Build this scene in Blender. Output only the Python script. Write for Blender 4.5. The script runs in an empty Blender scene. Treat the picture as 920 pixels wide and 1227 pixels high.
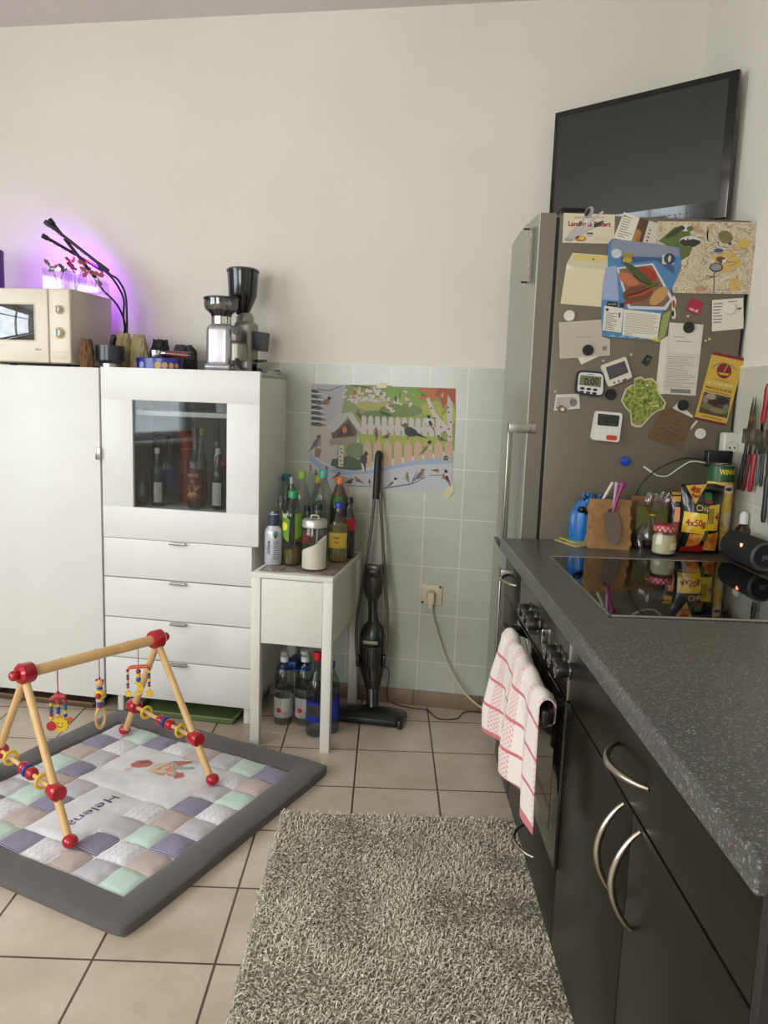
import bpy, bmesh, math, random
from math import sin, cos, pi, radians, sqrt
from mathutils import Vector, Matrix, Euler, noise
random.seed(7)
C = bpy.context.scene.collection

# ------------------------------------------------------------------ camera model (metres; x right, y away, z up)
CAMH = 1.268
FPX, PITCH, YAW, ROLL = 936.5, .1458, -.0013, .035
CX, CY = 460.0, 613.5
_cp, _sp = cos(PITCH), sin(PITCH)
FW = Vector((sin(YAW)*_cp, cos(YAW)*_cp, -_sp))
_r0 = Vector((cos(YAW), -sin(YAW), 0)); _u0 = _r0.cross(FW)
RT = _r0*cos(ROLL)+_u0*sin(ROLL); UP = -_r0*sin(ROLL)+_u0*cos(ROLL)
# the back wall is skewed against the floor grid: wall coordinates t (along), d (out of the wall), z
BETA = .17; DW = 3.104; CB, SB = cos(BETA), sin(BETA)
def ray(x, y): return FW + RT*((x-CX)/FPX) - UP*((y-CY)/FPX)
O0 = Vector((0, 0, CAMH))
def pX(x, y, v): d = ray(x, y); return d*(v/d.x)+O0
def pY(x, y, v): d = ray(x, y); return d*(v/d.y)+O0
def pZ(x, y, v): d = ray(x, y); return d*((v-CAMH)/d.z)+O0
def pW(x, y, d=0): q = ray(x, y); return q*((DW-d)/(q.x*SB+q.y*CB))+O0
def tw(p): return Vector((p[0]*CB-p[1]*SB, DW-(p[0]*SB+p[1]*CB), p[2]))
def wt(t, d, z): m = DW-d; return Vector((t*CB+m*SB, -t*SB+m*CB, z))
def wT(x, y, d=0): return tw(pW(x, y, d))

# ------------------------------------------------------------------ materials
def lin(c):
    c = c/255.0
    return c/12.92 if c <= .04045 else ((c+.055)/1.055)**2.4
def rgb(c):
    if isinstance(c, str): c = tuple(int(c[i:i+2], 16) for i in (0, 2, 4))
    return (lin(c[0]), lin(c[1]), lin(c[2]), 1)
MATS = {}
def nodes(name):
    m = bpy.data.materials.new(name); m.use_nodes = True
    nt = m.node_tree; b = nt.nodes['Principled BSDF']
    return m, nt, b
def P(name, col, rough=.5, metal=0, spec=.5, bump=0, bscale=200, emit=None, es=1, coat=0, sheen=0, var=0, vscale=8, sub=0):
    if name in MATS: return MATS[name]
    m, nt, b = nodes(name)
    b.inputs['Base Color'].default_value = rgb(col)
    b.inputs['Roughness'].default_value = rough; b.inputs['Metallic'].default_value = metal
    b.inputs['Specular IOR Level'].default_value = spec
    b.inputs['Coat Weight'].default_value = coat; b.inputs['Sheen Weight'].default_value = sheen
    if emit: b.inputs['Emission Color'].default_value = rgb(emit); b.inputs['Emission Strength'].default_value = es
    tc = nt.nodes.new('ShaderNodeTexCoord')
    if bump:
        n = nt.nodes.new('ShaderNodeTexNoise'); n.inputs['Scale'].default_value = bscale; n.inputs['Detail'].default_value = 3
        bp = nt.nodes.new('ShaderNodeBump'); bp.inputs['Strength'].default_value = bump; bp.inputs['Distance'].default_value = .002
        nt.links.new(tc.outputs['Object'], n.inputs['Vector']); nt.links.new(n.outputs['Fac'], bp.inputs['Height']); nt.links.new(bp.outputs['Normal'], b.inputs['Normal'])
    # gentle tonal variation so that no surface is one dead colour
    v = var or .05
    n2 = nt.nodes.new('ShaderNodeTexNoise'); n2.inputs['Scale'].default_value = vscale; n2.inputs['Detail'].default_value = 4
    mx = nt.nodes.new('ShaderNodeMix'); mx.data_type = 'RGBA'; mx.blend_type = 'MIX'
    r = rgb(col)
    mx.inputs[6].default_value = (r[0]*(1-v), r[1]*(1-v), r[2]*(1-v), 1); mx.inputs[7].default_value = (min(1, r[0]*(1+v)), min(1, r[1]*(1+v)), min(1, r[2]*(1+v)), 1)
    nt.links.new(tc.outputs['Object'], n2.inputs['Vector']); nt.links.new(n2.outputs['Fac'], mx.inputs[0]); nt.links.new(mx.outputs[2], b.inputs['Base Color'])
    MATS[name] = m; return m
def G(name, tint, fac=.06, rough=.03):
    """thin clear glass or plastic film: mostly see-through, reflecting more at grazing angles"""
    if name in MATS: return MATS[name]
    m = bpy.data.materials.new(name); m.use_nodes = True; nt = m.node_tree; nt.nodes.clear()
    o = nt.nodes.new('ShaderNodeOutputMaterial'); t = nt.nodes.new('ShaderNodeBsdfTransparent'); g = nt.nodes.new('ShaderNodeBsdfGlossy')
    t.inputs[0].default_value = rgb(tuple(255-(255-q)*.45 for q in tint)); g.inputs['Roughness'].default_value = rough
    lw = nt.nodes.new('ShaderNodeLayerWeight'); lw.inputs['Blend'].default_value = .35
    ma = nt.nodes.new('ShaderNodeMath'); ma.operation = 'MULTIPLY_ADD'; ma.inputs[1].default_value = .45; ma.inputs[2].default_value = fac
    mx = nt.nodes.new('ShaderNodeMixShader')
    pw = nt.nodes.new('ShaderNodeMath'); pw.operation = 'POWER'; pw.inputs[1].default_value = 2.6; nt.links.new(lw.outputs['Facing'], pw.inputs[0]); nt.links.new(pw.outputs[0], ma.inputs[0]); nt.links.new(ma.outputs[0], mx.inputs[0])
    nt.links.new(t.outputs[0], mx.inputs[1]); nt.links.new(g.outputs[0], mx.inputs[2]); nt.links.new(mx.outputs[0], o.inputs[0])
    MATS[name] = m; return m
def tilemat(name, c1, c2, grout, w, h, ox, oy, axis='xy', mortar=.003, rough=.35, bump=.3, nscale=6, nmix=.5):
    m, nt, b = nodes(name); L = nt.links.new
    tc = nt.nodes.new('ShaderNodeTexCoord'); sp = nt.nodes.new('ShaderNodeSeparateXYZ'); cb = nt.nodes.new('ShaderNodeCombineXYZ')
    L(tc.outputs['Object'], sp.inputs[0])
    def off(sock, o):
        a = nt.nodes.new('ShaderNodeMath'); a.operation = 'ADD'; a.inputs[1].default_value = o; L(sock, a.inputs[0]); return a.outputs[0]
    L(off(sp.outputs['XYZ'.index(axis[0].upper())], ox), cb.inputs[0]); L(off(sp.outputs['XYZ'.index(axis[1].upper())], oy), cb.inputs[1])
    br = nt.nodes.new('ShaderNodeTexBrick'); br.offset = 0; br.squash = 1
    br.inputs['Scale'].default_value = 1; br.inputs['Mortar Size'].default_value = mortar/2; br.inputs['Mortar Smooth'].default_value = .15
    br.inputs['Brick Width'].default_value = w; br.inputs['Row Height'].default_value = h; br.inputs['Bias'].default_value = 0
    br.inputs['Color1'].default_value = rgb(c1); br.inputs['Color2'].default_value = rgb(c2); br.inputs['Mortar'].default_value = rgb(grout)
    L(cb.outputs[0], br.inputs['Vector'])
    n = nt.nodes.new('ShaderNodeTexNoise'); n.inputs['Scale'].default_value = nscale; n.inputs['Detail'].default_value = 6; n.inputs['Roughness'].default_value = .65
    L(tc.outputs['Object'], n.inputs['Vector'])
    cr = nt.nodes.new('ShaderNodeValToRGB'); cr.color_ramp.elements[0].position = .35; cr.color_ramp.elements[1].position = .7
    cr.color_ramp.elements[0].color = (1-nmix*.42, 1-nmix*.5, 1-nmix*.6, 1); cr.color_ramp.elements[1].color = (1, 1, 1, 1)
    L(n.outputs['Fac'], cr.inputs[0])
    mx = nt.nodes.new('ShaderNodeMix'); mx.data_type = 'RGBA'; mx.blend_type = 'MULTIPLY'; mx.inputs[0].default_value = 1
    L(br.outputs['Color'], mx.inputs[6]); L(cr.outputs['Color'], mx.inputs[7]); L(mx.outputs[2], b.inputs['Base Color'])
    bp = nt.nodes.new('ShaderNodeBump'); bp.inputs['Strength'].default_value = bump; bp.inputs['Distance'].default_value = .003; bp.invert = True
    L(br.outputs['Fac'], bp.inputs['Height']); L(bp.outputs['Normal'], b.inputs['Normal'])
    b.inputs['Roughness'].default_value = rough
    return m
def noisemat(name, stops, scale=40, rough=.5, detail=4, bump=0, metal=0, dist=0, sheen=0, nrough=.6):
    """colour from a noise ramp; stops = [(pos, colour), ...]"""
    if name in MATS: return MATS[name]
    m, nt, b = nodes(name); L = nt.links.new
    tc = nt.nodes.new('ShaderNodeTexCoord'); n = nt.nodes.new('ShaderNodeTexNoise')
    n.inputs['Scale'].default_value = scale; n.inputs['Detail'].default_value = detail; n.inputs['Distortion'].default_value = dist; n.inputs['Roughness'].default_value = nrough
    L(tc.outputs['Object'], n.inputs['Vector'])
    cr = nt.nodes.new('ShaderNodeValToRGB'); e = cr.color_ramp.elements
    e[0].position = stops[0][0]; e[0].color = rgb(stops[0][1]); e[1].position = stops[-1][0]; e[1].color = rgb(stops[-1][1])
    for p, c in stops[1:-1]:
        q = e.new(p); q.color = rgb(c)
    L(n.outputs['Fac'], cr.inputs[0]); L(cr.outputs[0], b.inputs['Base Color'])
    b.inputs['Roughness'].default_value = rough; b.inputs['Metallic'].default_value = metal; b.inputs['Sheen Weight'].default_value = sheen
    if bump:
        bp = nt.nodes.new('ShaderNodeBump'); bp.inputs['Strength'].default_value = bump; bp.inputs['Distance'].default_value = .003
        L(n.outputs['Fac'], bp.inputs['Height']); L(bp.outputs['Normal'], b.inputs['Normal'])
    MATS[name] = m; return m

# ------------------------------------------------------------------ mesh builder
_fonts = {}
def glyphs(s, bold=0):
    k = (s, bold)
    if k in _fonts: return _fonts[k]
    cu = bpy.data.curves.new('t', 'FONT'); cu.body = s; cu.size = 1; cu.align_x = 'CENTER'; cu.align_y = 'CENTER'; cu.offset = bold; cu.resolution_u = 3
    ob = bpy.data.objects.new('t', cu); C.objects.link(ob)
    dg = bpy.context.evaluated_depsgraph_get(); me = bpy.data.meshes.new_from_object(ob.evaluated_get(dg))
    r = ([tuple(v.co) for v in me.vertices], [tuple(p.vertices) for p in me.polygons])
    bpy.data.objects.remove(ob); bpy.data.curves.remove(cu); bpy.data.meshes.remove(me)
    _fonts[k] = r; return r
class MB:
    def __init__(s): s.v = []; s.f = []; s.mi = []; s.mats = []; s.M = Matrix()
    def _m(s, m):
        if m not in s.mats: s.mats.append(m)
        return s.mats.index(m)
    def add(s, vs, fs, m, M=None):
        T = s.M @ M if M is not None else s.M
        b = len(s.v); k = s._m(m)
        s.v += [tuple(T @ Vector(v)) for v in vs]
        for f in fs: s.f.append(tuple(i+b for i in f)); s.mi.append(k)
        return s
    def box(s, a, b, m, bev=0, seg=2, M=None):
        x0, y0, z0 = [min(p, q) for p, q in zip(a, b)]; x1, y1, z1 = [max(p, q) for p, q in zip(a, b)]
        if bev <= 0:
            v = [(x0, y0, z0), (x1, y0, z0), (x1, y1, z0), (x0, y1, z0), (x0, y0, z1), (x1, y0, z1), (x1, y1, z1), (x0, y1, z1)]
            return s.add(v, [(0, 3, 2, 1), (4, 5, 6, 7), (0, 1, 5, 4), (1, 2, 6, 5), (2, 3, 7, 6), (3, 0, 4, 7)], m, M)
        bm = bmesh.new(); bmesh.ops.create_cube(bm, size=1)
        for v in bm.verts: v.co = Vector(((x0+x1)/2+v.co.x*(x1-x0), (y0+y1)/2+v.co.y*(y1-y0), (z0+z1)/2+v.co.z*(z1-z0)))
        bmesh.ops.bevel(bm, geom=bm.edges[:], offset=min(bev, (x1-x0)*.49, (y1-y0)*.49, (z1-z0)*.49), segments=seg, profile=.5, affect='EDGES')
        bm.verts.index_update()
        s.add([tuple(v.co) for v in bm.verts], [tuple(v.index for v in f.verts) for f in bm.faces], m, M); bm.free(); return s
    def lathe(s, prof, m, c=(0, 0, 0), n=28, M=None, cap=True, sx=1, sy=1):
        vs = []; fs = []
        for r, z in prof:
            for i in range(n): a = 2*pi*i/n; vs.append((c[0]+r*cos(a)*sx, c[1]+r*sin(a)*sy, c[2]+z))
        for j in range(len(prof)-1):
            for i in range(n): k = (i+1) % n; fs.append((j*n+i, j*n+k, (j+1)*n+k, (j+1)*n+i))
        if cap:
            if prof[0][0] > 1e-5: fs.append(tuple(range(n-1, -1, -1)))
            if prof[-1][0] > 1e-5: fs.append(tuple((len(prof)-1)*n+i for i in range(n)))
        return s.add(vs, fs, m, M)
    def tube(s, pts, r, m, n=10, cap=True, M=None, flat=1):
        pts = [Vector(p) for p in pts]; k = len(pts); rs = r if isinstance(r, (list, tuple)) else [r]*k
        vs = []; fs = []; prev = None
        for i, p in enumerate(pts):
            t = (pts[min(i+1, k-1)]-pts[max(i-1, 0)]).normalized()
            if prev is None:
                a = Vector((0, 0, 1)) if abs(t.z) < .9 else Vector((1, 0, 0)); u = t.cross(a).normalized()
            else:
                u = (prev-t*prev.dot(t)).normalized()
            w = t.cross(u); prev = u
            for j in range(n): an = 2*pi*j/n; vs.append(tuple(p+u*(cos(an)*rs[i])+w*(sin(an)*rs[i]*flat)))
        for i in range(k-1):
            for j in range(n): q = (j+1) % n; fs.append((i*n+j, i*n+q, (i+1)*n+q, (i+1)*n+j))
        if cap: fs.append(tuple(range(n-1, -1, -1))); fs.append(tuple((k-1)*n+j for j in range(n)))
        return s.add(vs, fs, m, M)
    def ball(s, c, r, m, n=14, M=None, sc=(1, 1, 1)):
        pr = [(max(1e-6, sin(pi*i/n)*r), -cos(pi*i/n)*r) for i in range(n+1)]
        T = Matrix.Translation(Vector(c)) @ Matrix.Diagonal((sc[0], sc[1], sc[2], 1))
        return s.lathe(pr, m, n=max(10, n+4), M=(M @ T if M is not None else T))
    def torus(s, c, R, r, m, M=None, n=24, k=10):
        T = Matrix.Translation(Vector(c)); T = T @ M if M is not None else T
        vs = []; fs = []
        for i in range(n):
            a = 2*pi*i/n
            for j in range(k): b = 2*pi*j/k; vs.append(((R+r*cos(b))*cos(a), (R+r*cos(b))*sin(a), r*sin(b)))
        for i in range(n):
            for j in range(k): fs.append((i*k+j, ((i+1) % n)*k+j, ((i+1) % n)*k+(j+1) % k, i*k+(j+1) % k))
        return s.add(vs, fs, m, T)
    def poly(s, pts, th, m, nrm=None, M=None):
        """flat sheet from a 3-d outline, pushed back by th against its normal nrm"""
        pts = [Vector(p) for p in pts]; n = len(pts)
        nn = Vector((0, 0, 0))
        for i in range(n): nn += pts[i].cross(pts[(i+1) % n])
        nn.normalize()
        nr = Vector(nrm) if nrm is not None else nn
        if nn.dot(nr) < 0: pts.reverse()
        bk = [p-nr*th for p in pts]
        return s.add([tuple(p) for p in pts+bk], [tuple(range(n)), tuple(range(2*n-1, n-1, -1))]+[(i, n+i, n+(i+1) % n, (i+1) % n) for i in range(n)], m, M)
    def text(s, st, size, m, c, ex=(1, 0, 0), ey=(0, 0, 1), rot=0, wfit=None, bold=0, fn=None, M=None, sy=1):
        vs, fs = glyphs(st, bold)
        if not vs: return s
        w = max(v[0] for v in vs)-min(v[0] for v in vs); sxx = size
        if wfit: sxx = wfit/w
        ex, ey, c = Vector(ex), Vector(ey), Vector(c)
        ex2 = ex*cos(rot)+ey*sin(rot); ey2 = -ex*sin(rot)+ey*cos(rot)
        out = [c+ex2*(v[0]*sxx)+ey2*(v[1]*size*sy) for v in vs]
        if fn: out = [fn(o) for o in out]
        return s.add([tuple(o) for o in out], fs, m, M)
    def grid(s, fn, nu, nv, m, M=None, closeu=False):
        vs = [fn(i/nu, j/nv) for j in range(nv+1) for i in range(nu+(0 if closeu else 1))]
        W = nu if closeu else nu+1
        fs = []
        for j in range(nv):
            for i in range(nu):
                k = (i+1) % W if closeu else i+1
                fs.append((j*W+i, j*W+k, (j+1)*W+k, (j+1)*W+i))
        return s.add([tuple(v) for v in vs], fs, m, M)
def obj(name, mb, parent=None, ang=38, solid=0, label=None):
    me = bpy.data.meshes.new(name); me.from_pydata(mb.v, [], mb.f); me.update()
    for m in mb.mats: me.materials.append(m)
    for p, k in zip(me.polygons, mb.mi): p.material_index = k; p.use_smooth = True
    try: me.set_sharp_from_angle(angle=radians(ang))
    except Exception: pass
    o = bpy.data.objects.new(name, me); C.objects.link(o)
    if parent is not None: o.parent = parent
    if solid:
        md = o.modifiers.new('thick', 'SOLIDIFY'); md.thickness = solid
    if label: o['label'] = label
    return o
def thing(name, label, cat, loc=(0, 0, 0), rz=0, group=None):
    o = bpy.data.objects.new(name, None); C.objects.link(o); o.empty_display_size = .05
    o.location = loc; o.rotation_euler = (0, 0, rz); o['label'] = label; o['category'] = cat
    if group: o['group'] = group
    return o
def wthing(name, label, cat, t, d, z, group=None): return thing(name, label, cat, wt(t, d, z), -BETA, group)
def tag(o, label, cat, group=None, kind=None):
    o['label'] = label; o['category'] = cat
    if group: o['group'] = group
    if kind: o['kind'] = kind
    return o
def struct(name, mb, **k):
    o = obj(name, mb, **k); o['kind'] = 'structure'; return o
def center(o):
    """move a mesh's origin to the middle of its base"""
    me = o.data; xs = [v.co for v in me.vertices]
    c = Vector(((min(p.x for p in xs)+max(p.x for p in xs))/2, (min(p.y for p in xs)+max(p.y for p in xs))/2, min(p.z for p in xs)))
    me.transform(Matrix.Translation(-c)); o.location = c; return o
RX = lambda a: Matrix.Rotation(a, 4, 'X')
RY = lambda a: Matrix.Rotation(a, 4, 'Y')
RZ = lambda a: Matrix.Rotation(a, 4, 'Z')
TR = lambda *a: Matrix.Translation(Vector(a))

# common materials
WHITE = P('white_melamine', (226, 225, 220), .42, bump=.05, bscale=300)
WHITE2 = P('white_painted_board', (222, 219, 208), .45)
STEEL = P('brushed_steel', (172, 170, 164), .32, 1)
CHROME = P('chrome', (210, 210, 208), .12, 1)
BLACK = P('black_plastic', (18, 18, 19), .35)
BLKM = P('black_matt', (20, 20, 20), .7)
PAPER = P('white_paper', (214, 208, 190), .8)
PAPER2 = P('cream_paper', (216, 202, 160), .8)
INK = P('dark_print', (60, 58, 58), .8)
RED = P('red_lacquer', (176, 22, 34), .22, coat=.4)
YEL = P('yellow_lacquer', (232, 190, 40), .28, coat=.3)
BLU = P('blue_lacquer', (24, 70, 160), .28, coat=.3)
GRN = P('green_lacquer', (30, 120, 60), .3, coat=.3)
WOOD = noisemat('pale_beech', [(.3, (214, 170, 112)), (.7, (230, 192, 138))], 12, .4)
PINK = P('magenta_plastic', (140, 30, 100), .35)
# ------------------------------------------------------------------ the room
XR = 1.07; XL = -3.1; YR = -1.7; ZC = 2.705
def wall_y(x): return (DW-x*SB)/CB
plaster = noisemat('wall_plaster', [(.3, (214, 209, 196)), (.7, (222, 217, 205))], 1.6, .9, bump=0)
plaster_b = noisemat('ceiling_paint', [(.3, (216, 210, 204)), (.7, (222, 217, 212))], 1.2, .9)
floor_m = tilemat('beige_floor_tile', (212, 199, 181), (205, 191, 172), (92, 76, 62), .2743, .2743, -.2038+.2743*30, -2.953+.2743*30, 'xy', .0065, .28, .35, 5, .5)
b = MB(); b.box((XL-.3, YR-.3, -.06), (XR+.25, 4.0, 0), floor_m); fl = struct('floor', b)
b = MB(); b.box((XL-.3, YR-.3, ZC), (XR+.25, 4.0, ZC+.06), plaster_b); struct('ceiling', b)
def wframe(o): o.location = wt(0, 0, 0); o.rotation_euler = (0, 0, -BETA); return o
b = MB(); b.box((-4.2, 0, 0), (.9, .12, ZC), plaster); wframe(struct('wall_back', b))
# tiled lower part of the back wall
tile_m = tilemat('sage_wall_tile', (186, 191, 178), (181, 186, 173), (214, 212, 198), .1524, .2, .830+.1524*30, -1.394+.2*20, 'xz', .0045, .22, .3, 14, .16)
b = MB(); b.box((-2.6, -.008, .067), (.80, 0, 1.394), tile_m); b.box((-2.6, -.0085, 1.394), (.80, 0, 1.399), P('tile_edge_grout', (222, 219, 206), .7)); wframe(struct('trim_1', b))
base_m = tilemat('brown_skirting_tile', (150, 130, 108), (142, 122, 102), (96, 84, 72), .2743, .5, .11+.2743*20, .2, 'xz', .005, .45, .3, 9, .7)
b = MB(); b.box((-2.6, -.012, 0), (.80, 0, .066), base_m, .002); wframe(struct('baseboard_back', b))
b = MB(); b.box((XR, YR, 0), (XR+.12, 3.3, ZC), plaster); struct('wall_right', b)
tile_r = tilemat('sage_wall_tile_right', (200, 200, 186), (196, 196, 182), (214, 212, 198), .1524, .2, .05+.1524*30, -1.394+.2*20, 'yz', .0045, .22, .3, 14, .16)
b = MB(); b.box((XR-.008, .2, .86), (XR, 2.42, 1.394), tile_r); b.box((XR-.0085, .2, 1.394), (XR, 2.42, 1.399), MATS['tile_edge_grout']); struct('trim_2', b)
b = MB(); b.box((XL-.12, YR-.12, 0), (XR+.12, YR, ZC), plaster); struct('wall_rear', b)
# left wall with a tall window
WY0, WY1, WZ0, WZ1 = -.75, 1.75, .85, 2.45
b = MB()
b.box((XL-.25, YR, 0), (XL, 3.8, WZ0), plaster); b.box((XL-.25, YR, WZ1), (XL, 3.8, ZC), plaster)
b.box((XL-.25, YR, WZ0), (XL, WY0, WZ1), plaster); b.box((XL-.25, WY1, WZ0), (XL, 3.8, WZ1), plaster); struct('wall_left', b)
wf_m = P('window_frame_white', (232, 232, 230), .4)
b = MB()
for (y0, y1, z0, z1) in ((WY0, WY1, WZ0, WZ0+.06), (WY0, WY1, WZ1-.06, WZ1), (WY0, WY0+.06, WZ0, WZ1), (WY1-.06, WY1, WZ0, WZ1), ((WY0+WY1)/2-.05, (WY0+WY1)/2+.05, WZ0, WZ1), (WY0, WY1, 2.02, 2.07)):
    b.box((XL-.12, y0, z0), (XL-.06, y1, z1), wf_m, .006)
w1 = struct('window_1', b)
b = MB(); b.box((XL-.095, WY0+.03, WZ0+.03), (XL-.09, WY1-.03, WZ1-.03), G('window_glass', (250, 252, 252), .02)); obj('pane', b, w1)
b = MB(); b.box((XL-.06, WY0-.03, WZ0-.03), (XL+.16, WY1+.03, WZ0), wf_m, .005); struct('trim_3', b)

# ------------------------------------------------------------------ window daylight and an added fill
def area(name, loc, rot, sx, sy, power, col):
    l = bpy.data.lights.new(name, 'AREA'); l.shape = 'RECTANGLE'; l.size = sx; l.size_y = sy; l.energy = power; l.color = col
    o = bpy.data.objects.new(name, l); C.objects.link(o); o.location = loc; o.rotation_euler = rot; return o
KEY = area('window_daylight', (XL-.14, (WY0+WY1)/2, (WZ0+WZ1)/2), (0, -pi/2, 0), WZ1-WZ0, WY1-WY0, 62, (.86, .93, 1.0))
FILL = area('rear_fill', (-1.7, YR+.06, 1.55), (pi/2, 0, 0), 1.5, 1.5, 36, (.97, .97, 1.0))  # fill light added at the rear wall, where no opening is built
w = bpy.data.worlds.new('sky'); bpy.context.scene.world = w; w.use_nodes = True
bgn = w.node_tree.nodes['Background']; bgn.inputs[1].default_value = 1.2
n = w.node_tree.nodes.new('ShaderNodeTexNoise'); n.inputs['Scale'].default_value = 9; n.inputs['Detail'].default_value = 6
cr = w.node_tree.nodes.new('ShaderNodeValToRGB'); cr.color_ramp.elements[0].position = .42; cr.color_ramp.elements[0].color = (.10, .16, .05, 1)
cr.color_ramp.elements[1].position = .6; cr.color_ramp.elements[1].color = (.9, .95, 1, 1)
tcw = w.node_tree.nodes.new('ShaderNodeTexCoord'); w.node_tree.links.new(tcw.outputs['Generated'], n.inputs['Vector'])
w.node_tree.links.new(n.outputs['Fac'], cr.inputs[0]); w.node_tree.links.new(cr.outputs[0], bgn.inputs[0])

# ------------------------------------------------------------------ camera and view
cam = bpy.data.cameras.new('camera'); co = bpy.data.objects.new('camera', cam); C.objects.link(co)
co.matrix_world = Matrix(((RT.x, UP.x, -FW.x, 0), (RT.y, UP.y, -FW.y, 0), (RT.z, UP.z, -FW.z, CAMH), (0, 0, 0, 1)))
cam.sensor_fit = 'VERTICAL'; cam.sensor_height = 36; cam.sensor_width = 27; cam.lens = 36*FPX/1227; cam.clip_start = .02
bpy.context.scene.camera = co
vs = bpy.context.scene.view_settings
vs.view_transform = 'Standard'; vs.look = 'None'; vs.gamma = 1; vs.use_curve_mapping = False; vs.exposure = 0.6
bpy.context.scene.cycles.transparent_max_bounces = 32

# ------------------------------------------------------------------ white cabinets along the back wall
CT = 1.34   # cabinet top
def foot_mb(x, y, h, r=.012):
    return MB().box((x-r, y-r, 0), (x+r, y+r, h), WHITE, .002)
# tall wardrobe-like cabinet, left
t0, t1 = -2.15, -1.555
tall = wthing('tall_cabinet', 'tall white cabinet with one plain full-height door under the microwave', 'cabinet', t0, .40, 0)
W = t1-t0
b = MB(); b.box((0, .022, .07), (.018, .395, CT-.003), WHITE); b.box((W-.018, .022, .07), (W, .395, CT-.003), WHITE); b.box((0, .022, CT-.02), (W, .395, CT), WHITE, .001); b.box((0, .022, .07), (W, .395, .09), WHITE); b.box((0, .38, .07), (W, .395, CT-.003), WHITE); obj('body', b, tall)
b = MB(); b.box((.001, 0, .058), (W-.002, .019, CT-.001), WHITE, .0015); dr = obj('door', b, tall)
b = MB(); b.box((W-.012, -.014, 1.0), (W+.006, 0, 1.045), STEEL, .002); b.box((W-.012, -.016, 1.0), (W-.008, -.0005, 1.045), STEEL, .001); obj('handle', b, dr)
for x, y in ((.03, .05), (W-.05, .05), (.03, .36), (W-.05, .36)): obj('foot', foot_mb(x, y, .07), tall)
# display cabinet, right
t0, t1 = -1.549, -.955
disp = wthing('display_cabinet', 'white cabinet with a glass-centred door over four drawers', 'cabinet', t0, .40, 0)
W = t1-t0
b = MB()
b.box((0, .022, .075), (.016, .395, CT-.003), WHITE); b.box((W-.016, .022, .075), (W, .395, CT-.003), WHITE); b.box((0, .022, CT-.018), (W, .395, CT), WHITE, .001)
b.box((0, .022, .075), (W, .395, .093), WHITE); b.box((.016, .03, .690), (W-.016, .38, .706), WHITE); b.box((.016, .38, .075), (W-.016, .395, CT-.003), P('cabinet_back_board', (120, 116, 106), .7)); obj('body', b, disp)
# framed glass door: stiles and rails round an opening
gx0, gx1, gz0, gz1 = .124, .492, .826, 1.226
b = MB(); DX0, DX1, DZ0, DZ1 = .0, W+.022, .706, CT+.003
b.box((DX0, 0, gz1), (DX1, .02, DZ1), WHITE, .001); b.box((DX0, 0, DZ0), (DX1, .02, gz0), WHITE, .001)
b.box((DX0, .0004, gz0), (gx0, .02, gz1), WHITE, .0008); b.box((gx1, .0004, gz0), (DX1, .02, gz1), WHITE, .0008)
gd = obj('glass_door', b, disp)
b = MB(); b.box((gx0-.005, .011, gz0-.005), (gx1+.005, .015, gz1+.005), G('door_glass', (196, 203, 208), .035)); obj('glass_pane', b, gd, label='clear glass pane')
zs = [.706, .553, .395, .235, .076]
for i in range(4):
    b = MB(); b.box((.001, .0, zs[i+1]+.002), (W-.002, .019, zs[i]-.002), WHITE, .0012); b.box((.03, .02, zs[i+1]+.02), (W-.03, .36, zs[i]-.05), WHITE); d = obj('drawer', b, disp)
    b = MB(); hx = .305; b.box((hx-.032, -.016, zs[i]-.006), (hx+.032, .002, zs[i]-.0035), STEEL, .0008); b.box((hx-.032, -.017, zs[i]-.012), (hx+.032, -.0145, zs[i]-.0035), STEEL, .0008); obj('handle', b, d)
b = MB(); b.box((.017, .045, 1.17), (W-.017, .375, 1.188), WHITE2, .001); obj('shelf', b, disp)
b = MB(); b.box((.017, .04, .806), (W-.017, .375, .822), WHITE2, .001); obj('shelf', b, disp)
for x, y in ((.04, .05), (W-.03, .05), (.04, .36), (W-.03, .36)): obj('foot', foot_mb(x, y, .075), disp)

# ------------------------------------------------------------------ small side table with drawer box
ST = .642
side = wthing('side_table', 'narrow white side table on straight legs beside the display cabinet', 'table', -.912, .53, 0)
W, Dp = .296, .49
b = MB(); b.box((0, 0, ST-.018), (W, Dp, ST), WHITE2, .0015); obj('tabletop', b, side)
for x, y in ((0, 0), (W-.034, 0), (0, Dp-.034), (W-.034, Dp-.034)):
    b = MB(); b.box((x, y, 0), (x+.034, y+.034, ST-.018), WHITE2, .001); obj('leg', b, side)
b = MB(); b.box((W-.030, .034, .384), (W-.014, Dp-.034, ST-.018), WHITE2); b.box((.014, .034, .384), (.030, Dp-.034, ST-.018), WHITE2); b.box((.034, Dp-.03, .384), (W-.034, Dp-.016, ST-.018), WHITE2); b.box((.03, .03, .384), (W-.03, Dp-.03, .392), WHITE2); obj('drawer_box', b, side)
b = MB(); b.box((.036, .004, .386), (W-.036, .022, ST-.021), WHITE2, .001); obj('drawer_front', b, side)
cloth_m = noisemat('printed_oilcloth', [(.34, (88, 102, 84)), (.44, (150, 150, 140)), (.52, (120, 84, 78)), (.6, (168, 158, 150)), (.7, (90, 62, 60))], 22, .25, 6, dist=.8)
b = MB()
def fcl(u, v):
    x = .016+u*(W-.020); y = .03+v*(Dp-.06)
    return (x, y-.006*sin(u*9), ST+.0015+.0012*sin(u*17+v*5)*sin(v*13))
b.grid(fcl, 24, 24, cloth_m); oc = obj('table_covering', b, None, solid=.001); oc.location = side.location; oc.rotation_euler = side.rotation_euler
tag(oc, 'thin mottled grey-red plastic cover lying on the white side table', 'table cover')
SZ = ST+.003

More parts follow.
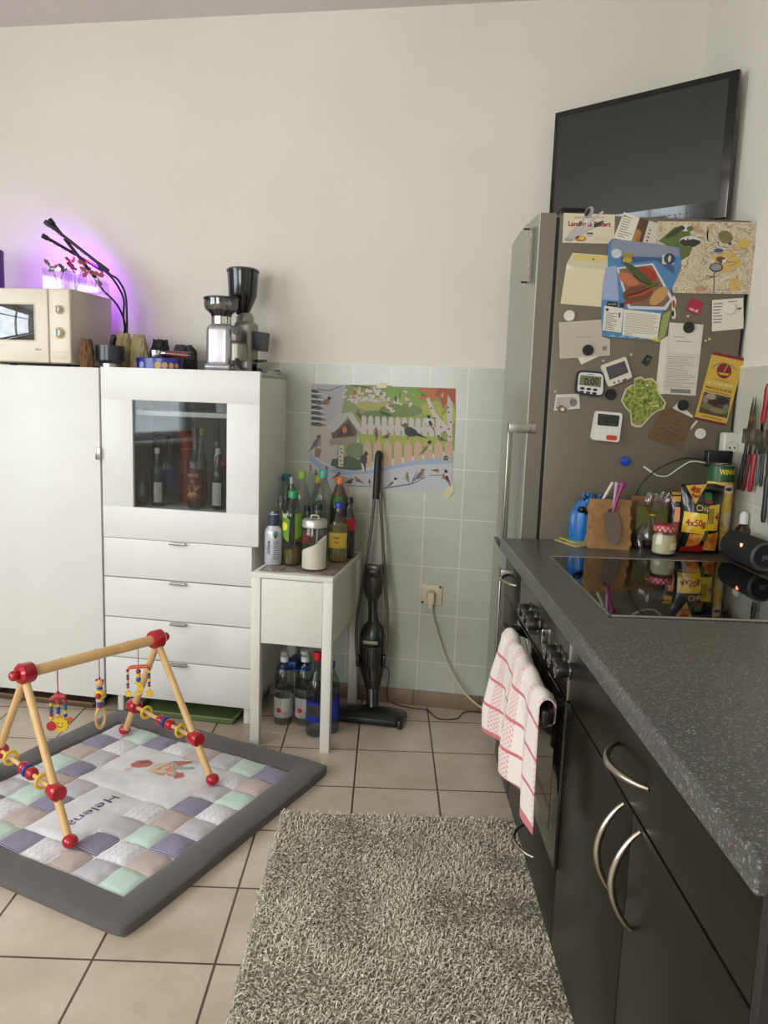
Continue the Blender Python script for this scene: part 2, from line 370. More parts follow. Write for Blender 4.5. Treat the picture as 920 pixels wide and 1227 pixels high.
# ------------------------------------------------------------------ things under the cabinets
b = MB(); b.box((0, 0, 0), (.46, .32, .012), P('grey_tray_inside', (70, 74, 66), .6), .004)
def tray(name, lab, x, d, w, dep, h, m1, m2):
    t = wthing(name, lab, 'tray' if 'tray' in name else 'box', x, d, 0)
    b = MB(); b.box((0, 0, 0), (w, dep, .006), m1, .002)
    for a, c in (((0, 0, 0), (w, .006, h)), ((0, dep-.006, 0), (w, dep, h)), ((0, 0, 0), (.006, dep, h)), ((w-.006, 0, 0), (w, dep, h))): b.box(a, c, m1, .002)
    obj('tray_body' if 'tray' in name else 'carton', b, t)
    b = MB()
    for a, c in (((-.006, -.006, h-.005), (w+.006, .004, h+.003)), ((-.006, dep-.004, h-.005), (w+.006, dep+.006, h+.003)), ((-.006, -.006, h-.005), (.004, dep+.006, h+.003)), ((w-.004, -.006, h-.005), (w+.006, dep+.006, h+.003))): b.box(a, c, m2, .003)
    obj('rim', b, t); return t
tray('serving_tray', 'flat tray with an olive-green rim lying under the display cabinet', -1.44, .385, .41, .3, .022, P('olive_tray', (104, 118, 74), .5), P('olive_rim', (120, 134, 82), .45))
tray('flat_carton', 'flattened brown cardboard carton lying under the tall cabinet', -2.06, .375, .44, .28, .022, P('brown_card', (96, 74, 54), .85), P('brown_card_edge', (128, 104, 78), .85))
# ------------------------------------------------------------------ fridge-freezer
FY = 2.42; FXB = .487; FZ = 1.822
FR_SIDE = P('fridge_side_grey', (112, 105, 90), .42, .35, bump=.04, bscale=500)
FR_DOOR = P('fridge_door_silver', (168, 168, 158), .34, .6)
FR_EDGE = P('fridge_door_edge', (128, 124, 112), .4, .5)
fr = thing('fridge_freezer', 'tall silver fridge-freezer in the corner with its side panel covered in papers and magnets', 'fridge', (FXB, FY, 0))
b = MB(); b.box((0, 0, .03), (1.055-FXB, .53, FZ), FR_SIDE, .004); b.box((.02, .03, 0), (1.055-FXB-.02, .5, .03), BLKM); obj('body', b, fr)
def bowed(z0, z1, x0):
    """fridge door: flat back, gently bowed front facing left"""
    b = MB(); n = 14; xb = -.010; dd = .53
    pr = [(xb, 0)]
    for i in range(n+1):
        u = i/n; pr.append((x0-.012*sin(pi*u), dd*u))
    pr.append((xb, dd))
    k = len(pr); vs = [(x, y, z0) for x, y in pr]+[(x, y, z1) for x, y in pr]
    b.add(vs, [(i, (i+1) % k, k+(i+1) % k, k+i)[::-1] for i in range(k)], FR_DOOR)
    b.add(vs, [tuple(range(k)), tuple(range(2*k-1, k-1, -1))], FR_EDGE)
    b.add([(x0-.0004, -.0006, z0), (x0+.003, -.0006, z0), (x0+.003, -.0006, z1), (x0-.0004, -.0006, z1)], [(0, 1, 2, 3)], P('door_edge_bright', (205, 205, 195), .3, .5))
    b.add([(x0+.003, -.0005, z0), (xb, -.0005, z0), (xb, -.0005, z1), (x0+.003, -.0005, z1)], [(0, 1, 2, 3)], FR_EDGE)
    return b
d1 = obj('door', bowed(.775, FZ+.002, .427-FXB), fr); d2 = obj('door', bowed(.05, .755, .420-FXB), fr)
b = MB(); b.box((-.012, .002, .05), (0, .52, FZ-.01), BLKM); obj('door_seal', b, fr)
def fhandle(z0, z1, par, top):
    b = MB(); hx = .372-FXB
    b.box((hx, .018, z0), (hx+.008, .045, z1), STEEL, .003)
    b.box((hx+.012, .022, z0+.01), (hx+.017, .036, z1-.01), FR_EDGE, .001)
    zz = z1 if top else z0+.03
    b.box((hx, -.004, z1-.028), (.455-FXB, .018, z1), STEEL, .002)
    b.box((.433-FXB, -.006, z1-.021), (.441-FXB, -.002, z1-.009), FR_EDGE, .001)
    obj('handle', b, par)
fhandle(.80, 1.202, d1, True); fhandle(.25, .742, d2, True)
# black box on top of the fridge
t = thing('small_black_box', 'small black box lying on top of the fridge at its front corner', 'box', (.50, 2.47, FZ+.002))
b = MB(); b.box((0, 0, 0), (.075, .12, .022), BLACK, .004); b.box((0, 0, .022), (.078, .122, .03), BLKM, .003); obj('box_body', b, t)
# patterned strip hung on the upper door
p0 = pX(638, 272, .418); p1 = pX(631, 342, .418)
t = thing('hanging_strip', 'narrow patterned paper strip held upright between two dark pins on the upper fridge door', 'strip', (.413, p0.y, p1.z))
h = p0.z-p1.z
b = MB(); b.box((-.003, -.02, 0), (.0, .02, h), noisemat('strip_print', [(.35, (190, 176, 150)), (.5, (150, 120, 110)), (.6, (205, 200, 190)), (.7, (110, 90, 70))], 70, .5)); obj('strip', b, t)
for z in (.0, h-.01):
    b = MB(); b.box((-.022, -.006, z), (0.004, -.001, z+.005), BLKM, .001); obj('pin', b, t)

# ------------------------------------------------------------------ television mounted in the corner
TL = Vector((.559, 2.985, 2.298)); TRt = Vector((1.035, 2.562, 2.298)); hgt = .438
wd = (TRt-TL).length; ang = math.atan2(TRt.y-TL.y, TRt.x-TL.x)
tv = thing('television', 'flat black television on a wall arm in the corner above the fridge', 'television', (TL.x, TL.y, TL.z-hgt), ang)
scr = P('tv_screen', (38, 40, 33), .24, 0, .6); bz = P('tv_bezel', (12, 12, 13), .16, coat=.4)
b = MB(); b.box((0, 0, 0), (wd, .022, hgt), bz, .004); b.box((.06, .02, .05), (wd-.09, .032, hgt-.06), BLKM, .006)
obj('housing', b, tv)
b = MB(); b.box((.018, -.0012, .056), (wd-.03, .001, hgt-.022), scr); obj('screen', b, tv)
b = MB()
for i in range(7): b.box((wd*.62+i*.018, -.0015, .028), (wd*.62+i*.018+.009, -.0005, .031), P('tv_button_print', (90, 90, 90), .5))
obj('button_marks', b, tv)
b = MB(); b.box((wd*.5-.05, .03, .12), (wd*.5+.05, .036, .32), BLKM); b.tube([(wd*.5, .035, .22), (wd*.5+.02, .10, .22), (wd*.5+.05, .2, .22)], .016, BLKM); obj('wall_arm', b, tv)
# dark cable hanging down between fridge and wall
b = MB(); b.tube([(1.062, 2.44, 1.8), (1.0615, 2.43, 1.6), (1.060, 2.43, 1.5), (1.0585, 2.45, 1.3), (1.0605, 2.44, 1.1), (1.0575, 2.4175, .9), (1.0575, 2.4165, .853)], .004, BLKM, 6)
tag(obj('television_cable', b), 'dark cable hanging in the gap between the fridge and the right wall', 'cable')

# ------------------------------------------------------------------ kitchen run along the right wall
WZ = .845; XW = .367; XF = .385; Y0 = .69
def granite():
    m, nt, b = nodes('speckled_worktop'); L = nt.links.new
    tc = nt.nodes.new('ShaderNodeTexCoord')
    v = nt.nodes.new('ShaderNodeTexVoronoi'); v.inputs['Scale'].default_value = 420; L(tc.outputs['Object'], v.inputs['Vector'])
    n = nt.nodes.new('ShaderNodeTexNoise'); n.inputs['Scale'].default_value = 60; n.inputs['Detail'].default_value = 5; L(tc.outputs['Object'], n.inputs['Vector'])
    sep = nt.nodes.new('ShaderNodeSeparateColor'); L(v.outputs['Color'], sep.inputs[0])
    cr = nt.nodes.new('ShaderNodeValToRGB'); e = cr.color_ramp.elements
    e[0].position = 0; e[0].color = rgb((72, 72, 69)); e[1].position = 1; e[1].color = rgb((150, 150, 140))
    for p, c in ((.5, (86, 86, 82)), (.86, (94, 94, 89)), (.94, (138, 138, 128))): q = e.new(p); q.color = rgb(c)
    L(sep.outputs[0], cr.inputs[0])
    mx = nt.nodes.new('ShaderNodeMix'); mx.data_type = 'RGBA'; mx.blend_type = 'MULTIPLY'; mx.inputs[0].default_value = .5
    L(cr.outputs[0], mx.inputs[6]); L(n.outputs['Color'], mx.inputs[7]); L(mx.outputs[2], b.inputs['Base Color'])
    b.inputs['Roughness'].default_value = .3
    bp = nt.nodes.new('ShaderNodeBump'); bp.inputs['Strength'].default_value = .12; bp.inputs['Distance'].default_value = .001; L(sep.outputs[1], bp.inputs['Height']); L(bp.outputs[0], b.inputs['Normal'])
    return m
GRAN = granite()
CABD = P('dark_olive_front', (22, 20, 13), .3, spec=.28)
CABS = P('dark_cabinet_side', (30, 29, 26), .5)
ALU = P('satin_nickel', (176, 170, 156), .28, 1)
wk = thing('worktop', 'grey speckled stone-look worktop running along the right wall', 'worktop', (XW, Y0, WZ-.04))
b = MB(); b.box((0, 0, 0), (XR-.008-XW, 2.415-Y0, .04), GRAN, .005, 3); obj('slab', b, wk)
b = MB(); b.box((.012, -.0016, .002), (XR-.008-XW, .001, .039), P('worktop_end_strip', (24, 24, 22), .6, bump=.3, bscale=90), .001); obj('end_strip', b, wk)
def bow(p0, p1, out, r=.0042, m=None, wide=1.0):
    """bow handle between two points on a front, bulging along out"""
    p0, p1, out = Vector(p0), Vector(p1), Vector(out); pts = []; rs = []
    for i in range(19):
        u = i/18; pts.append(p0.lerp(p1, u)+out*(sin(pi*u)**.75)); rs.append(r*(.75+.5*sin(pi*u)))
    return MB().tube(pts, rs, m or ALU, 10)
def front(b, y0, y1, z0, z1, m=None): b.box((XF, y0+.0015, z0+.0015), (XF+.018, y1-.0015, z1-.0015), m or CABD, .0015)
def carcass(b, y0, y1): b.box((XF+.02, y0, .12), (XR-.012, y1, .803), CABS); b.box((XF+.06, y0, 0), (XR-.05, y1, .12), CABS)
# narrow unit next to the fridge
t = thing('narrow_base_cabinet', 'narrow dark base cabinet with a small drawer between the fridge and the oven', 'cabinet', (0, 0, 0))
b = MB(); carcass(b, 2.118, 2.41); obj('carcass', b, t)
b = MB(); front(b, 2.118, 2.41, .672, .803); d = obj('drawer', b, t)
obj('handle', bow((XF, 2.335, .745), (XF, 2.195, .745), (-.034, 0, 0)), d)
b = MB(); front(b, 2.118, 2.41, .124, .672); d = obj('door', b, t)
obj('handle', bow((XF, 2.16, .64), (XF, 2.16, .5), (-.034, 0, 0)), d)
# built-in oven
OY0, OY1 = 1.515, 2.118
t = thing('oven', 'built-in dark steel oven with six knobs and a glass door', 'oven', (0, 0, 0))
b = MB(); carcass(b, OY0, OY1); obj('housing', b, t)
PAN = P('oven_panel_steel', (62, 60, 50), .24, .75)
b = MB(); b.box((XF-.002, OY0+.003, .672), (XF+.018, OY1-.002, .802), PAN, .0015); b.box((XF-.004, OY0, .672), (XF+.018, OY0+.005, .803), STEEL, .001)
b.text('I', .012, INK, (XF-.0025, 1.97, .775), (0, -1, 0)); pn = obj('control_panel', b, t)
b = MB(); b.box((XF-.003, 1.80, .720), (XF, 1.86, .755), P('display_black', (10, 10, 10), .1)); obj('display', b, pn)
KN = [(622.7, 721.5), (628, 729), (633, 738.4), (653.5, 768.4), (659.4, 778), (666.7, 792)]
for k, (x, y) in enumerate(KN):
    p = pX(x, y, XF-.028)
    M = TR(XF-.002, p.y, .735) @ RY(-pi/2)
    b = MB(); b.lathe([(.0, 0), (.021, 0), (.021, .003), (.017, .004)], CHROME, M=M, n=24, cap=False); b.lathe([(.0165, .003), (.0165, .024), (.015, .0262), (0, .0262)], BLACK, M=M, n=24, cap=False); kb = obj('knob', b, pn)
    b = MB(); b.lathe([(.0145, .0262), (.0165, .0255), (.0165, .028), (.0130, .0285), (.0130, .0266)], CHROME, M=M, n=24, cap=False); b.lathe([(0, .0268), (.0130, .0268)], P('knob_face', (64, 62, 52), .25, .6), M=M, n=24, cap=False); obj('knob_ring', b, kb)
b = MB(); p = pX(647, 742, XF-.02); b.box((XF-.014, p.y-.0022, .70), (XF-.002, p.y+.0022, .752), CHROME, .001); obj('timer_lever', b, pn)
b = MB(); b.box((XF-.006, OY0+.002, .298), (XF+.016, OY1-.002, .668), P('oven_glass', (16, 15, 13), .06, coat=.6), .003); od = obj('door', b, t)
b = MB(); b.box((XF-.0068, OY0+.07, .35), (XF-.0055, OY1-.07, .58), P('oven_window', (24, 22, 18), .05)); obj('window', b, od)
b = MB(); b.box((XF-.058, OY0-.042, .636), (XF-.036, OY1-.02, .664), P('oven_bar_black', (14, 14, 14), .28), .004)
for y in (OY0+.03, OY1-.05): b.box((XF-.045, y-.018, .638), (XF-.005, y+.018, .662), P('oven_bar_black', (14, 14, 14), .28), .004)
obj('handle_bar', b, od)
b = MB(); front(b, OY0, OY1, .124, .292); d = obj('lower_drawer', b, t)
obj('handle', bow((XF, 1.88, .19), (XF, 1.735, .19), (-.036, 0, 0)), d)
# wide double cabinet
t = thing('wide_base_cabinet', 'wide dark base cabinet with one drawer over two doors nearest the camera', 'cabinet', (0, 0, 0))
b = MB(); carcass(b, Y0+.02, OY0); b.box((XF, Y0+.002, 0.0), (XR-.012, Y0+.019, .803), CABS, .001); obj('carcass', b, t)
YM = 1.092
b = MB(); front(b, Y0+.018, OY0, .672, .803); d = obj('drawer', b, t)
obj('handle', bow((XF, 1.185, .735), (XF, 1.035, .735), (-.036, 0, 0), .0046), d)
for y0, y1, hy in ((YM, OY0, YM+.04), (Y0+.018, YM, YM-.04)):
    b = MB(); front(b, y0, y1, .124, .670); d = obj('door', b, t)
    obj('handle', bow((XF, hy, .66), (XF, hy, .505), (-.036, 0, 0), .0046), d)

# ------------------------------------------------------------------ hob set into the worktop
HX0, HX1, HY0, HY1 = .457, .972, 1.53, 2.135
t = thing('ceramic_hob', 'black glass ceramic hob with a steel rim set into the worktop', 'hob', (HX0, HY0, WZ))
b = MB(); b.box((0, 0, .0), (HX1-HX0, .007, .005), STEEL, .0012); b.box((0, HY1-HY0-.007, .0), (HX1-HX0, HY1-HY0, .005), STEEL, .0012); b.box((0, 0, 0), (.007, HY1-HY0, .005), STEEL, .0012); b.box((HX1-HX0-.007, 0, 0), (HX1-HX0, HY1-HY0, .005), STEEL, .0012); obj('rim', b, t)
b = MB(); b.box((.006, .006, .0), (HX1-HX0-.006, HY1-HY0-.006, .0036), P('hob_glass', (7, 7, 7), .035, spec=.7)); g = obj('glass_top', b, t)
ringm = P('hob_print', (46, 46, 46), .2)
for k, (x, y, r) in enumerate([(.14, .16, .09), (.38, .16, .072), (.14, .44, .072), (.38, .44, .09)]):
    b = MB(); b.lathe([(r, .00365), (r+.0012, .00365)], ringm, (x, y, 0), 48, cap=False); obj('cooking_zone', b, g)

# ------------------------------------------------------------------ tea towel over the oven bar
def towel():
    m, nt, bs = nodes('red_check_towel'); L = nt.links.new
    uv = nt.nodes.new('ShaderNodeUVMap'); sp = nt.nodes.new('ShaderNodeSeparateXYZ'); L(uv.outputs[0], sp.inputs[0])
    def mth(op, a, v=None, c=None):
        q = nt.nodes.new('ShaderNodeMath'); q.operation = op
        for i, z in enumerate((a, v, c)):
            if z is None: continue
            if isinstance(z, (int, float)): q.inputs[i].default_value = z
            else: L(z, q.inputs[i])
        return q.outputs[0]
    def stripe(s, period, w, ph=0):
        f = mth('FRACT', mth('DIVIDE', mth('ADD', s, ph), period)); return mth('LESS_THAN', f, w)
    U, V = sp.outputs[0], sp.outputs[1]
    horiz = stripe(V, .068, .11, .01)
    vert = mth('MULTIPLY', stripe(U, .10, .30, .02), .55)
    chk = mth('MULTIPLY', mth('MULTIPLY', stripe(mth('ADD', U, V), .012, .5), stripe(mth('SUBTRACT', U, V), .012, .5)), .8)
    vchk = mth('MULTIPLY', vert, mth('ADD', chk, .25))
    hem = mth('MULTIPLY', mth('GREATER_THAN', V, .335), mth('LESS_THAN', V, .372))
    fac = mth('MINIMUM', 1, mth('MAXIMUM', mth('MAXIMUM', mth('MULTIPLY', horiz, .85), vchk), mth('MULTIPLY', hem, .85)))
    mx = nt.nodes.new('ShaderNodeMix'); mx.data_type = 'RGBA'; L(fac, mx.inputs[0]); mx.inputs[6].default_value = rgb((226, 214, 206)); mx.inputs[7].default_value = rgb((190, 70, 82)); L(mx.outputs[2], bs.inputs['Base Color'])
    bs.inputs['Roughness'].default_value = .95; bs.inputs['Sheen Weight'].default_value = .2
    nn = nt.nodes.new('ShaderNodeTexNoise'); nn.inputs['Scale'].default_value = 600; bp = nt.nodes.new('ShaderNodeBump'); bp.inputs['Strength'].default_value = .3; bp.inputs['Distance'].default_value = .001
    tc = nt.nodes.new('ShaderNodeTexCoord'); L(tc.outputs['Object'], nn.inputs['Vector']); L(nn.outputs[0], bp.inputs['Height']); L(bp.outputs[0], bs.inputs['Normal'])
    me = bpy.data.meshes.new('tea_towel'); NU, NV = 60, 70; vs = []; uvs = []
    yn, yf = 1.492, 1.985; barx = XF-.047
    for j in range(NV+1):
        for i in range(NU+1):
            u = i/NU; v = j/NV
            # front length grows unevenly towards the near edge; the back layer is short
            Lf = .262-.012*u+.010*sin(u*9+.6)
            back = .10-.055*max(0, 1-u*5)
            s = -back+v*(Lf+back+.0)
            y = yn+(yf-yn)*u
            amp = (.002+.014*min(1, max(0, s)/.2))*(.12+.88*min(1, u/.35))
            fold = amp*(sin(u*15+.8)+.55*sin(u*27+2.1+s*5))
            if s < -.012: x = barx+.0135+.004*(1+sin(u*14)); z = .664+s+.012+.003
            elif s < .012:
                a = (s+.012)/.024*pi; x = barx+.0135*cos(a); z = .667+.009*sin(a)
            else:
                x = barx-.0155-amp*1.2-fold-.006*sin(min(1, s/.12)*pi/2)*u; z = .664-(s-.012)
            y += .006*sin(s*16+u*5)*min(1, max(0, s)/.08)*min(1, u*4)+.03*u*u*min(1, max(0, s)/.1)-.03*(1-u)*min(1, max(0, s)/.25)
            # gathered lump where the fold sits on the bar at the near end
            if abs(s) < .03: z += .006*(1+sin(u*22))*(1-abs(s)/.03)
            vs.append((x, y, z)); uvs.append((u*(yf-yn), s+.06*0+.08))
    fs = [(j*(NU+1)+i, j*(NU+1)+i+1, (j+1)*(NU+1)+i+1, (j+1)*(NU+1)+i) for j in range(NV) for i in range(NU)]
    me.from_pydata(vs, [], fs); me.update(); ul = me.uv_layers.new(name='UVMap')
    for lp in me.loops: ul.data[lp.index].uv = uvs[lp.vertex_index]
    for p in me.polygons: p.use_smooth = True
    me.materials.append(m); o = bpy.data.objects.new('tea_towel', me); C.objects.link(o)
    md = o.modifiers.new('thick', 'SOLIDIFY'); md.thickness = .0022; md.offset = 0
    return tag(o, 'white tea towel with red checks hung over the oven handle bar', 'towel')
towel()
# ------------------------------------------------------------------ papers and magnets on the fridge side
F4 = lambda x, y: (665+x/7.077, 250+y/7.077)
F5 = lambda x, y: (780+x/6.571, 255+y/6.571)
F6 = lambda x, y: (655+x/6.815, 380+y/6.815)
F7 = lambda x, y: (770+x/5.846, 350+y/5.846)
def fp(q, off=0): return pY(q[0], q[1], FY-.0008-off)
class Sheet:
    """a flat thing held against the fridge side: outline and print read off the photograph, given in crop coordinates"""
    def __init__(s, F, off, pf=None, n=(0, -1, 0)): s.F = F; s.off = off; s.b = MB(); s.pf = pf or fp; s.n = Vector(n)
    def base(s, pts, m, th=.0006):
        s.b.poly([s.pf(s.F(*p), s.off+th) for p in pts], th, m, s.n); s.th = th; return s
    def pr(s, pts, m, lift=1, th=.0001):
        s.b.poly([s.pf(s.F(*p), s.off+s.th+.00012*lift) for p in pts], th, m, s.n); return s
    def ell(s, cx, cy, rx, ry, m, lift=1, rot=0, n=20, th=.0001):
        return s.pr([(cx+rx*cos(2*pi*i/n)*cos(rot)-ry*sin(2*pi*i/n)*sin(rot), cy+rx*cos(2*pi*i/n)*sin(rot)+ry*sin(2*pi*i/n)*cos(rot)) for i in range(n)], m, lift, th)
    def lines(s, p0, p1, q0, n, m, fr=(0, 1), seed=1, lift=1, w=1.2, jag=.3):
        """n rows of tiny print between p0->p1 (first row) and stepping to q0 (start of last row)"""
        rr = random.Random(seed)
        for i in range(n):
            u = i/max(1, n-1); ox = (q0[0]-p0[0])*u; oy = (q0[1]-p0[1])*u
            e = 1-rr.random()*jag
            a = (p0[0]+ox, p0[1]+oy); c = (p0[0]+(p1[0]-p0[0])*e+ox, p0[1]+(p1[1]-p0[1])*e+oy)
            s.pr([a, c, (c[0], c[1]+w), (a[0], a[1]+w)], m, lift)
        return s
    def txt(s, st, c, wpx, m, hpx=None, rot=0, lift=2, bold=.02, dir=None):
        """text centred on crop point c, wpx wide"""
        P0 = s.pf(s.F(*c), s.off+s.th+.00012*lift)
        d = dir or (1, 0)
        A = s.pf(s.F(c[0]-d[0]*wpx/2, c[1]-d[1]*wpx/2), s.off+s.th); B = s.pf(s.F(c[0]+d[0]*wpx/2, c[1]+d[1]*wpx/2), s.off+s.th)
        ex = (B-A); w = ex.length; ex.normalize(); ey = s.n.cross(ex)
        vs, _ = glyphs(st, bold); gw = max(v[0] for v in vs)-min(v[0] for v in vs); gh = max(v[1] for v in vs)-min(v[1] for v in vs)
        size = w/gw
        if hpx:
            Hh = (s.pf(s.F(c[0], c[1]-hpx/2), s.off)-s.pf(s.F(c[0], c[1]+hpx/2), s.off)).length; size = Hh/gh
        s.b.text(st, size, m, P0, ex, ey, wfit=w, bold=bold); return s
    def done(s, name, label, cat, group=None):
        o = obj(name, s.b); center(o); return tag(o, label, cat, group)
def quad(*p): return list(p)
GREYP = P('grey_print', (120, 118, 112), .8)
PURP = P('dark_purple_print', (110, 30, 60), .7)
# card with cutlery picture
s = Sheet(F4, .0); s.base([(72, 36), (508, 50), (500, 298), (62, 288)], P('menu_card', (208, 196, 170), .7))
s.txt('Landhaus Eckert', (290, 132), 360, P('menu_red', (150, 30, 50), .7), hpx=44, bold=.03, dir=(1, .02))
s.txt('RESTAURANT', (290, 76), 260, GREYP, hpx=12)
SLV = P('print_silver', (176, 172, 172), .45); DKS = P('print_dark', (40, 36, 36), .6); TAN = P('print_tan', (170, 116, 60), .7)
s.pr([(96, 236), (130, 262), (262, 80), (246, 70)], SLV, 2); s.ell(288, 32, 34, 56, P('spoon_back', (150, 146, 150), .4), 3, .5, th=.0004); s.ell(276, 30, 18, 40, DKS, 4, .5)
s.pr([(110, 250), (136, 262), (415, 30), (400, 18)], SLV, 3); s.pr([(150, 240), (180, 250), (330, 168), (415, 110), (405, 96), (320, 130)], SLV, 2)
for k in range(3): s.pr([(330, 128+k*13), (336, 136+k*13), (414, 106+k*11), (410, 100+k*11)], DKS, 4)
s.ell(215, 255, 50, 24, TAN, 2); s.ell(225, 250, 24, 14, P('print_yellow', (214, 176, 70), .7), 3); s.ell(120, 262, 40, 18, P('print_pale', (150, 148, 150), .7), 2)
s.ell(296, 212, 28, 10, DKS, 2); s.ell(292, 226, 30, 12, SLV, 3); s.lines((330, 236), (480, 240), (330, 266), 4, GREYP, seed=3)
s.done('menu_card', 'cream restaurant card with printed cutlery at the top left of the fridge side', 'card')
# envelope
s = Sheet(F4, .0); s.base([(150, 374), (446, 398), (446, 520), (392, 834), (46, 806), (98, 468)], P('envelope_cream', (212, 200, 168), .8), .0012)
s.pr([(100, 468), (150, 378), (446, 402), (446, 524), (160, 492)], P('envelope_flap', (196, 188, 160), .8)); s.pr([(160, 388), (446, 404), (446, 452), (164, 440)], P('gum_strip', (206, 184, 112), .7), 2); s.ell(324, 428, 10, 9, P('gum_stain', (120, 96, 50), .7), 3)
s.pr([(100, 470), (140, 500), (100, 520), (94, 500)], P('envelope_fold', (224, 216, 186), .8), 2)
s.done('envelope', 'open cream envelope with a yellow gum strip on the fridge side', 'envelope')
# two cards between menu card and map
s = Sheet(F4, .0); s.base([(584, 28), (718, 78), (650, 282), (494, 250)], PAPER); s.lines((580, 60), (690, 90), (530, 226), 9, INK, seed=5, w=5, jag=.5); s.ell(592, 62, 12, 6, P('print_green', (60, 110, 60), .7))
s.done('handwritten_card', 'small white card with lines of handwriting leaning beside the menu card', 'card')
s = Sheet(F4, .0004); s.base([(718, 78), (796, 100), (738, 296), (646, 284)], P('print_brown', (84, 62, 38), .6)); s.pr([(690, 170), (720, 180), (684, 284), (652, 282)], TAN)
s.pr([(716, 190), (736, 196), (706, 290), (690, 286)], P('print_orange', (176, 104, 56), .7))
s.done('photo_card', 'brown photo card tucked between two white cards at the top of the fridge side', 'card')
s = Sheet(F4, .0002); s.base([(796, 100), (876, 126), (856, 296), (738, 296)], P('card_lilac', (196, 188, 178), .7))
for k in range(4): s.ell(806-k*9, 182+k*30, 11, 6, P('print_olive', (90, 90, 50), .7) if k < 2 else PURP, 1, .6)
s.done('flower_card', 'pale card with small flower sprigs next to the map', 'card')
# map
s = Sheet(F5, .0006)
s.base([(48, 66), (872, 76), (818, 642), (176, 630), (150, 560), (214, 440), (224, 290), (150, 255), (44, 250)], noisemat('map_paper', [(.30, (120, 96, 72)), (.40, (176, 158, 128)), (.47, (206, 194, 172)), (.50, (150, 128, 100)), (.53, (210, 198, 176)), (.60, (188, 168, 132)), (.72, (140, 120, 84))], 16, .7, 8, dist=1.2, nrough=.7))
TRL = P('map_brown', (96, 74, 56), .8); MG = P('map_green', (92, 104, 58), .8); MY = P('map_yellow', (196, 164, 96), .8); MPK = P('map_blush', (180, 140, 120), .8)
rr = random.Random(11)
for k in range(16):
    x = rr.uniform(230, 810); y = rr.uniform(90, 600); a = rr.uniform(0, pi); ww = rr.uniform(20, 55)
    s.ell(x, y, ww, ww*rr.uniform(.3, .6), [P('map_pale', (204, 188, 160), .8), MPK, P('map_sand', (178, 158, 122), .8)][k % 3], 1+(k % 3)*.3, a, 10)
s.pr([(60, 220), (190, 110), (300, 130), (330, 260), (300, 340), (230, 380), (180, 280), (90, 240)], MG, 2.2); s.ell(190, 150, 90, 20, P('map_green_dark', (58, 66, 40), .8), 2.5, -.6)
s.pr([(700, 200), (800, 220), (760, 280), (650, 290)], MY, 2.2); s.pr([(560, 320), (640, 290), (720, 410), (610, 470), (540, 470), (480, 340)], MY, 2.2); s.pr([(610, 560), (640, 510), (720, 540), (700, 600), (610, 615)], MY, 2.2)
s.ell(585, 190, 60, 50, P('map_wood', (120, 110, 70), .8), 2.4, .4, 12)
for k in range(36):
    x = rr.uniform(240, 820); y = rr.uniform(90, 600); pts = [(x, y)]; a = rr.uniform(0, 2*pi)
    for q in range(5): a += rr.uniform(-.8, .8); x += cos(a)*24; y += sin(a)*24; pts.append((min(max(x, 235), 810), min(max(y, 85), 605)))
    s.pr([(p[0], p[1]-rr.uniform(1, 3)) for p in pts]+[(p[0], p[1]+rr.uniform(1, 3)) for p in reversed(pts)], TRL, 3)
s.ell(305, 225, 82, 42, P('print_sky', (200, 200, 196), .8), 4); s.pr([(225, 222), (250, 205), (280, 218), (290, 190), (296, 214), (330, 205), (386, 220), (388, 240), (340, 268), (260, 262), (228, 240)], P('town_dark', (58, 50, 44), .8), 5)
s.ell(270, 120, 56, 26, P('print_sky', (200, 200, 196), .8), 4); s.ell(240, 120, 26, 20, P('map_green_dark', (58, 66, 40), .8), 5); s.ell(306, 124, 26, 20, P('leaf_print', (70, 110, 40), .8), 5)
s.ell(530, 296, 38, 16, P('church_blue', (60, 80, 130), .7), 4); s.ell(620, 242, 14, 14, P('church_blue', (60, 80, 130), .7), 4); s.ell(512, 430, 54, 36, DKS, 4); s.ell(512, 428, 44, 28, P('print_greyblue', (130, 136, 138), .7), 5); s.ell(556, 372, 46, 26, P('town_brown', (96, 70, 56), .7), 4, .3); s.pr([(560, 372), (600, 356), (590, 392), (560, 400)], P('print_sky', (200, 200, 196), .8), 5)
s.pr([(495, 470), (502, 470), (496, 632), (488, 632)], TRL, 3)
s.done('hiking_map', 'large beige printed town map spread over the top right of the fridge side', 'map')
# food brochure
s = Sheet(F4, .0014)
s.base([(478, 256), (860, 298), (905, 330), (920+140, 330), (920+150, 500), (980, 700), (905, 900), (860, 1118), (400, 1080), (388, 880), (400, 700), (446, 520), (448, 300)], P('brochure_blue', (74, 122, 164), .45), .0012)
s.pr([(478, 258), (860, 298), (1040, 330), (1052, 400), (860, 410), (560, 400), (470, 360)], P('brochure_grey', (128, 134, 150), .5)); s.pr([(430, 500), (520, 480), (540, 780), (400, 770), (404, 640)], P('cloth_print', (146, 160, 190), .6), 1.5)
s.pr([(560, 405), (900, 415), (1010, 500), (1010, 560), (860, 440), (560, 470)], P('pattern_navy', (60, 80, 120), .5), 1.2)
s.pr([(520, 500), (830, 462), (1000, 760), (940, 860), (620, 850)], P('tray_print', (196, 196, 200), .4), 2.5); s.pr([(540, 512), (822, 478), (975, 770), (920, 832), (636, 826)], P('tray_inner', (120, 92, 70), .5), 3)
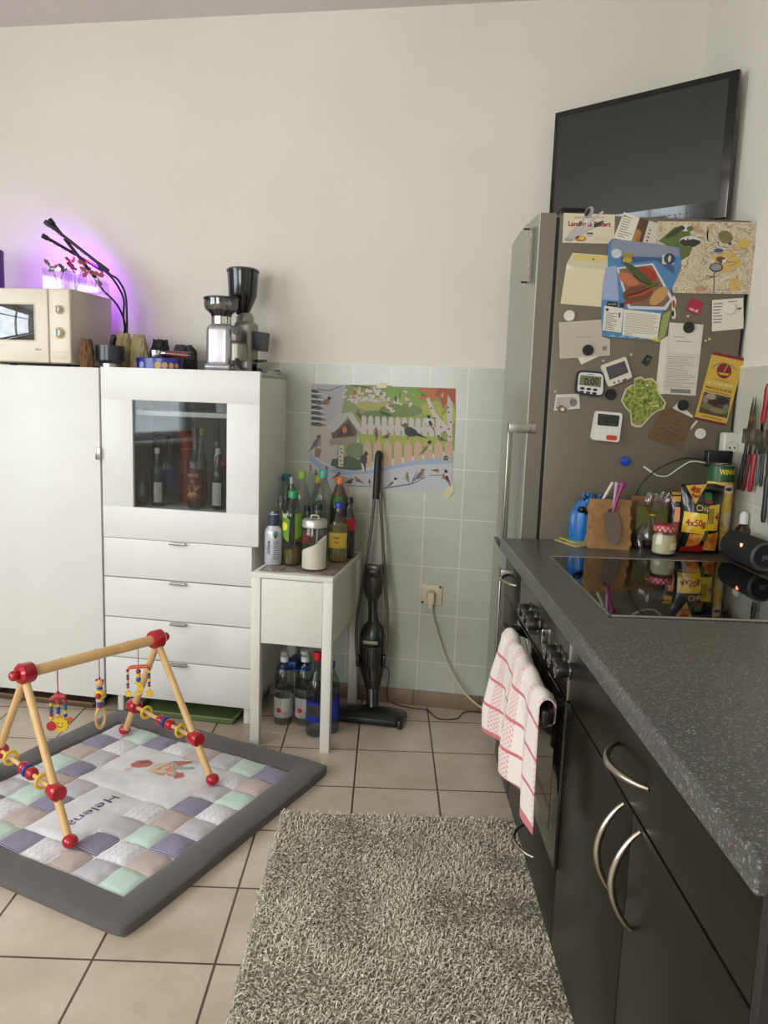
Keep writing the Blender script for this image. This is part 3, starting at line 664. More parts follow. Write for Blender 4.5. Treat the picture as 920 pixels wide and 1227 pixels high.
for (x, y, rx, ry, a, c) in ((620, 600, 95, 45, .5, (176, 104, 66)), (770, 560, 100, 60, .4, (150, 48, 30)), (700, 545, 150, 30, .65, (60, 78, 34)), (740, 600, 90, 26, .5, (38, 50, 26)), (700, 720, 130, 70, -.2, (110, 60, 34)), (800, 660, 80, 26, -.4, (84, 96, 40)), (880, 740, 100, 50, -.8, (186, 140, 90)), (790, 520, 70, 22, .3, (188, 66, 40)), (660, 780, 90, 20, -.3, (142, 44, 26))):
    s.ell(x, y, rx, ry, P('food_%d_%d' % (x, y), c, .45, var=.25, vscale=90), 4+rx*.01, a)
for k in range(7): s.ell(690+k*18, 720-k*6, 100, 6, P('grill_mark', (48, 34, 22), .5), 6, -.25-k*.05) if k % 2 == 0 else s.ell(690+k*18, 730-k*6, 90, 7, P('bacon_print', (186, 80, 50), .5), 6.2, -.25-k*.05)
s.ell(520, 380, 44, 40, P('bowl_print', (190, 192, 190), .4), 3); s.ell(615, 400, 44, 26, P('glass_print', (150, 126, 50), .4), 3); s.ell(612, 438, 42, 24, P('oil_print', (176, 150, 70), .4), 3.2)
s.pr([(1040-130, 390), (1080-80, 380), (1010, 470), (905, 470)], P('label_cream', (200, 190, 140), .5), 4); s.ell(970, 425, 48, 48, P('badge_blue', (36, 60, 100), .5), 5); s.ell(970, 425, 12, 30, P('label_cream', (200, 190, 140), .5), 6, .2)
s.pr([(442, 784), (532, 794), (528, 836), (436, 826)], DKS, 5); s.txt('GRILL GEMÜSE', (484, 810), 70, PAPER, hpx=10, lift=6); s.pr([(548, 798), (586, 802), (584, 840), (546, 836)], DKS, 5)
s.pr([(418, 822), (580, 848), (560, 1052), (400, 1030)], PAPER, 5); s.lines((436, 880), (540, 892), (420, 1016), 11, INK, seed=8, lift=6, w=4, jag=.5); s.ell(442, 856, 13, 13, DKS, 6); s.pr([(540, 880), (554, 882), (552, 924), (538, 922)], BLU, 6)
s.pr([(582, 854), (898, 888), (866, 1112), (568, 1072)], PAPER, 5); s.lines((600, 884), (880, 908), (584, 1040), 12, GREYP, seed=9, lift=6, w=3.5, jag=.15); s.lines((590, 1052), (660, 1062), (588, 1064), 2, INK, seed=4, lift=6, w=3)
for k in range(5): s.pr([(440+k*85, 1086+k*6), (490+k*85, 1062+k*6), (520+k*85, 1092+k*5)], P('brochure_sky', (110, 160, 196), .5), 4)
s.pr([(912, 900), (985, 860), (930, 1090), (870, 1114)], P('leaf_corner', (140, 150, 84), .5), 5); s.pr([(800, 1108), (870, 1085), (900, 1130), (860, 1130)], P('lemon_corner', (190, 170, 60), .5), 5)
s.done('food_brochure', 'blue food brochure with a picture of grilled vegetables in a tray', 'brochure')
# white letter
s = Sheet(F6, .0); s.base([(248, 320), (440, 312), (282, 388)], PAPER)
s.done('folded_note', 'white note poking out below the grey letter on the fridge side', 'paper')
s = Sheet(F6, .0007); s.base([(100, 44), (450, 20), (450, 160), (516, 180), (518, 312), (106, 340)], P('letter_white', (190, 182, 164), .75))
s.pr([(112, 54), (446, 34), (448, 162), (508, 184), (508, 304), (116, 328)], P('letter_grey', (182, 174, 156), .75)); s.txt('EINLADUNG', (305, 164), 120, GREYP, hpx=10); s.pr([(455, 238), (490, 236), (490, 270), (455, 272)], GREYP, 2)
s.done('letter', 'grey-white letter hanging under the envelope on the fridge side', 'letter')
# USB stick-like magnet
s = Sheet(F6, .0); s.base([(822, 306), (860, 326), (820, 396), (780, 370)], BLACK, .008); s.pr([(824, 320), (848, 332), (826, 372), (800, 356)], P('chip_dark', (40, 46, 38), .4)); s.ell(826, 344, 7, 7, P('chip_light', (120, 120, 90), .4), 2)
s.done('black_clip_magnet', 'small black rectangular magnet below the food brochure', 'magnet')
# round magnets
def disc(px, py, r, m, label, name='round_magnet', h=.007, grp=None, dome=0, off=.0):
    c = pY(px, py, FY-.001-off); t = thing(name, label, 'magnet', c, 0, grp)
    b = MB(); pr = [(r, 0), (r, h*.7), (r*.9, h), (0, h*(1+dome))]
    b.lathe(pr, m, M=RX(pi/2), n=28); obj('magnet_body', b, t); return t
WM = P('white_magnet', (214, 210, 196), .4)
disc(682, 378.5, .0165, WM, 'white round magnet at the left edge above the grey letter')
disc(*F6(335, 270), .0165, BLACK, 'black round magnet holding the grey letter', off=.0016)
disc(*F6(522, 632), .0165, BLACK, 'black round magnet below the white sensor display')
disc(*F6(640, 1176), .0145, P('blue_magnet', (14, 60, 170), .3, coat=.3), 'blue round magnet low on the fridge side', h=.009, dome=.3)
disc(*F7(320, 248), .0165, BLACK, 'black round magnet holding the long receipt', off=.003)
disc(*F7(280, 793), .0165, BLACK, 'black round magnet holding the brown handwritten card', off=.003)
disc(*F7(608, 116), .0170, WM, 'white round magnet holding the note with blue handwriting', off=.0012)
disc(*F7(402, 992), .0165, WM, 'white round magnet under the yellow leaflet')
# stray mini magnets
for k, (x, y, F) in enumerate([(313, 170, F7), (437, 342, F7), (463, 330, F7), (685, 306, F6), (458, 356, F6), (68, 608, F6)]):
    c = pY(*F(x, y), FY-.001); b = MB(); b.lathe([(.0035, 0), (.0035, .006), (0, .006)], P('tiny_magnet', (190, 178, 140), .4), M=RX(pi/2), n=12); o = obj('tiny_magnet', b); o.location = c
    tag(o, ['tiny pin magnet left of the red card', 'tiny pale magnet right of the long receipt, left one of the pair', 'tiny pale magnet right of the long receipt, right one of the pair', 'tiny pin magnet above the white sensor display', 'tiny pin magnet between the letter and the sensor display', 'tiny pin magnet left above the small photo sticker'][k], 'magnet', 'tiny pin magnets on the fridge side')
# temperature sensor
def gadget(name, label, F, pts, m, th, face):
    t = thing(name, label, 'gadget', pY(*F(*[sum(p[i] for p in pts)/len(pts) for i in (0, 1)]), FY))
    off = t.location
    s = Sheet(F, .001); s.base(pts, m, th); s.b.v = [tuple(Vector(v)-off) for v in s.b.v]
    obj('case', s.b, t, ang=60)
    for nm, fn in face:
        q = Sheet(F, .001); q.th = th; fn(q); q.b.v = [tuple(Vector(v)-off) for v in q.b.v]; obj(nm, q.b, t)
    return t
def rnd(pts, r=.18, n=4):
    """round the corners of an outline"""
    o = []; k = len(pts)
    for i in range(k):
        p = Vector(pts[i]); a = Vector(pts[i-1]); c = Vector(pts[(i+1) % k])
        p1 = p+(a-p)*r; p2 = p+(c-p)*r
        for j in range(n+1):
            u = j/n; q = p1*(1-u)**2+p*2*u*(1-u)+p2*u*u; o.append((q.x, q.y))
    return o
LCD = P('lcd_grey_green', (118, 116, 84), .25); LCD2 = P('lcd_violet', (72, 64, 72), .2); LCD3 = P('lcd_dark', (50, 54, 42), .2)
gadget('sensor_display', 'white tilted temperature display with a dark screen', F6, rnd([(442, 396), (646, 320), (700, 492), (504, 574)], .1), P('gadget_white', (206, 202, 184), .4), .014,
       [('screen', lambda q: q.pr([(482, 410), (636, 356), (668, 452), (512, 514)], LCD2)), ('button', lambda q: [q.ell(552, 536, 8, 8, INK, 1), q.ell(588, 522, 8, 8, INK, 1), q.pr([(614, 512), (650, 498), (654, 510), (618, 524)], INK, 1)])])
def digits(st, c, w, h): return lambda q: q.txt(st, c, w, P('lcd_ink', (22, 24, 20), .4), hpx=h, lift=3, bold=.02)
def g1(q): q.pr(rnd([(262, 448), (462, 462), (458, 640), (246, 612)], .2), P('gadget_pale', (206, 206, 200), .4), 1)
gadget('kitchen_timer', 'rounded kitchen timer with a navy rim showing 0:00', F6, rnd([(250, 432), (470, 446), (468, 656), (226, 626)], .22), P('timer_navy', (34, 36, 56), .35), .013,
       [('face', g1), ('screen', lambda q: q.pr([(276, 472), (448, 488), (440, 574), (264, 552)], LCD, 2)), ('digits', digits('0:00', (366, 528), 120, 62)),
        ('brand_line', lambda q: q.lines((330, 464), (390, 468), (330, 464), 1, GREYP, lift=3, w=5)),
        ('button', lambda q: [q.pr(rnd([(274+k*52+j*-6, 570+j*30+k*6), (310+k*52-j*6, 573+j*30+k*6), (308+k*52-j*6, 593+j*30+k*6), (272+k*52-j*6, 590+j*30+k*6)], .3), DKS, 2.5) for k in range(3) for j in range(2)])])
gadget('countdown_timer', 'square white timer with an orange-red button showing 11:05', F6, rnd([(400, 764), (622, 784), (590, 1024), (360, 1000)], .12), P('gadget_white2', (214, 212, 204), .4), .014,
       [('screen', lambda q: q.pr(rnd([(418, 786), (596, 804), (584, 896), (412, 882)], .1), LCD3, 1)), ('digits', digits('11:05', (500, 842), 150, 62)),
        ('button', lambda q: [q.ell(416+k*48-j*6, 922+j*48+k*4, 20, 20, P('soft_button', (222, 220, 214), .5), 2, th=.002) for k in range(4) for j in range(2) if not (j and k > 1)]),
        ('start_button', lambda q: q.pr(rnd([(486, 962), (576, 968), (572, 1008), (484, 1002)], .3), P('orange_red', (200, 60, 34), .4), 3, th=.002))])
# photo sticker
s = Sheet(F6, .0); s.base([(76, 632), (264, 626), (272, 746), (56, 764)], P('sticker_white', (206, 202, 194), .6)); s.lines((84, 660), (250, 654), (70, 740), 8, GREYP, seed=12, w=6, jag=.4)
s.ell(160, 690, 40, 40, P('sticker_face', (180, 166, 160), .6), 2, n=10); s.ell(220, 696, 30, 34, GREYP, 2, n=9); s.pr([(80, 740), (120, 716), (168, 748), (136, 788), (96, 764)], P('sticker_brown', (120, 84, 66), .6), 3); s.ell(128, 752, 16, 14, P('sticker_pale', (214, 196, 180), .6), 4)
s.done('photo_sticker', 'small black and white photo sticker at the left edge of the fridge side', 'sticker')
# green county-shaped magnet
def gm(F=F6):
    pts = [(640, 590), (690, 552), (716, 556), (716, 500), (770, 484), (800, 505), (860, 496), (905, 540), (905, 600), (940, 650), (975, 700), (960, 750), (900, 770), (850, 810), (810, 860), (770, 900), (720, 900), (690, 880), (680, 780), (640, 740), (606, 680), (622, 640)]
    s = Sheet(F, .0); s.base(pts, P('magnet_border', (192, 188, 150), .5), .003)
    c = (785, 680); s.pr([(c[0]+(p[0]-c[0])*.92, c[1]+(p[1]-c[1])*.92) for p in pts], noisemat('county_map', [(.35, (56, 72, 24)), (.48, (110, 128, 44)), (.58, (150, 156, 70)), (.7, (180, 160, 84))], 90, .5, 6), 2)
    s.ell(745, 862, 30, 16, P('town_rose', (150, 120, 110), .6), 3); s.ell(820, 556, 12, 7, PAPER, 3)
    for k in range(6):
        rr = random.Random(k); x, y = 700+rr.random()*160, 560+rr.random()*180; s.pr([(x, y), (x+60, y+rr.uniform(-30, 30)), (x+60, y+3), (x, y+4)], P('road_line', (190, 180, 120), .6), 3)
    s.done('county_magnet', 'green map-shaped magnet with a pale outline in the middle of the fridge side', 'magnet')
gm()
# red square card
s = Sheet(F7, .0); s.base([(340, 38), (430, 74), (388, 166), (300, 128)], P('red_card', (158, 34, 52), .5)); s.txt('ver.di', (356, 124), 66, PAPER, hpx=22, bold=.03, dir=(.93, .36)); s.done('red_square_card', 'small red square card with white lettering right of the brochure', 'card')
# receipt
s = Sheet(F7, .0); s.base([(126, 336), (190, 300), (190, 700), (140, 716), (88, 708)], PAPER)
s.done('receipt_back_sheet', 'white sheet showing at the left behind the long receipt', 'paper')
s = Sheet(F7, .0008); s.base([(186, 212), (426, 228), (370, 726), (138, 712)], P('receipt_white', (200, 194, 178), .75)); s.lines((178, 450), (384, 456), (152, 676), 17, GREYP, seed=21, w=3, jag=.5); s.pr([(196, 678), (336, 686), (334, 712), (192, 704)], GREYP, 2); s.lines((210, 240), (300, 246), (210, 262), 3, GREYP, seed=2, w=2)
s.done('long_receipt', 'long white printed receipt pinned right of the green map magnet', 'receipt')
s = Sheet(F7, .0018); s.base([(196, 214), (416, 230), (392, 440), (184, 420)], P('note_white', (208, 202, 188), .75)); s.lines((214, 310), (300, 316), (214, 310), 1, P('blush_ink', (150, 120, 110), .8), w=4); s.lines((232, 340), (350, 348), (232, 340), 1, P('blush_ink', (150, 120, 110), .8), w=5)
s.done('small_note', 'small blank-looking note over the top of the long receipt', 'note')
# handwritten note
s = Sheet(F7, .0); s.base([(486, 56), (704, 40), (706, 256), (484, 276)], PAPER)
s.lines((494, 80), (560, 76), (494, 210), 7, P('blue_ink', (66, 70, 110), .7), seed=31, w=6, jag=.5); s.lines((600, 66), (664, 60), (600, 72), 1, P('blue_ink', (66, 70, 110), .7), w=5); s.lines((664, 110), (696, 108), (664, 116), 2, P('blue_ink', (66, 70, 110), .7), w=6)
s.done('handwritten_note', 'square white note with blue handwriting below the map', 'note')
# brown card, pointed paper behind
s = Sheet(F7, .0); s.base([(210, 812), (250, 770), (350, 868), (345, 900)], PAPER); s.done('white_scrap', 'white paper scrap behind the brown handwritten card', 'paper')
s = Sheet(F7, .0008); s.base([(154, 790), (352, 882), (330, 960), (306, 1010), (268, 1112), (200, 1076), (150, 1064), (36, 1016), (100, 880)], P('brown_card_side', (104, 80, 54), .8)); s.lines((140, 850), (190, 868), (90, 990), 4, P('brown_ink', (66, 48, 34), .8), seed=41, w=4, jag=.4); s.lines((210, 880), (300, 920), (150, 1000), 5, P('brown_ink', (66, 48, 34), .8), seed=42, w=4, jag=.5)
s.done('brown_note', 'torn brown card with handwriting below the long receipt', 'card')
s = Sheet(F7, .0); s.base([(376, 898), (386, 904), (332, 970), (340, 940)], PAPER); s.done('paper_tip', 'thin white paper tip between brown card and yellow leaflet', 'paper')
# yellow leaflet
s = Sheet(F7, .0006); LY = P('leaflet_yellow', (196, 160, 62), .55); LR = P('leaflet_red', (120, 26, 30), .55)
s.base([(488, 418), (716, 464), (582, 938), (360, 886)], LY, .0015)
s.pr([(488, 418), (716, 464), (712, 484), (482, 436)], LR); s.pr([(364, 874), (586, 920), (582, 938), (360, 886)], LR, 1); s.ell(570, 552, 52, 54, LR, 2); s.pr([(524, 560), (608, 572), (596, 586), (540, 578)], LY, 3); s.pr([(566, 556), (596, 504), (600, 508), (572, 560)], LY, 3)
for k in range(13):
    a = -2.55+k*.155; s.pr([(575+cos(a)*100-6, 570+sin(a)*88+ (k*2)), (575+cos(a)*100+5, 570+sin(a)*88+k*2+2), (575+cos(a)*100+5, 582+sin(a)*88+k*2), (575+cos(a)*100-6, 580+sin(a)*88+k*2)], GREYP, 2)
s.lines((498, 604), (606, 630), (498, 604), 1, INK, w=3, jag=0)
s.txt('Sa. 10.00-18.00', (540, 645), 180, P('leaflet_white', (214, 200, 150), .6), hpx=22, dir=(.98, .2)); s.txt('Mobil 0172 44 54 500', (532, 682), 184, INK, hpx=15, bold=.03, dir=(.975, .22)); s.lines((440, 684), (612, 722), (440, 684), 1, INK, w=4, jag=0)
s.pr([(430, 698), (616, 738), (590, 884), (392, 842)], P('photo_dark', (74, 66, 54), .5), 2)
for (x, y, rx, ry, c) in ((480, 730, 34, 22, (150, 140, 120)), (560, 760, 40, 26, (40, 36, 30)), (450, 800, 46, 20, (110, 100, 60)), (520, 830, 60, 18, (130, 120, 70)), (580, 820, 20, 34, (110, 108, 96)), (500, 776, 40, 20, (56, 34, 28)), (440, 750, 18, 30, (130, 126, 110))): s.ell(x, y, rx, ry, P('leafphoto_%d' % x, c, .5, var=.3, vscale=120), 3+x*.001, .2)
s.lines((412, 862), (560, 896), (416, 870), 1, INK, w=5, jag=.1)
s.done('yellow_leaflet', 'yellow and red leaflet with a round boat emblem at the right of the fridge side', 'leaflet')
s = Sheet(F7, .0); s.base([(204, 40), (222, 24), (236, 60), (224, 110), (234, 160), (226, 188), (206, 184)], PAPER, .002); s.ell(216, 84, 9, 30, RED, 2); s.ell(212, 150, 8, 24, DKS, 2)
s.done('cutout_sticker', 'small cut-out sticker half hidden behind the brochure', 'sticker')
# ------------------------------------------------------------------ groceries on the worktop in front of the fridge
def pillow(w, h, d, m, fn=None, nu=22, nv=26, crimp=.06, seed=0, crump=.004):
    """a filled bag standing on its bottom edge, width w (x), height h (z), depth d (y); returns mesh and front surface function"""
    def front(u, v, sgn):
        x = (u-.5)*w; z = v*h
        q = (max(0, sin(pi*u))**.55)*(max(0, sin(pi*min(1, v/(1-crimp))))**.5 if v < 1-crimp else 0)
        nz = noise.noise(Vector((u*5+seed, v*6, sgn*3+seed)))*crump+noise.noise(Vector((u*13+seed, v*15, sgn+seed)))*crump*.4
        pinch = 1-.10*sin(pi*v)*1.0
        X = x*(1-.07*sin(pi*min(1, v)))
        return Vector((X, sgn*(d/2*q+abs(nz)*1.0*(q > .05)+.0006), z+.0))
    b = MB()
    b.grid(lambda u, v: front(u, v, -1), nu, nv, m); b.grid(lambda u, v: front(u, v, 1), nu, nv, m)
    return b, lambda x, z, lift=.0012: (lambda p: Vector((p.x, p.y-lift, p.z)))(front(max(0, min(1, x/w+.5)), max(0, min(1, z/h)), -1))
def conform(b, surf, pts, m, lift=.0012, n=8):
    """a printed patch following a bag's front: quad corners in (x, z)"""
    (ax, az), (bx, bz), (cx, cz), (dx, dz) = pts
    def f(u, v):
        x = (ax*(1-u)+bx*u)*(1-v)+(dx*(1-u)+cx*u)*v; z = (az*(1-u)+bz*u)*(1-v)+(dz*(1-u)+cz*u)*v
        return surf(x, z, lift)
    b.grid(f, n, n, m)
FOILK = P('foil_black', (22, 24, 22), .22, coat=.3); FYEL = P('foil_yellow', (222, 186, 40), .3, coat=.2); FRED = P('foil_red', (150, 26, 22), .3, coat=.2)
CHIP = noisemat('chips_print', [(.35, (170, 84, 30)), (.55, (214, 132, 52)), (.7, (226, 168, 90))], 35, .35)
def at(px, py, y): return pY(px, py, y)
# chips multipack, black and yellow
yb = 2.255; a = at(812, 660, yb); c = at(872, 583, yb)
W = c.x-a.x; H = c.z-WZ
t = thing('chips_multipack', 'black and yellow crisps multipack marked 4x50g on the worktop by the hob', 'crisps', ((a.x+c.x)/2, yb+.02, WZ))
b, sf = pillow(W, H, .07, FOILK, seed=2); obj('pack', b, t, ang=80)
b = MB(); conform(b, sf, [(-W*.47, H*.32), (W*.06, H*.30), (W*.06, H*.60), (-W*.45, H*.62)], FYEL); b.text('4x50g', .02, P('pack_red_ink', (150, 20, 26), .4), (-W*.20, 0, H*.46), fn=lambda o: sf(o.x, o.z, .0022), wfit=W*.44, bold=.025, sy=1.35); obj('yellow_band', b, t)
b = MB(); conform(b, sf, [(W*.06, H*.36), (W*.36, H*.36), (W*.38, H*.74), (W*.10, H*.72)], FYEL, .0018); 
for k in range(6): conform(b, sf, [(W*(.09+k*.022), H*.46), (W*(.10+k*.022), H*.46), (W*(.11+k*.022), H*.68), (W*(.10+k*.022), H*.68)], INK, .0026, 3)
b.text('4', .03, MATS['pack_red_ink'], (W*.31, 0, H*.55), fn=lambda o: sf(o.x, o.z, .0028), bold=.03); obj('barcode_patch', b, t)
b = MB(); b.text('Chips', .02, P('gold_print', (206, 184, 110), .35), (-W*.02, 0, H*.68), fn=lambda o: sf(o.x, o.z, .0016), wfit=W*.38, bold=.01, sy=1.2)
conform(b, sf, [(-W*.02, H*.78), (W*.16, H*.76), (W*.18, H*.92), (W*.0, H*.94)], P('print_green', (60, 110, 60), .7)); conform(b, sf, [(-W*.03, H*.76), (W*.17, H*.74), (W*.18, H*.79), (-W*.02, H*.80)], FRED, .002); obj('front_print', b, t)
b = MB(); conform(b, sf, [(-W*.34, H*.10), (-W*.05, H*.14), (W*.02, H*.30), (-W*.30, H*.30)], CHIP); conform(b, sf, [(W*.05, H*.06), (W*.38, H*.05), (W*.40, H*.34), (W*.08, H*.30)], CHIP); conform(b, sf, [(-W*.46, H*.02), (W*.10, H*.03), (W*.02, H*.14), (-W*.44, H*.09)], FRED, .0016); conform(b, sf, [(W*.0, H*.2), (W*.1, H*.2), (W*.12, H*.36), (W*.02, H*.36)], P('print_leaf', (70, 96, 40), .5), .002); obj('crisp_picture', b, t)
# folded-over yellow triangle flap
b = MB(); y = -.03; b.poly([(-W*.48, y, H*1.0), (-W*.02, y-.004, H*1.03), (-W*.25, y-.008, H*.74)], .0012, P('flap_ochre', (206, 160, 60), .35, coat=.2), (0, -1, 0)); b.text('4x', .028, MATS['pack_red_ink'], (-W*.28, y-.0095, H*.95), bold=.03); b.text('Pack', .016, MATS['pack_red_ink'], (-W*.25, y-.0105, H*.86), bold=.03); obj('triangle_flap', b, t)
b = MB(); b.ball((W*.18, -.01, H*.96), .022, FOILK, sc=(1.6, .8, .65)); obj('rolled_top', b, t)
# second crisps pack behind, to the left
yb = 2.315; a = at(798, 660, yb); c = at(826, 590, yb)
t = thing('crisps_pack', 'dark crisps pack with an ochre top behind the yellow and black multipack', 'crisps', ((a.x+c.x)/2+.012, yb, WZ))
W = c.x-a.x+.03; H = c.z-WZ; b, sf = pillow(W, H, .05, FOILK, seed=5); obj('pack', b, t, ang=80)
b = MB(); conform(b, sf, [(-W*.45, H*.84), (W*.4, H*.86), (W*.4, H*1.0), (-W*.46, H*1.0)], P('flap_ochre', (206, 160, 60), .35)); conform(b, sf, [(-W*.4, H*.45), (-W*.1, H*.45), (-W*.1, H*.75), (-W*.36, H*.75)], CHIP); conform(b, sf, [(-W*.42, H*.1), (-W*.2, H*.1), (-W*.2, H*.5), (-W*.42, H*.5)], P('flap_brown', (110, 60, 24), .4), .002); obj('front_print', b, t)
# tall crisps tube
yb = 2.335; a = at(848, 655, yb); c = at(883, 553, yb)
r = .0375; cx = (pY(847, 560, yb).x+pY(882, 560, yb).x)/2; H = pY(865, 553, yb).z-WZ
t = thing('crisps_tube', 'tall green and yellow crisps tube with a white lid behind the multipack', 'crisps', (cx, yb, WZ))
TUBG = P('tube_green', (26, 84, 40), .3, coat=.3); TUBY = noisemat('tube_crisps', [(.35, (190, 130, 40)), (.5, (222, 184, 70)), (.65, (232, 206, 120))], 30, .35)
b = MB(); b.lathe([(r, .0), (r, H*.58), (r, H*.78)], TUBY, n=36); b.lathe([(r, H*.78), (r, H-.012)], TUBG, n=36, cap=False); b.lathe([(r+.0004, 0), (r+.0004, .008)], STEEL, n=36); obj('tube', b, t)
b = MB(); b.lathe([(r+.001, H-.012), (r+.0022, H-.010), (r+.0022, H-.003), (r+.001, H-.002), (r-.002, H-.002), (r-.003, H-.004), (0, H-.004)], G('translucent_lid', (222, 224, 218), .25), n=36, cap=False); b.lathe([(r-.001, H-.0105), (0, H-.0104)], P('lid_white', (214, 214, 206), .4), n=36, cap=False); obj('lid', b, t)
cyl = lambda o: Vector((r*1.01*sin(o.x/r), -r*1.01*cos(o.x/r), o.z))
b = MB(); b.text('WINNER', .024, P('tube_yellow', (236, 206, 40), .4), (.012, 0, H*.89), fn=cyl, wfit=.062, bold=.03, sy=.9); obj('lettering', b, t)
b = MB()
def celp(x, z, rx, rz, m, rad): b.grid(lambda u, v: (lambda o: Vector((rad*sin(o[0]/r), -rad*cos(o[0]/r), o[1])))((x+rx*v*cos(2*pi*u), z+rz*v*sin(2*pi*u))), 18, 3, m)
celp(.014, H*.70, .021, .014, P('tube_white', (226, 222, 206), .4), r*1.012); celp(.014, H*.705, .013, .0055, P('tube_moustache', (96, 48, 28), .4), r*1.02); obj('emblem', b, t); b = MB(); celp(.022, H*.36, .018, .03, P('tube_cream', (216, 200, 170), .4), r*1.012); obj('cream_patch', b, t)
# brown dropper bottle
yb = 2.27; p = pY(884, 650, yb)
t = thing('dropper_bottle', 'small brown bottle with a white dropper cap behind the black speaker', 'bottle', (p.x+.006, yb-.01, WZ)); h0 = pY(884, 612, yb).z-WZ
AMB = P('amber_glass', (48, 24, 12), .12, coat=.5)
b = MB(); b.lathe([(.022, 0), (.024, .004), (.024, h0*.52), (.021, h0*.62), (.010, h0*.70), (.010, h0*.74)], AMB, n=26); obj('body', b, t)
b = MB(); b.lathe([(.0125, h0*.72), (.0125, h0*.9), (.011, h0*.95), (.006, h0)], P('cap_white', (214, 214, 210), .4), n=22); obj('cap', b, t)
# loudspeaker, a lying cylinder
p0 = Vector((.998, 2.205, WZ+.043)); p1 = Vector((.998, 2.01, WZ+.043)); r = .041
t = thing('loudspeaker', 'black cylindrical portable loudspeaker lying against the right wall', 'speaker', (p0.x, (p0.y+p1.y)/2, WZ)); L = p0.y-p1.y
M = TR(0, L/2, .043) @ RX(pi/2)
fab = P('speaker_fabric', (20, 20, 21), .85, bump=.4, bscale=900)
b = MB(); b.lathe([(r*.8, 0), (r, .01), (r, L-.01), (r*.93, L)], fab, M=M, n=40); obj('body', b, t)
b = MB(); b.M = M; b.lathe([(r*.93, L-.004), (r*.98, L), (r*.86, L+.006), (r*.74, L+.002)], P('speaker_ring', (58, 60, 58), .5), n=40, cap=False); b.lathe([(r*.74, L+.002), (r*.5, L-.002), (0, L+.001)], BLKM, n=40, cap=False); obj('end_ring', b, t)
b = MB(); b.text('JBL', .016, P('speaker_logo', (90, 90, 88), .5), (0, -L/2-.0035, .043), bold=.03); obj('logo', b, t)
b = MB(); an = .42; b.box((-r*1.02*sin(1.1)-.001, -L/2+.06, .043+r*cos(1.1)-.003), (-r*.96*sin(1.1), -L/2+.068, .043+r*cos(1.1)+.005), P('speaker_led', (255, 90, 60), .4, emit=(255, 110, 70), es=6)); obj('indicator_light', b, t, label='small glowing red light')
# glass jar with red checked lid
yb = 2.225; cx = pY(795.5, 650, yb).x; r = (pY(810, 650, yb).x-pY(781, 650, yb).x)/2; H = pY(795, 628, yb).z-WZ
t = thing('jam_jar', 'small glass jar of pale cream with a red checked lid', 'jar', (cx, yb, WZ))
b = MB(); b.lathe([(r*.8, 0), (r, .006), (r, H*.55), (r*.86, H*.72), (r*.86, H*.80)], G('jar_glass', (232, 234, 224), .05), n=12); obj('glass', b, t, ang=20)
b = MB(); b.lathe([(r*.74, .004), (r*.94, .009), (r*.94, H*.55), (r*.8, H*.68), (0, H*.68)], P('pale_cream', (190, 184, 148), .6), n=12); obj('contents', b, t, label='pale creamy contents')
chk = P('lid_pink', (206, 150, 146), .4)
b = MB(); b.lathe([(r*.92, H*.78), (r*.94, H*.80), (r*.94, H*.96), (r*.9, H), (0, H)], P('lid_red', (168, 40, 50), .35), n=28)
for k in range(28):
    if k % 2 == 0: continue
    for j in (0, 1):
        a0 = 2*pi*(k+j)/28; a1 = a0+2*pi/28; z0 = H*(.80+.08*j); q = r*.945
        b.add([(q*cos(a0), q*sin(a0), z0), (q*cos(a1), q*sin(a1), z0), (q*cos(a1), q*sin(a1), z0+H*.08), (q*cos(a0), q*sin(a0), z0+H*.08)], [(0, 1, 2, 3)], chk)
obj('lid', b, t, label='red and white checked lid')
b = MB(); b.grid(lambda u, v: (r*1.01*sin(.15+u*.75), -r*1.01*cos(.15+u*.75), H*(.22+v*.24)), 6, 2, PAPER2); obj('jar_label', b, t)
# kraft paper bag with window
def bagbox(name, label, cat, x0, x1, ztop, yb, dp, m, seed, fold=.012):
    t = thing(name, label, cat, ((x0+x1)/2, yb, WZ)); W = x1-x0; H = ztop-WZ; b = MB()
    def f(u, v):
        a = u*4; k = int(a) % 4; q = a-int(a); dd = dp*(1-v*.75)/2; ww = W/2*(1-.03*v)
        cs = [(-ww, -dd), (ww, -dd), (ww, dd), (-ww, dd)]; p = cs[k]; n2 = cs[(k+1) % 4]
        x = p[0]+(n2[0]-p[0])*q; y = p[1]+(n2[1]-p[1])*q
        nz = noise.noise(Vector((x*30+seed, y*30, v*7)))*.006+noise.noise(Vector((x*80+seed, y*50, v*18)))*.003
        return Vector((x+nz*(abs(x) > ww*.9), y-(abs(nz)*1.2 if y < 0 else -abs(nz)), v*H))
    b.grid(f, 64, 26, m, closeu=True); b.grid(lambda u, v: (-W/2+W*u, (v-.5)*dp, .001), 2, 2, m)
    b.box((-W/2*.98, -dp*.12-.004, H-fold*1.6), (W/2*.98, dp*.10, H), m, .003)
    obj('bag_body', b, t, ang=70); return t, W, H
KR = P('kraft_paper', (150, 112, 70), .8, bump=.25, bscale=60, var=.12)
x0, x1, zt = pY(705, 650, 2.30).x, pY(754, 650, 2.30).x, pY(730, 599, 2.30).z
t, W, H = bagbox('kraft_paper_bag', 'upright brown kraft paper bag with a clear window and a magenta clip', 'bag', x0, x1, zt, 2.318, .06, KR, 3)
b = MB()
def ov(u, v):
    a = 2*pi*u; return (.002+W*.22*v*cos(a), -.0465+(.018*((.47*H+.40*H*v*sin(a))/H)), H*.47+H*.36*v*sin(a)-.1*W*v*cos(a))
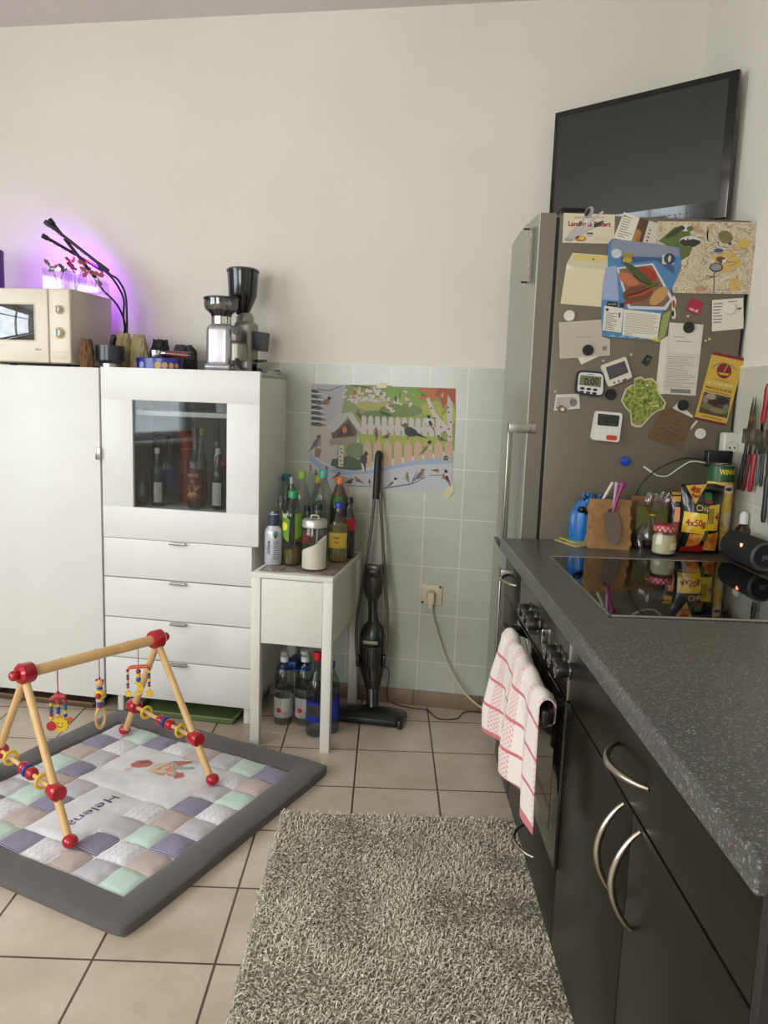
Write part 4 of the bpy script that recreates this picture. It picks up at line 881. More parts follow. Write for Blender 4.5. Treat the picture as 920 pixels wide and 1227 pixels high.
b.grid(ov, 24, 3, P('window_contents', (98, 74, 60), .35, var=.5, vscale=60)); b.grid(lambda u, v: tuple(Vector(ov(u, v))+Vector((0, -.0012, 0))), 24, 3, G('bag_film', (225, 220, 212), .12, .12)); obj('clear_window', b, t)
# clip and stick are separate things tucked in the bag
a0, a1 = pY(735, 608, 2.27), pY(746, 581, 2.27)
t = thing('bag_clip', 'magenta and white plastic clip gripping the kraft paper bag', 'clip', a0); d = a1-a0
b = MB(); b.tube([(0, 0, -.012), tuple(d*.5), tuple(d)], [.0055, .0045, .007], PINK, 10); obj('front_arm', b, t); b = MB(); b.tube([(.004, .012, -.004), tuple(d*.5+Vector((-.006, .010, .006))), tuple(d+Vector((-.014, .012, .006)))], [.004, .0045, .006], P('clip_white', (190, 150, 170), .4), 10); obj('back_arm', b, t)
b = MB(); b.ball(tuple(d), .0105, PINK, sc=(1, .6, 1)); obj('round_end', b, t)
a0, a1 = pY(722, 599, 2.335), pY(734, 578, 2.335)
b = MB(); d = (a1-a0).normalized(); b.tube([tuple(a0-d*.02), tuple(a1)], .0048, P('ivory_plastic', (206, 200, 180), .5), 6); o = obj('ivory_stick', b); tag(o, 'ivory plastic stick leaning out behind the kraft paper bag', 'stick')
# blue bag
BLB = P('blue_nylon', (24, 108, 178), .35, bump=.3, bscale=40, coat=.2)
x0, x1 = pY(684, 640, 2.375).x, pY(712, 640, 2.375).x; zt = pY(700, 592, 2.375).z
t = thing('blue_drawstring_bag', 'shiny blue drawstring bag slumped behind the kraft paper bag', 'bag', ((x0+x1)/2+.010, 2.386, WZ)); H = zt-WZ; W = x1-x0+.03
b = MB(); b.grid(lambda u, v: (lambda r: (r*1.0*cos(2*pi*u)*W/2, max(-.028, min(.028, r*sin(2*pi*u)*.028)), v*H*.86))((.86+.16*sin(pi*min(1, v*1.15))-.42*max(0, v-.72)/.28+.05*sin(u*2*pi*5+v*5)+.04*sin(u*2*pi*9))), 60, 20, BLB, closeu=True); b.lathe([(0, .001), (W/2*.8, .001)], BLB, sy=.6, cap=False); obj('bag_body', b, t, ang=80)
b = MB()
for k in range(16): a = 2*pi*k/16; b.ball((W*.27*cos(a)+.016, .018*sin(a), H*(.90+.05*sin(k*1.7))), .009, BLB if k % 3 else P('navy_nylon', (22, 30, 60), .4), n=6, sc=(.7, .7, 1.2))
obj('ruffle', b, t)
b = MB(); b.tube([(-W*.34, -.03, H*.72), (-W*.1, -.036, H*.66), (W*.08, -.034, H*.58)], .008, BLACK, 8); b.ball((-W*.22, -.034, H*.70), .011, BLACK); obj('cord_lock', b, t)
# second kraft bag with green label
x0, x1 = pY(752, 650, 2.385).x, pY(792, 650, 2.385).x; zt = pY(770, 594, 2.385).z
t, W, H = bagbox('labelled_paper_bag', 'brown paper bag with a large olive-green label behind the tied plastic bag', 'bag', x0, x1+.012, zt, 2.385, .042, P('kraft_paper_dark', (120, 88, 54), .8, bump=.25, bscale=60), 9)
b = MB(); b.poly([(-W*.40, -.0315, H*.25), (W*.42, -.0315, H*.25), (W*.42, -.022, H*.80), (-W*.40, -.022, H*.80)], .001, P('olive_label', (112, 112, 54), .5), (0, -1, .1)); obj('bag_label', b, t)
# clear tied bag with dark contents
yb = 2.325; x0, x1 = pY(757, 650, yb).x, pY(784, 650, yb).x; zk = pY(776, 617, yb).z-WZ; zt = pY(785, 590, yb).z-WZ; W = x1-x0+.012
t = thing('tied_plastic_bag', 'clear plastic bag of dark food tied with a yellow twist', 'bag', ((x0+x1)/2+.004, yb, WZ))
FILM = G('crinkled_film', (222, 222, 216), .10, .12)
b = MB(); b.grid(lambda u, v: (lambda r, w_: ((r*cos(2*pi*u)*W/2*1.05+(.018*v*v)), r*sin(2*pi*u)*.03, v*zk))(max(.10, (1-v**2.2))+.06*sin(u*31+v*7)*(1-v)+.05*sin(2*pi*u*6+v*9), 0), 56, 20, FILM, closeu=True); obj('film_body', b, t, ang=40)
b = MB(); b.grid(lambda u, v: (lambda r: (.018+r*cos(2*pi*u)*.034+.016*v, r*sin(2*pi*u)*.02, zk+v*(zt-zk)))((.12+.95*sin(min(1, v*1.3)*pi/2)+.16*sin(u*2*pi*4+v*3))), 44, 14, FILM, closeu=True); obj('film_ruffle', b, t, ang=40)
b = MB(); b.torus((.018, 0, zk), .006, .003, P('twist_yellow', (200, 160, 60), .5)); obj('twist_tie', b, t)
b = MB(); DK = noisemat('dark_food', [(.35, (30, 20, 14)), (.7, (74, 50, 34))], 60, .5)
for k, (x, y, z) in enumerate([(-.018, 0, .012), (.016, -.004, .012), (0, .006, .03), (-.014, -.006, .032), (.015, .004, .034), (.002, -.012, .013)]): b.ball((x, y, z), .0135, DK, n=8, sc=(1.4, 1, .85), M=RZ(k*.7))
obj('contents', b, t, label='dark brown contents')
# seed sachets lying at the worktop's back corner
for k, (lab, col, dz, rot, pts) in enumerate([('flat pale sachet at the bottom of the small pile of packets', (190, 176, 120), 0, 0, [(664, 646), (690, 655), (713, 652), (700, 645)]), ('flat green and cream sachet on top of the small pile of packets', (176, 184, 90), .004, 0, [(662, 641), (688, 650), (714, 649), (700, 643)])]):
    b = MB(); b.poly([pZ(x, y, WZ+.0035+dz) for x, y in pts], .003, P('sachet_%d' % k, col, .45), (0, 0, 1)); c4 = [pZ(x, y, WZ+.0037+dz) for x, y in pts]; q = lambda u, v: (c4[0]*(1-u)+c4[3]*u)*(1-v)+(c4[1]*(1-u)+c4[2]*u)*v
    b.poly([q(.1, .1), q(.9, .1), q(.9, .35), q(.1, .35)], .0001, P('sachet_print_%d' % k, ((150, 60, 50), (90, 120, 60))[k], .5), (0, 0, 1)); o = obj('seed_sachet', b); tag(o, lab, 'sachet')

# ------------------------------------------------------------------ socket strip, charger and leads
yb = 2.40; c0, c1 = pY(866, 518, yb), pY(887, 518, yb)
SW = P('socket_white', (206, 204, 188), .4)
t = thing('socket_strip', 'white upright socket strip between the fridge and the right wall', 'socket strip', ((c0.x+c1.x)/2-.004, yb, WZ)); H = c0.z-WZ; w2 = (c1.x-c0.x)/2
b = MB(); b.box((-w2, -.025, 0), (w2, .014, H), SW, .006, 3); obj('strip_body', b, t)
for z in (H-.045, H-.14):
    b = MB(); b.lathe([(.019, 0), (.019, .001), (.017, -.004), (0, -.004)], P('socket_inner', (170, 168, 156), .5), M=TR(-.002, -.0255, z) @ RX(pi/2), n=24, cap=False); s_ = obj('socket', b, t)
    b = MB(); b.box((-.010, -.0262, z-.003), (-.006, -.0245, z+.003), BLKM); b.box((.004, -.0262, z-.003), (.008, -.0245, z+.003), BLKM); obj('socket_hole', b, s_)
a0, a1 = pY(845, 539, 2.36), pY(873, 560, 2.36)
t = thing('charger', 'black plug-in charger in the white socket strip', 'charger', ((a0.x+a1.x)/2, 2.352, a1.z))
b = MB(); b.box(((a0.x-a1.x)/2, -.016, 0), ((a1.x-a0.x)/2, .018, a0.z-a1.z), BLACK, .004, 3); b.box(((a1.x-a0.x)/2-.016, .016, .01), ((a1.x-a0.x)/2-.004, .026, .02), BLACK); obj('charger_body', b, t)
def cablepx(pts, r, m, name, label, y0, y1=None, par=None):
    n = len(pts); P3 = [pY(x, y, y0+((y1 or y0)-y0)*i/(n-1)) for i, (x, y) in enumerate(pts)]; b = MB(); b.tube(smooth(P3), r, m, 8); o = obj(name, b); return tag(o, label, 'cable')
def smooth(p, k=5):
    p = [Vector(q) for q in p]; o = []
    for i in range(len(p)-1):
        a, b_, c, d = p[max(0, i-1)], p[i], p[i+1], p[min(len(p)-1, i+2)]
        for j in range(k):
            u = j/k; o.append(.5*((2*b_)+(-a+c)*u+(2*a-5*b_+4*c-d)*u*u+(-a+3*b_-3*c+d)*u**3))
    o.append(p[-1]); return o
cablepx([(846, 551), (825, 549), (806, 553), (785, 564), (768, 580), (761, 596), (762, 612)], .0022, BLACK, 'black_charging_lead', 'black charging lead curving from the charger down behind the bags', 2.355, 2.408)
cablepx([(846, 555), (828, 553), (812, 562), (800, 570), (788, 570), (780, 565)], .0018, P('lead_white', (206, 204, 192), .4), 'white_charging_lead', 'white charging lead hanging in a loop beside the black one', 2.35, 2.40)
b = MB(); q0, q1 = pY(781, 566, 2.402), pY(771, 559, 2.408); b.tube([q0, q1], .0035, MATS['lead_white'], 8); o = obj('lead_plug', b); o.parent = bpy.data.objects['white_charging_lead']

# ------------------------------------------------------------------ knives on the magnetic rail on the right wall
XK = XR-.0252
b = MB(); r0, r1 = pX(893, 522, XK+.012), pX(940, 528, XK+.012)
b.box((XR-.024, r1.y-.1, r0.z-.022), (XR-.008, r0.y, r0.z+.022), P('rail_steel', (120, 116, 106), .35, .8), .003); o = obj('magnetic_rail', b); center(o); tag(o, 'grey magnetic knife rail screwed to the right wall', 'knife rail')
BLADE = P('blade_steel', (150, 146, 134), .22, 1)
def knife(label, tip, joint, end, hm, bw=.020, hw=.0085, up=True):
    A, J, E = pX(*tip, XK), pX(*joint, XK), pX(*end, XK); t = thing('kitchen_knife', label, 'knife', J, 0, None)
    A, E = A-J, E-J; d = A.normalized(); w = Vector((0, d.z, -d.y)); L = A.length; th = Vector((.0011, 0, 0))
    pts = [-w*bw*.5, -w*bw*.5+d*L*.45, -w*bw*.3+d*L*.8, A, w*bw*.42+d*L*.75, w*bw*.5+d*L*.4, w*bw*.5]
    b = MB(); n = len(pts); b.add([tuple(p-th) for p in pts]+[tuple(p+th) for p in pts], [tuple(range(n)), tuple(range(2*n-1, n-1, -1))]+[(i, (i+1) % n, n+(i+1) % n, n+i) for i in range(n)], BLADE); obj('blade', b, t)
    b = MB(); b.tube([Vector((0, 0, 0))-E*.02, E*.12, E*.5, E*.85, E], [hw*.8, hw, hw*.86, hw*1.05, hw*.7], hm, 12, flat=.75); obj('handle', b, t)
RK = P('red_handle', (150, 18, 30), .35); RK2 = P('dark_red_handle', (84, 16, 22), .4); BK = P('black_handle', (22, 21, 22), .4)
knife('black-handled knife, leftmost on the rail', (903, 476), (893, 542), (884, 586), BK)
knife('dark red-handled knife right beside the leftmost black one', (906, 475), (898, 545), (890, 588), RK2, .018)
knife('bright red-handled knife hanging handle-down, second red one on the rail', (907, 530), (904, 545), (898, 589), RK, .012, .0095)
knife('slim grey-handled knife just right of the bright red handle', (909, 520), (909, 545), (906, 582), P('grey_handle', (70, 74, 80), .35), .012, .006)
knife('slim black-handled knife at the right of the row of handles', (913, 505), (914, 545), (911, 583), BK, .016, .006)
knife('red-handled knife hung upside down with its handle at the top of the rail', (911, 545), (914, 506), (921, 460), RK, .026, .0105)
knife('black-handled knife hanging lowest at the right edge', (922, 530), (919, 572), (914, 626), BK, .02, .009)
# ------------------------------------------------------------------ bird poster taped to the tiles
C1 = lambda x, y: (365+x/8.463, 455+y/8.463)
C2 = lambda x, y: (455+x/8.46, 455+y/8.46)
WN = (-SB, -CB, 0)
def wp(q, off=0): return pW(q[0], q[1], .0095+off)
PQ = lambda x, y: (x, y)
def pc(n, c, r=.5, **k): m = sum(c)/3; return P('poster_'+n, tuple((q*.78+m*.22)*.93 for q in c), r, **k)
s = Sheet(C1, .0, wp, WN)
# outline in photo pixels
s.F = PQ
s.base([(372.5, 460), (546, 465.5), (544.5, 500), (541, 588), (500, 588.5), (372, 582), (369.5, 545), (371, 500)], pc('pale', (206, 200, 190)), .0006)
s.F = PQ
s.pr([(373, 460), (414, 461), (414, 495), (400, 560), (372, 545), (371, 500)], pc('winter', (176, 174, 178)), 1)
s.pr([(370.5, 508), (392, 505), (402, 556), (371, 545)], pc('mist', (190, 178, 158)), 1.2)
s.pr([(414, 461), (470, 462), (462, 480), (462, 505), (430, 520), (420, 562), (402, 560), (408, 500), (412, 480)], pc('spring', (140, 156, 90)), 1.3)
s.pr([(436, 478), (546, 484), (544, 540), (430, 555), (430, 500)], pc('green_blur', (146, 160, 62)), 1.4)
s.pr([(416, 461.5), (545, 465.5), (545, 492), (430, 492)], pc('leafy_backing', (132, 158, 62)), 1.35)
for (x, y, rx, ry, c) in ((445, 484, 20, 8, (168, 176, 74)), (480, 492, 26, 8, (112, 136, 54)), (520, 490, 16, 10, (170, 176, 60)), (450, 500, 20, 8, (104, 128, 60)), (538, 498, 8, 12, (190, 186, 60)), (426, 540, 12, 10, (110, 130, 70))): s.ell(x, y, rx, ry, pc('blur%d' % x, c), 1.6)
for k in range(12): x = 436+k*8.1; s.pr([(x-3.1, 532), (x-3.1, 501+k*.35), (x-1.5, 498+k*.35), (x+1.5, 498+k*.35), (x+3.1, 501+k*.35), (x+3.1, 532)], pc('white_fence', (196, 186, 178)), 2)
s.pr([(436, 509), (534, 513), (534, 518), (436, 514)], pc('white_fence', (196, 186, 178)), 2.1)
s.pr([(432, 520), (543, 524), (543, 536), (432, 532)], pc('meadow', (168, 176, 52)), 2.4)
for k in range(9): x = 440+k*12.2; s.pr([(x-4.8, 560-k*.6), (x-4.8, 534-k*.2), (x, 527), (x+4.8, 534), (x+4.8, 560-k*.8)], pc('wood_fence', (206, 166, 128)), 2.6)
# lower blue band, curved
s.pr([(370, 541), (378, 550), (390, 558), (410, 562.5), (436, 564.5), (460, 560), (490, 553), (520, 549), (542.5, 548.5), (541, 587), (500, 587.5), (372, 581)], pc('band_blue', (150, 170, 200)), 3)
s.pr([(371, 552), (385, 564), (410, 569), (440, 568), (470, 562), (500, 557), (542, 555), (541, 587), (500, 587.5), (372, 581)], pc('band_pale', (190, 190, 196)), 3.2)
s.pr([(402, 561), (404, 549), (418, 546), (432, 552), (434, 563), (420, 564)], pc('bush', (58, 92, 36)), 2.9); s.pr([(396, 558), (398, 550), (406, 549), (404, 560)], pc('bush', (58, 92, 36)), 2.8)
# snowy branches top left
s.F = C1
for k in range(13):
    y = 110+k*28; x1 = 150+60*abs(sin(k*1.7))+20; s.pr([(66, y-8), (x1*.6, y-12+6*sin(k)), (x1, y+22), (x1*.7, y+16), (66, y+8)], pc('snow', (196, 198, 196)) if k % 2 else pc('fir_dark', (60, 66, 58)), 2+k*.02)
    s.pr([(66, y+8), (x1*.8, y+20), (x1*.7, y+28), (66, y+16)], pc('fir_dark', (60, 66, 58)), 2.4)
s.pr([(120, 92), (240, 108), (380, 60), (380, 66), (244, 116), (120, 100)], pc('twig', (70, 62, 60)), 3)
s.pr([(470, 50), (640, 76), (804, 150), (804, 160), (640, 90), (480, 62)], pc('branch', (84, 50, 44)), 3)
rr = random.Random(5)
for k in range(60):
    F, x, y = (C1, 400+rr.random()*400, 90+rr.random()*130) if k < 42 else (C2, 10+rr.random()*330, 110+(k-42)*9+rr.random()*60)
    s.F = F
    for q in range(3): s.ell(x+rr.uniform(-22, 22), y+rr.uniform(-16, 16), 15, 12, pc('blossom%d' % (q % 2), ((218, 200, 196), (196, 168, 164))[q % 2]), 3.1+q*.1, 0, 7)
    s.ell(x, y, 4, 4, pc('blossom_core', (130, 70, 60)), 3.6, 0, 6)
# green and red leaves top right
s.F = C2
for (pts) in ([(90, 75), (220, 90), (210, 160), (160, 230), (110, 150)], [(240, 80), (380, 90), (480, 160), (400, 170), (300, 140)], [(280, 130), (390, 180), (420, 270), (350, 250), (290, 190)], [(200, 110), (270, 130), (240, 240), (190, 230)]): s.pr(pts, pc('leaf%d' % pts[0][0], (122+pts[0][0] % 30, 170, 50)), 3.4)
s.pr([(150, 160), (170, 170), (165, 220), (150, 210)], pc('leaf_dark', (40, 80, 30)), 3.5)
s.pr([(370, 80), (600, 86), (600, 150), (560, 200), (520, 230), (470, 190), (400, 200), (420, 140)], pc('autumn_orange', (206, 104, 38)), 3.4); s.pr([(590, 86), (768, 92), (766, 250), (700, 200), (640, 300), (610, 200), (560, 150)], pc('autumn_red', (190, 74, 38)), 3.5); s.pr([(610, 160), (650, 125), (640, 180)], pc('autumn_yellow', (216, 160, 60)), 3.6)
# birch trunks
BI = pc('birch', (200, 188, 172)); BD = pc('birch_dark', (70, 56, 46))
s.pr([(470, 190), (500, 180), (560, 330), (730, 520), (700, 570), (620, 490), (520, 340)], BI, 4); s.pr([(690, 150), (735, 230), (735, 620), (690, 620), (680, 300)], BI, 4.1)
for (x, y) in ((690, 280), (700, 330), (720, 430), (700, 500), (710, 580), (560, 390), (620, 480), (660, 530), (520, 290)): s.ell(x, y, 14, 7, BD, 4.5, .3, 7)
# birdhouse
s.F = C1
s.pr([(225, 470), (350, 345), (470, 330), (410, 410), (300, 530), (240, 515)], pc('roof_snow', (188, 184, 180)), 4); s.pr([(440, 350), (480, 330), (596, 520), (580, 548), (530, 500), (450, 400)], pc('roof_snow', (188, 184, 180)), 4); s.pr([(300, 530), (450, 392), (530, 520), (520, 575), (280, 600), (270, 540)], pc('house_brown', (110, 70, 46)), 3.9)
s.pr([(340, 520), (450, 430), (500, 560), (330, 580)], pc('house_dark', (60, 38, 28)), 3.95); s.ell(405, 510, 24, 36, pc('robin', (206, 110, 60)), 4.2); s.pr([(255, 605), (520, 590), (530, 640), (256, 665)], pc('log', (150, 136, 118)), 4.1); s.pr([(345, 670), (396, 665), (390, 885), (340, 880)], BI, 4); 
for k in range(5): s.ell(366+10*sin(k*2), 700+k*40, 12, 8, BD, 4.3, .3, 7)
s.pr([(100, 780), (110, 690), (172, 706), (150, 790)], pc('stump', (140, 116, 90)), 3.8)
# the birds
def bird(F, x, y, L, a, body, wing, head, belly=None, lift=5, flip=1):
    s.F = F; ca, sa = cos(a), sin(a)
    def q(u, v): v *= flip; return (x+(u*ca-v*sa)*L, y+(u*sa+v*ca)*L)
    s.pr([q(-.95, .06), q(-.3, -.08), q(-.3, .10)], wing, lift); s.pr([q(*p) for p in ((-.40, .02), (-.25, -.16), (.05, -.24), (.28, -.2), (.36, -.02), (.25, .2), (0, .26), (-.25, .16))], body, lift+.1)
    if belly: s.pr([q(*p) for p in ((-.2, .14), (.1, .02), (.34, -.05), (.26, .2), (0, .26))], belly, lift+.25)
    s.pr([q(*p) for p in ((-.5, .06), (-.2, -.15), (.1, -.16), (.05, .06), (-.25, .12))], wing, lift+.2)
    s.pr([q(.36+.15*cos(k*.7), -.22+.14*sin(k*.7)) for k in range(9)], head, lift+.3); s.pr([q(.50, -.24), q(.62, -.19), q(.49, -.16)], BD, lift+.35)
    s.pr([q(.02, .25), q(.05, .25), q(.07, .40), q(.03, .40)], BD, lift)
c = lambda n, *r: pc('bird_'+n, r, .5)
DKB = c('dark', 46, 40, 38); BRN = c('brown', 96, 74, 56); GRY = c('grey', 110, 104, 100); RST = c('rust', 176, 84, 60); YLW = c('yellow', 190, 166, 70); BLK2 = c('black', 28, 28, 30); WHT = c('white', 210, 206, 196); OLV = c('olive', 120, 112, 60); BLG = c('bluegrey', 92, 96, 124)
bird(C1, 215, 225, 120, -.3, RST, GRY, BLK2, RST); bird(C1, 125, 640, 150, -.75, GRY, BLG, BRN, c('fawn', 160, 136, 112)); bird(C1, 545, 350, 100, -2.1, GRY, BRN, OLV, None, flip=-1); bird(C1, 735, 545, 110, -1.35, BRN, BRN, RST, c('cream', 180, 156, 128)); bird(C1, 600, 810, 150, -1.75, DKB, DKB, BLK2, None, flip=-1)
bird(C1, 510, 135, 70, -.9, RST, RST, RST); bird(C1, 62, 900, 60, -1.2, YLW, OLV, BLK2, YLW); bird(C1, 222, 900, 60, -1.2, RST, BRN, RST, RST); bird(C1, 118, 950, 60, -1.2, c('fawn', 160, 136, 112), BRN, BRN); bird(C1, 330, 975, 80, -.4, RST, BRN, BRN); bird(C1, 455, 1035, 80, -.2, BRN, OLV, BRN); bird(C1, 540, 1020, 80, 3.5, GRY, BRN, RST, RST, flip=-1); bird(C1, 655, 1035, 50, -1.9, BRN, BRN, RST, RST, flip=-1)
bird(C2, 315, 530, 200, 3.45, DKB, BLK2, BRN, None, flip=-1); bird(C2, 500, 430, 130, -2.2, WHT, BLK2, BLK2, None, flip=-1); bird(C2, 480, 690, 140, -.65, c('cream', 180, 156, 128), OLV, BLK2, c('pale_yellow', 190, 186, 130)); bird(C2, 620, 600, 90, 3.4, GRY, BRN, BRN, flip=-1); bird(C2, 70, 575, 80, -.3, BRN, BRN, RST)
bird(C2, 135, 1045, 110, -.5, WHT, GRY, BLK2); bird(C2, 275, 990, 90, -2.0, OLV, OLV, OLV, YLW, flip=-1); bird(C2, 410, 970, 130, -.6, GRY, BLG, RST, c('fawn', 160, 136, 112)); bird(C2, 580, 920, 80, .1, c('orange', 200, 130, 60), BRN, WHT); bird(C2, 670, 985, 130, -2.1, WHT, BLK2, BLK2, RST, flip=-1)
s.F = C2; s.pr([(530, 455), (545, 450), (548, 490), (530, 480)], RED, 6); s.pr([(688, 1010), (712, 1014), (706, 1050), (690, 1040)], RED, 6)
s.pr([(30, 1100), (200, 1070), (330, 1050), (470, 980), (472, 986), (330, 1060), (200, 1080), (30, 1108)], BD, 4.6); s.pr([(320, 1045), (376, 926), (380, 930), (330, 1050)], BD, 4.6); s.pr([(500, 966), (640, 962), (640, 968), (500, 972)], BD, 4.6)
s.F = C1; s.pr([(440, 1070), (690, 1082), (690, 1087), (440, 1076)], BD, 4.6); s.F = C2
s.ell(668, 796, 40, 38, WHT, 6); s.ell(668, 796, 33, 31, pc('emblem', (150, 156, 120)), 6.3); s.txt('C', (668, 796), 36, BLK2, hpx=44, lift=55, bold=.04)
po = s.done('bird_poster', 'landscape poster of garden birds around a snowy birdhouse and fences taped to the tiles', 'poster')
tape = G('yellowed_tape', (214, 200, 150), .05, .3)
def tp(pts, lab):
    b = MB(); b.poly([pW(x, y, .0112) for x, y in pts], .0002, P('old_tape', (200, 190, 146), .35), WN); o = obj('adhesive_tape', b); center(o); tag(o, lab, 'tape')
tp([(533, 586), (543, 580), (544, 588), (537, 598), (531, 596)], 'yellowed adhesive tape at the lower right corner of the bird poster')
tp([(451, 459), (463, 459), (463, 465), (451, 465)], 'yellowed adhesive tape at the top edge of the bird poster')

# ------------------------------------------------------------------ wall socket with plug and lead, floor lead
c = tw(pW(517.5, 712, 0))
BEI = P('aged_beige', (206, 196, 166), .4)
t = wthing('wall_socket', 'square beige wall socket low on the tiles right of the vacuum cleaner', 'socket', c.x, .0085, c.z-.04)
b = MB(); b.box((-.0425, -.008, 0), (.0425, 0, .083), BEI, .003); obj('plate', b, t); b = MB(); b.lathe([(.021, 0), (.021, .001), (.0, .001)], P('socket_shade', (180, 170, 142), .5), M=TR(0, -.0085, .042) @ RX(pi/2), n=24, cap=False); obj('socket_ring', b, t)
for x, z in ((-.036, .008), (.034, .076)): b = MB(); b.lathe([(.005, 0), (.005, .001), (0, .001)], BLKM, M=TR(x, -.0085, z) @ RX(pi/2), n=12, cap=False); obj('dark_dot', b, t)
t = wthing('mains_plug', 'beige angled mains plug with its thick lead drooping to the floor', 'plug', c.x, .018, c.z-.035)
b = MB(); b.box((-.014, -.03, 0), (.014, 0, .05), BEI, .006, 3); b.box((-.009, -.028, -.016), (.009, -.010, .004), BEI, .004); obj('plug_body', b, t)
pts = [(516.7, 728), (518, 740), (521.6, 751), (531, 783), (543.6, 809.6), (558, 831.6), (577.8, 848.7), (596, 856)]
inv = Matrix.Rotation(BETA, 4, 'Z') @ Matrix.Translation(-t.location)
b = MB(); b.tube([inv @ q for q in smooth([pW(x, y, d) for (x, y), d in zip(pts, (.035, .034, .034, .035, .04, .045, .05, .06))])], .0046, BEI, 8); obj('lead', b, t)
b = MB(); P3 = []
for x, y in [(470, 842), (482, 846), (497, 849), (512, 851), (525, 861), (547, 861), (557, 853), (580, 851), (600, 850)]:
    q = tw(pZ(x, y, .003)); P3.append(wt(q.x, max(.020, q.y), .003))
b.tube(smooth(P3), .0022, P('thin_dark_lead', (44, 30, 30), .5), 6); tag(obj('charging_lead', b), 'thin dark lead lying along the skirting from the vacuum cleaner', 'cable')

# ------------------------------------------------------------------ upright vacuum cleaner
def wl(x, y, d): q = tw(pW(x, y, d)); return Vector((q.x, -q.y, q.z))
vb = wl(443, 862, .2)
t = wthing('vacuum_cleaner', 'black upright cordless vacuum cleaner leaning against the tiled wall', 'vacuum cleaner', vb.x, .2, 0)
inv = lambda p: Vector((p.x-vb.x, p.y+.2, p.z))
VB = P('vacuum_black', (20, 21, 22), .3, coat=.2); VG = P('vacuum_graphite', (44, 46, 44), .35); VR = P('vacuum_rod', (96, 86, 76), .4, .3)
def V(x, y, d): return inv(wl(x, y, d))
b = MB(); 
hx0, hx1 = V(401, 858, .2).x, V(485, 860, .2).x
def head(u, v):
    x = hx0+(hx1-hx0)*u; k = (u-.5)*2; e = 1-abs(k)**6*.25; pr = [(-.062, .006), (-.066, .028), (-.045, .046), (0, .056*(1-.25*k*k)+.004), (.05, .04), (.062, .02), (.06, .004)]
    a = v*(len(pr)-1); i = min(int(a), len(pr)-2); f = a-i; return (x, (pr[i][0]*(1-f)+pr[i+1][0]*f)*e, (pr[i][1]*(1-f)+pr[i+1][1]*f)*e)
b.grid(head, 30, 18, VB); b.box((hx0+.004, -.058, .003), (hx1-.004, .055, .012), VB, .003); b.box((hx1-.022, -.075, .002), (hx1, .03, .036), VB, .008); b.box((hx0, -.07, .002), (hx0+.018, .03, .034), VB, .008); obj('floor_head', b, t)
b = MB(); b.box((hx0+.022, -.068, .016), (hx1-.026, -.062, .032), VG, .003); obj('bumper', b, t)
b = MB(); b.tube([V(446, 850, .19), V(446, 838, .18), V(446, 826, .165)], [.026, .025, .026], VB, 16); obj('joint_neck', b, t)
def bodysec(pts, m, n=20, fl=.62):
    """stack of ellipses: (cx px, y px, half width px, d)"""
    b = MB(); P3 = [V(x, y, d) for x, y, w, d in pts]; rs = [w/936.5*3.0 for x, y, w, d in pts]; vs_ = []; fs_ = []
    for p, r in zip(P3, rs):
        for j in range(n): a = 2*pi*j/n; vs_.append((p.x+r*cos(a), p.y+r*fl*sin(a), p.z))
    k = len(pts)
    for i in range(k-1):
        for j in range(n): q = (j+1) % n; fs_.append((i*n+j, (i+1)*n+j, (i+1)*n+q, i*n+q))
    fs_.append(tuple(range(n))); fs_.append(tuple((k-1)*n+j for j in reversed(range(n)))); b.add(vs_, fs_, m); return b
obj('motor_body', bodysec([(446, 830, 8, .165), (446, 818, 11, .155), (445, 800, 14, .148), (445, 775, 15.5, .14), (446, 760, 15.5, .135), (447, 750, 12.5, .13), (447.5, 744, 7, .128)], VB), t)
obj('dust_container', bodysec([(446, 815, 8, .182), (445.5, 800, 10.5, .176), (445.5, 785, 11.5, .172), (446, 774, 11, .168)], P('container_smoke', (36, 34, 30), .12, coat=.5)), t)
b = MB(); p = V(443.5, 770, .19); b.box((p.x-.030, -.0+p.y-.004, p.z-.007), (p.x+.030, p.y+.01, p.z+.006), P('clip_pale', (168, 160, 140), .4), .004); obj('release_clip', b, t, label='pale horizontal release clip')
obj('neck', bodysec([(447.5, 748, 7, .128), (446.5, 730, 5.5, .12), (446.5, 716, 6.2, .115)], VB), t)
obj('battery_head', bodysec([(446.5, 720, 6, .115), (446.5, 710, 11.5, .112), (447, 695, 12.5, .108), (447, 684, 11.5, .104), (447, 678, 10.5, .102)], VG), t)
b = MB(); p = V(447.5, 684, .138); p2 = V(447.5, 693, .138); b.box((p.x-.032, p.y-.012, p2.z+.004), (p.x+.032, p.y+.03, V(447, 677, .138).z), VB, .004); b.text('AEG', .012, P('logo_grey', (150, 150, 146), .4), (p.x, p.y-.013, p.z), bold=.02); obj('collar', b, t)
for sx_, pts in ((-1, [(449, 590, .05), (444, 640, .07), (436, 690, .09), (428, 740, .11), (427, 780, .13), (432, 812, .15)]), (1, [(455.5, 590, .05), (458, 640, .07), (461, 690, .09), (464, 740, .11), (462, 780, .13), (456, 812, .15)])):
    b = MB(); b.tube(smooth([V(x, y, d) for x, y, d in pts]), .0065, VR, 10); obj('side_rod', b, t)
b = MB(); b.tube([V(450.5, 598, .05), V(451.5, 580, .045), V(453, 552, .038), V(453.5, 544, .036), V(453.5, 540, .036)], [.019, .019, .018, .016, .009], P('grip_black', (24, 25, 26), .5), 16, flat=.8); obj('grip', b, t)
for x in (429.5, 460.5):
    b = MB(); p = V(x, 791, .145); b.box((p.x-.008, p.y-.02, p.z-.022), (p.x+.008, p.y+.015, p.z+.022), VB, .005); obj('side_latch', b, t)
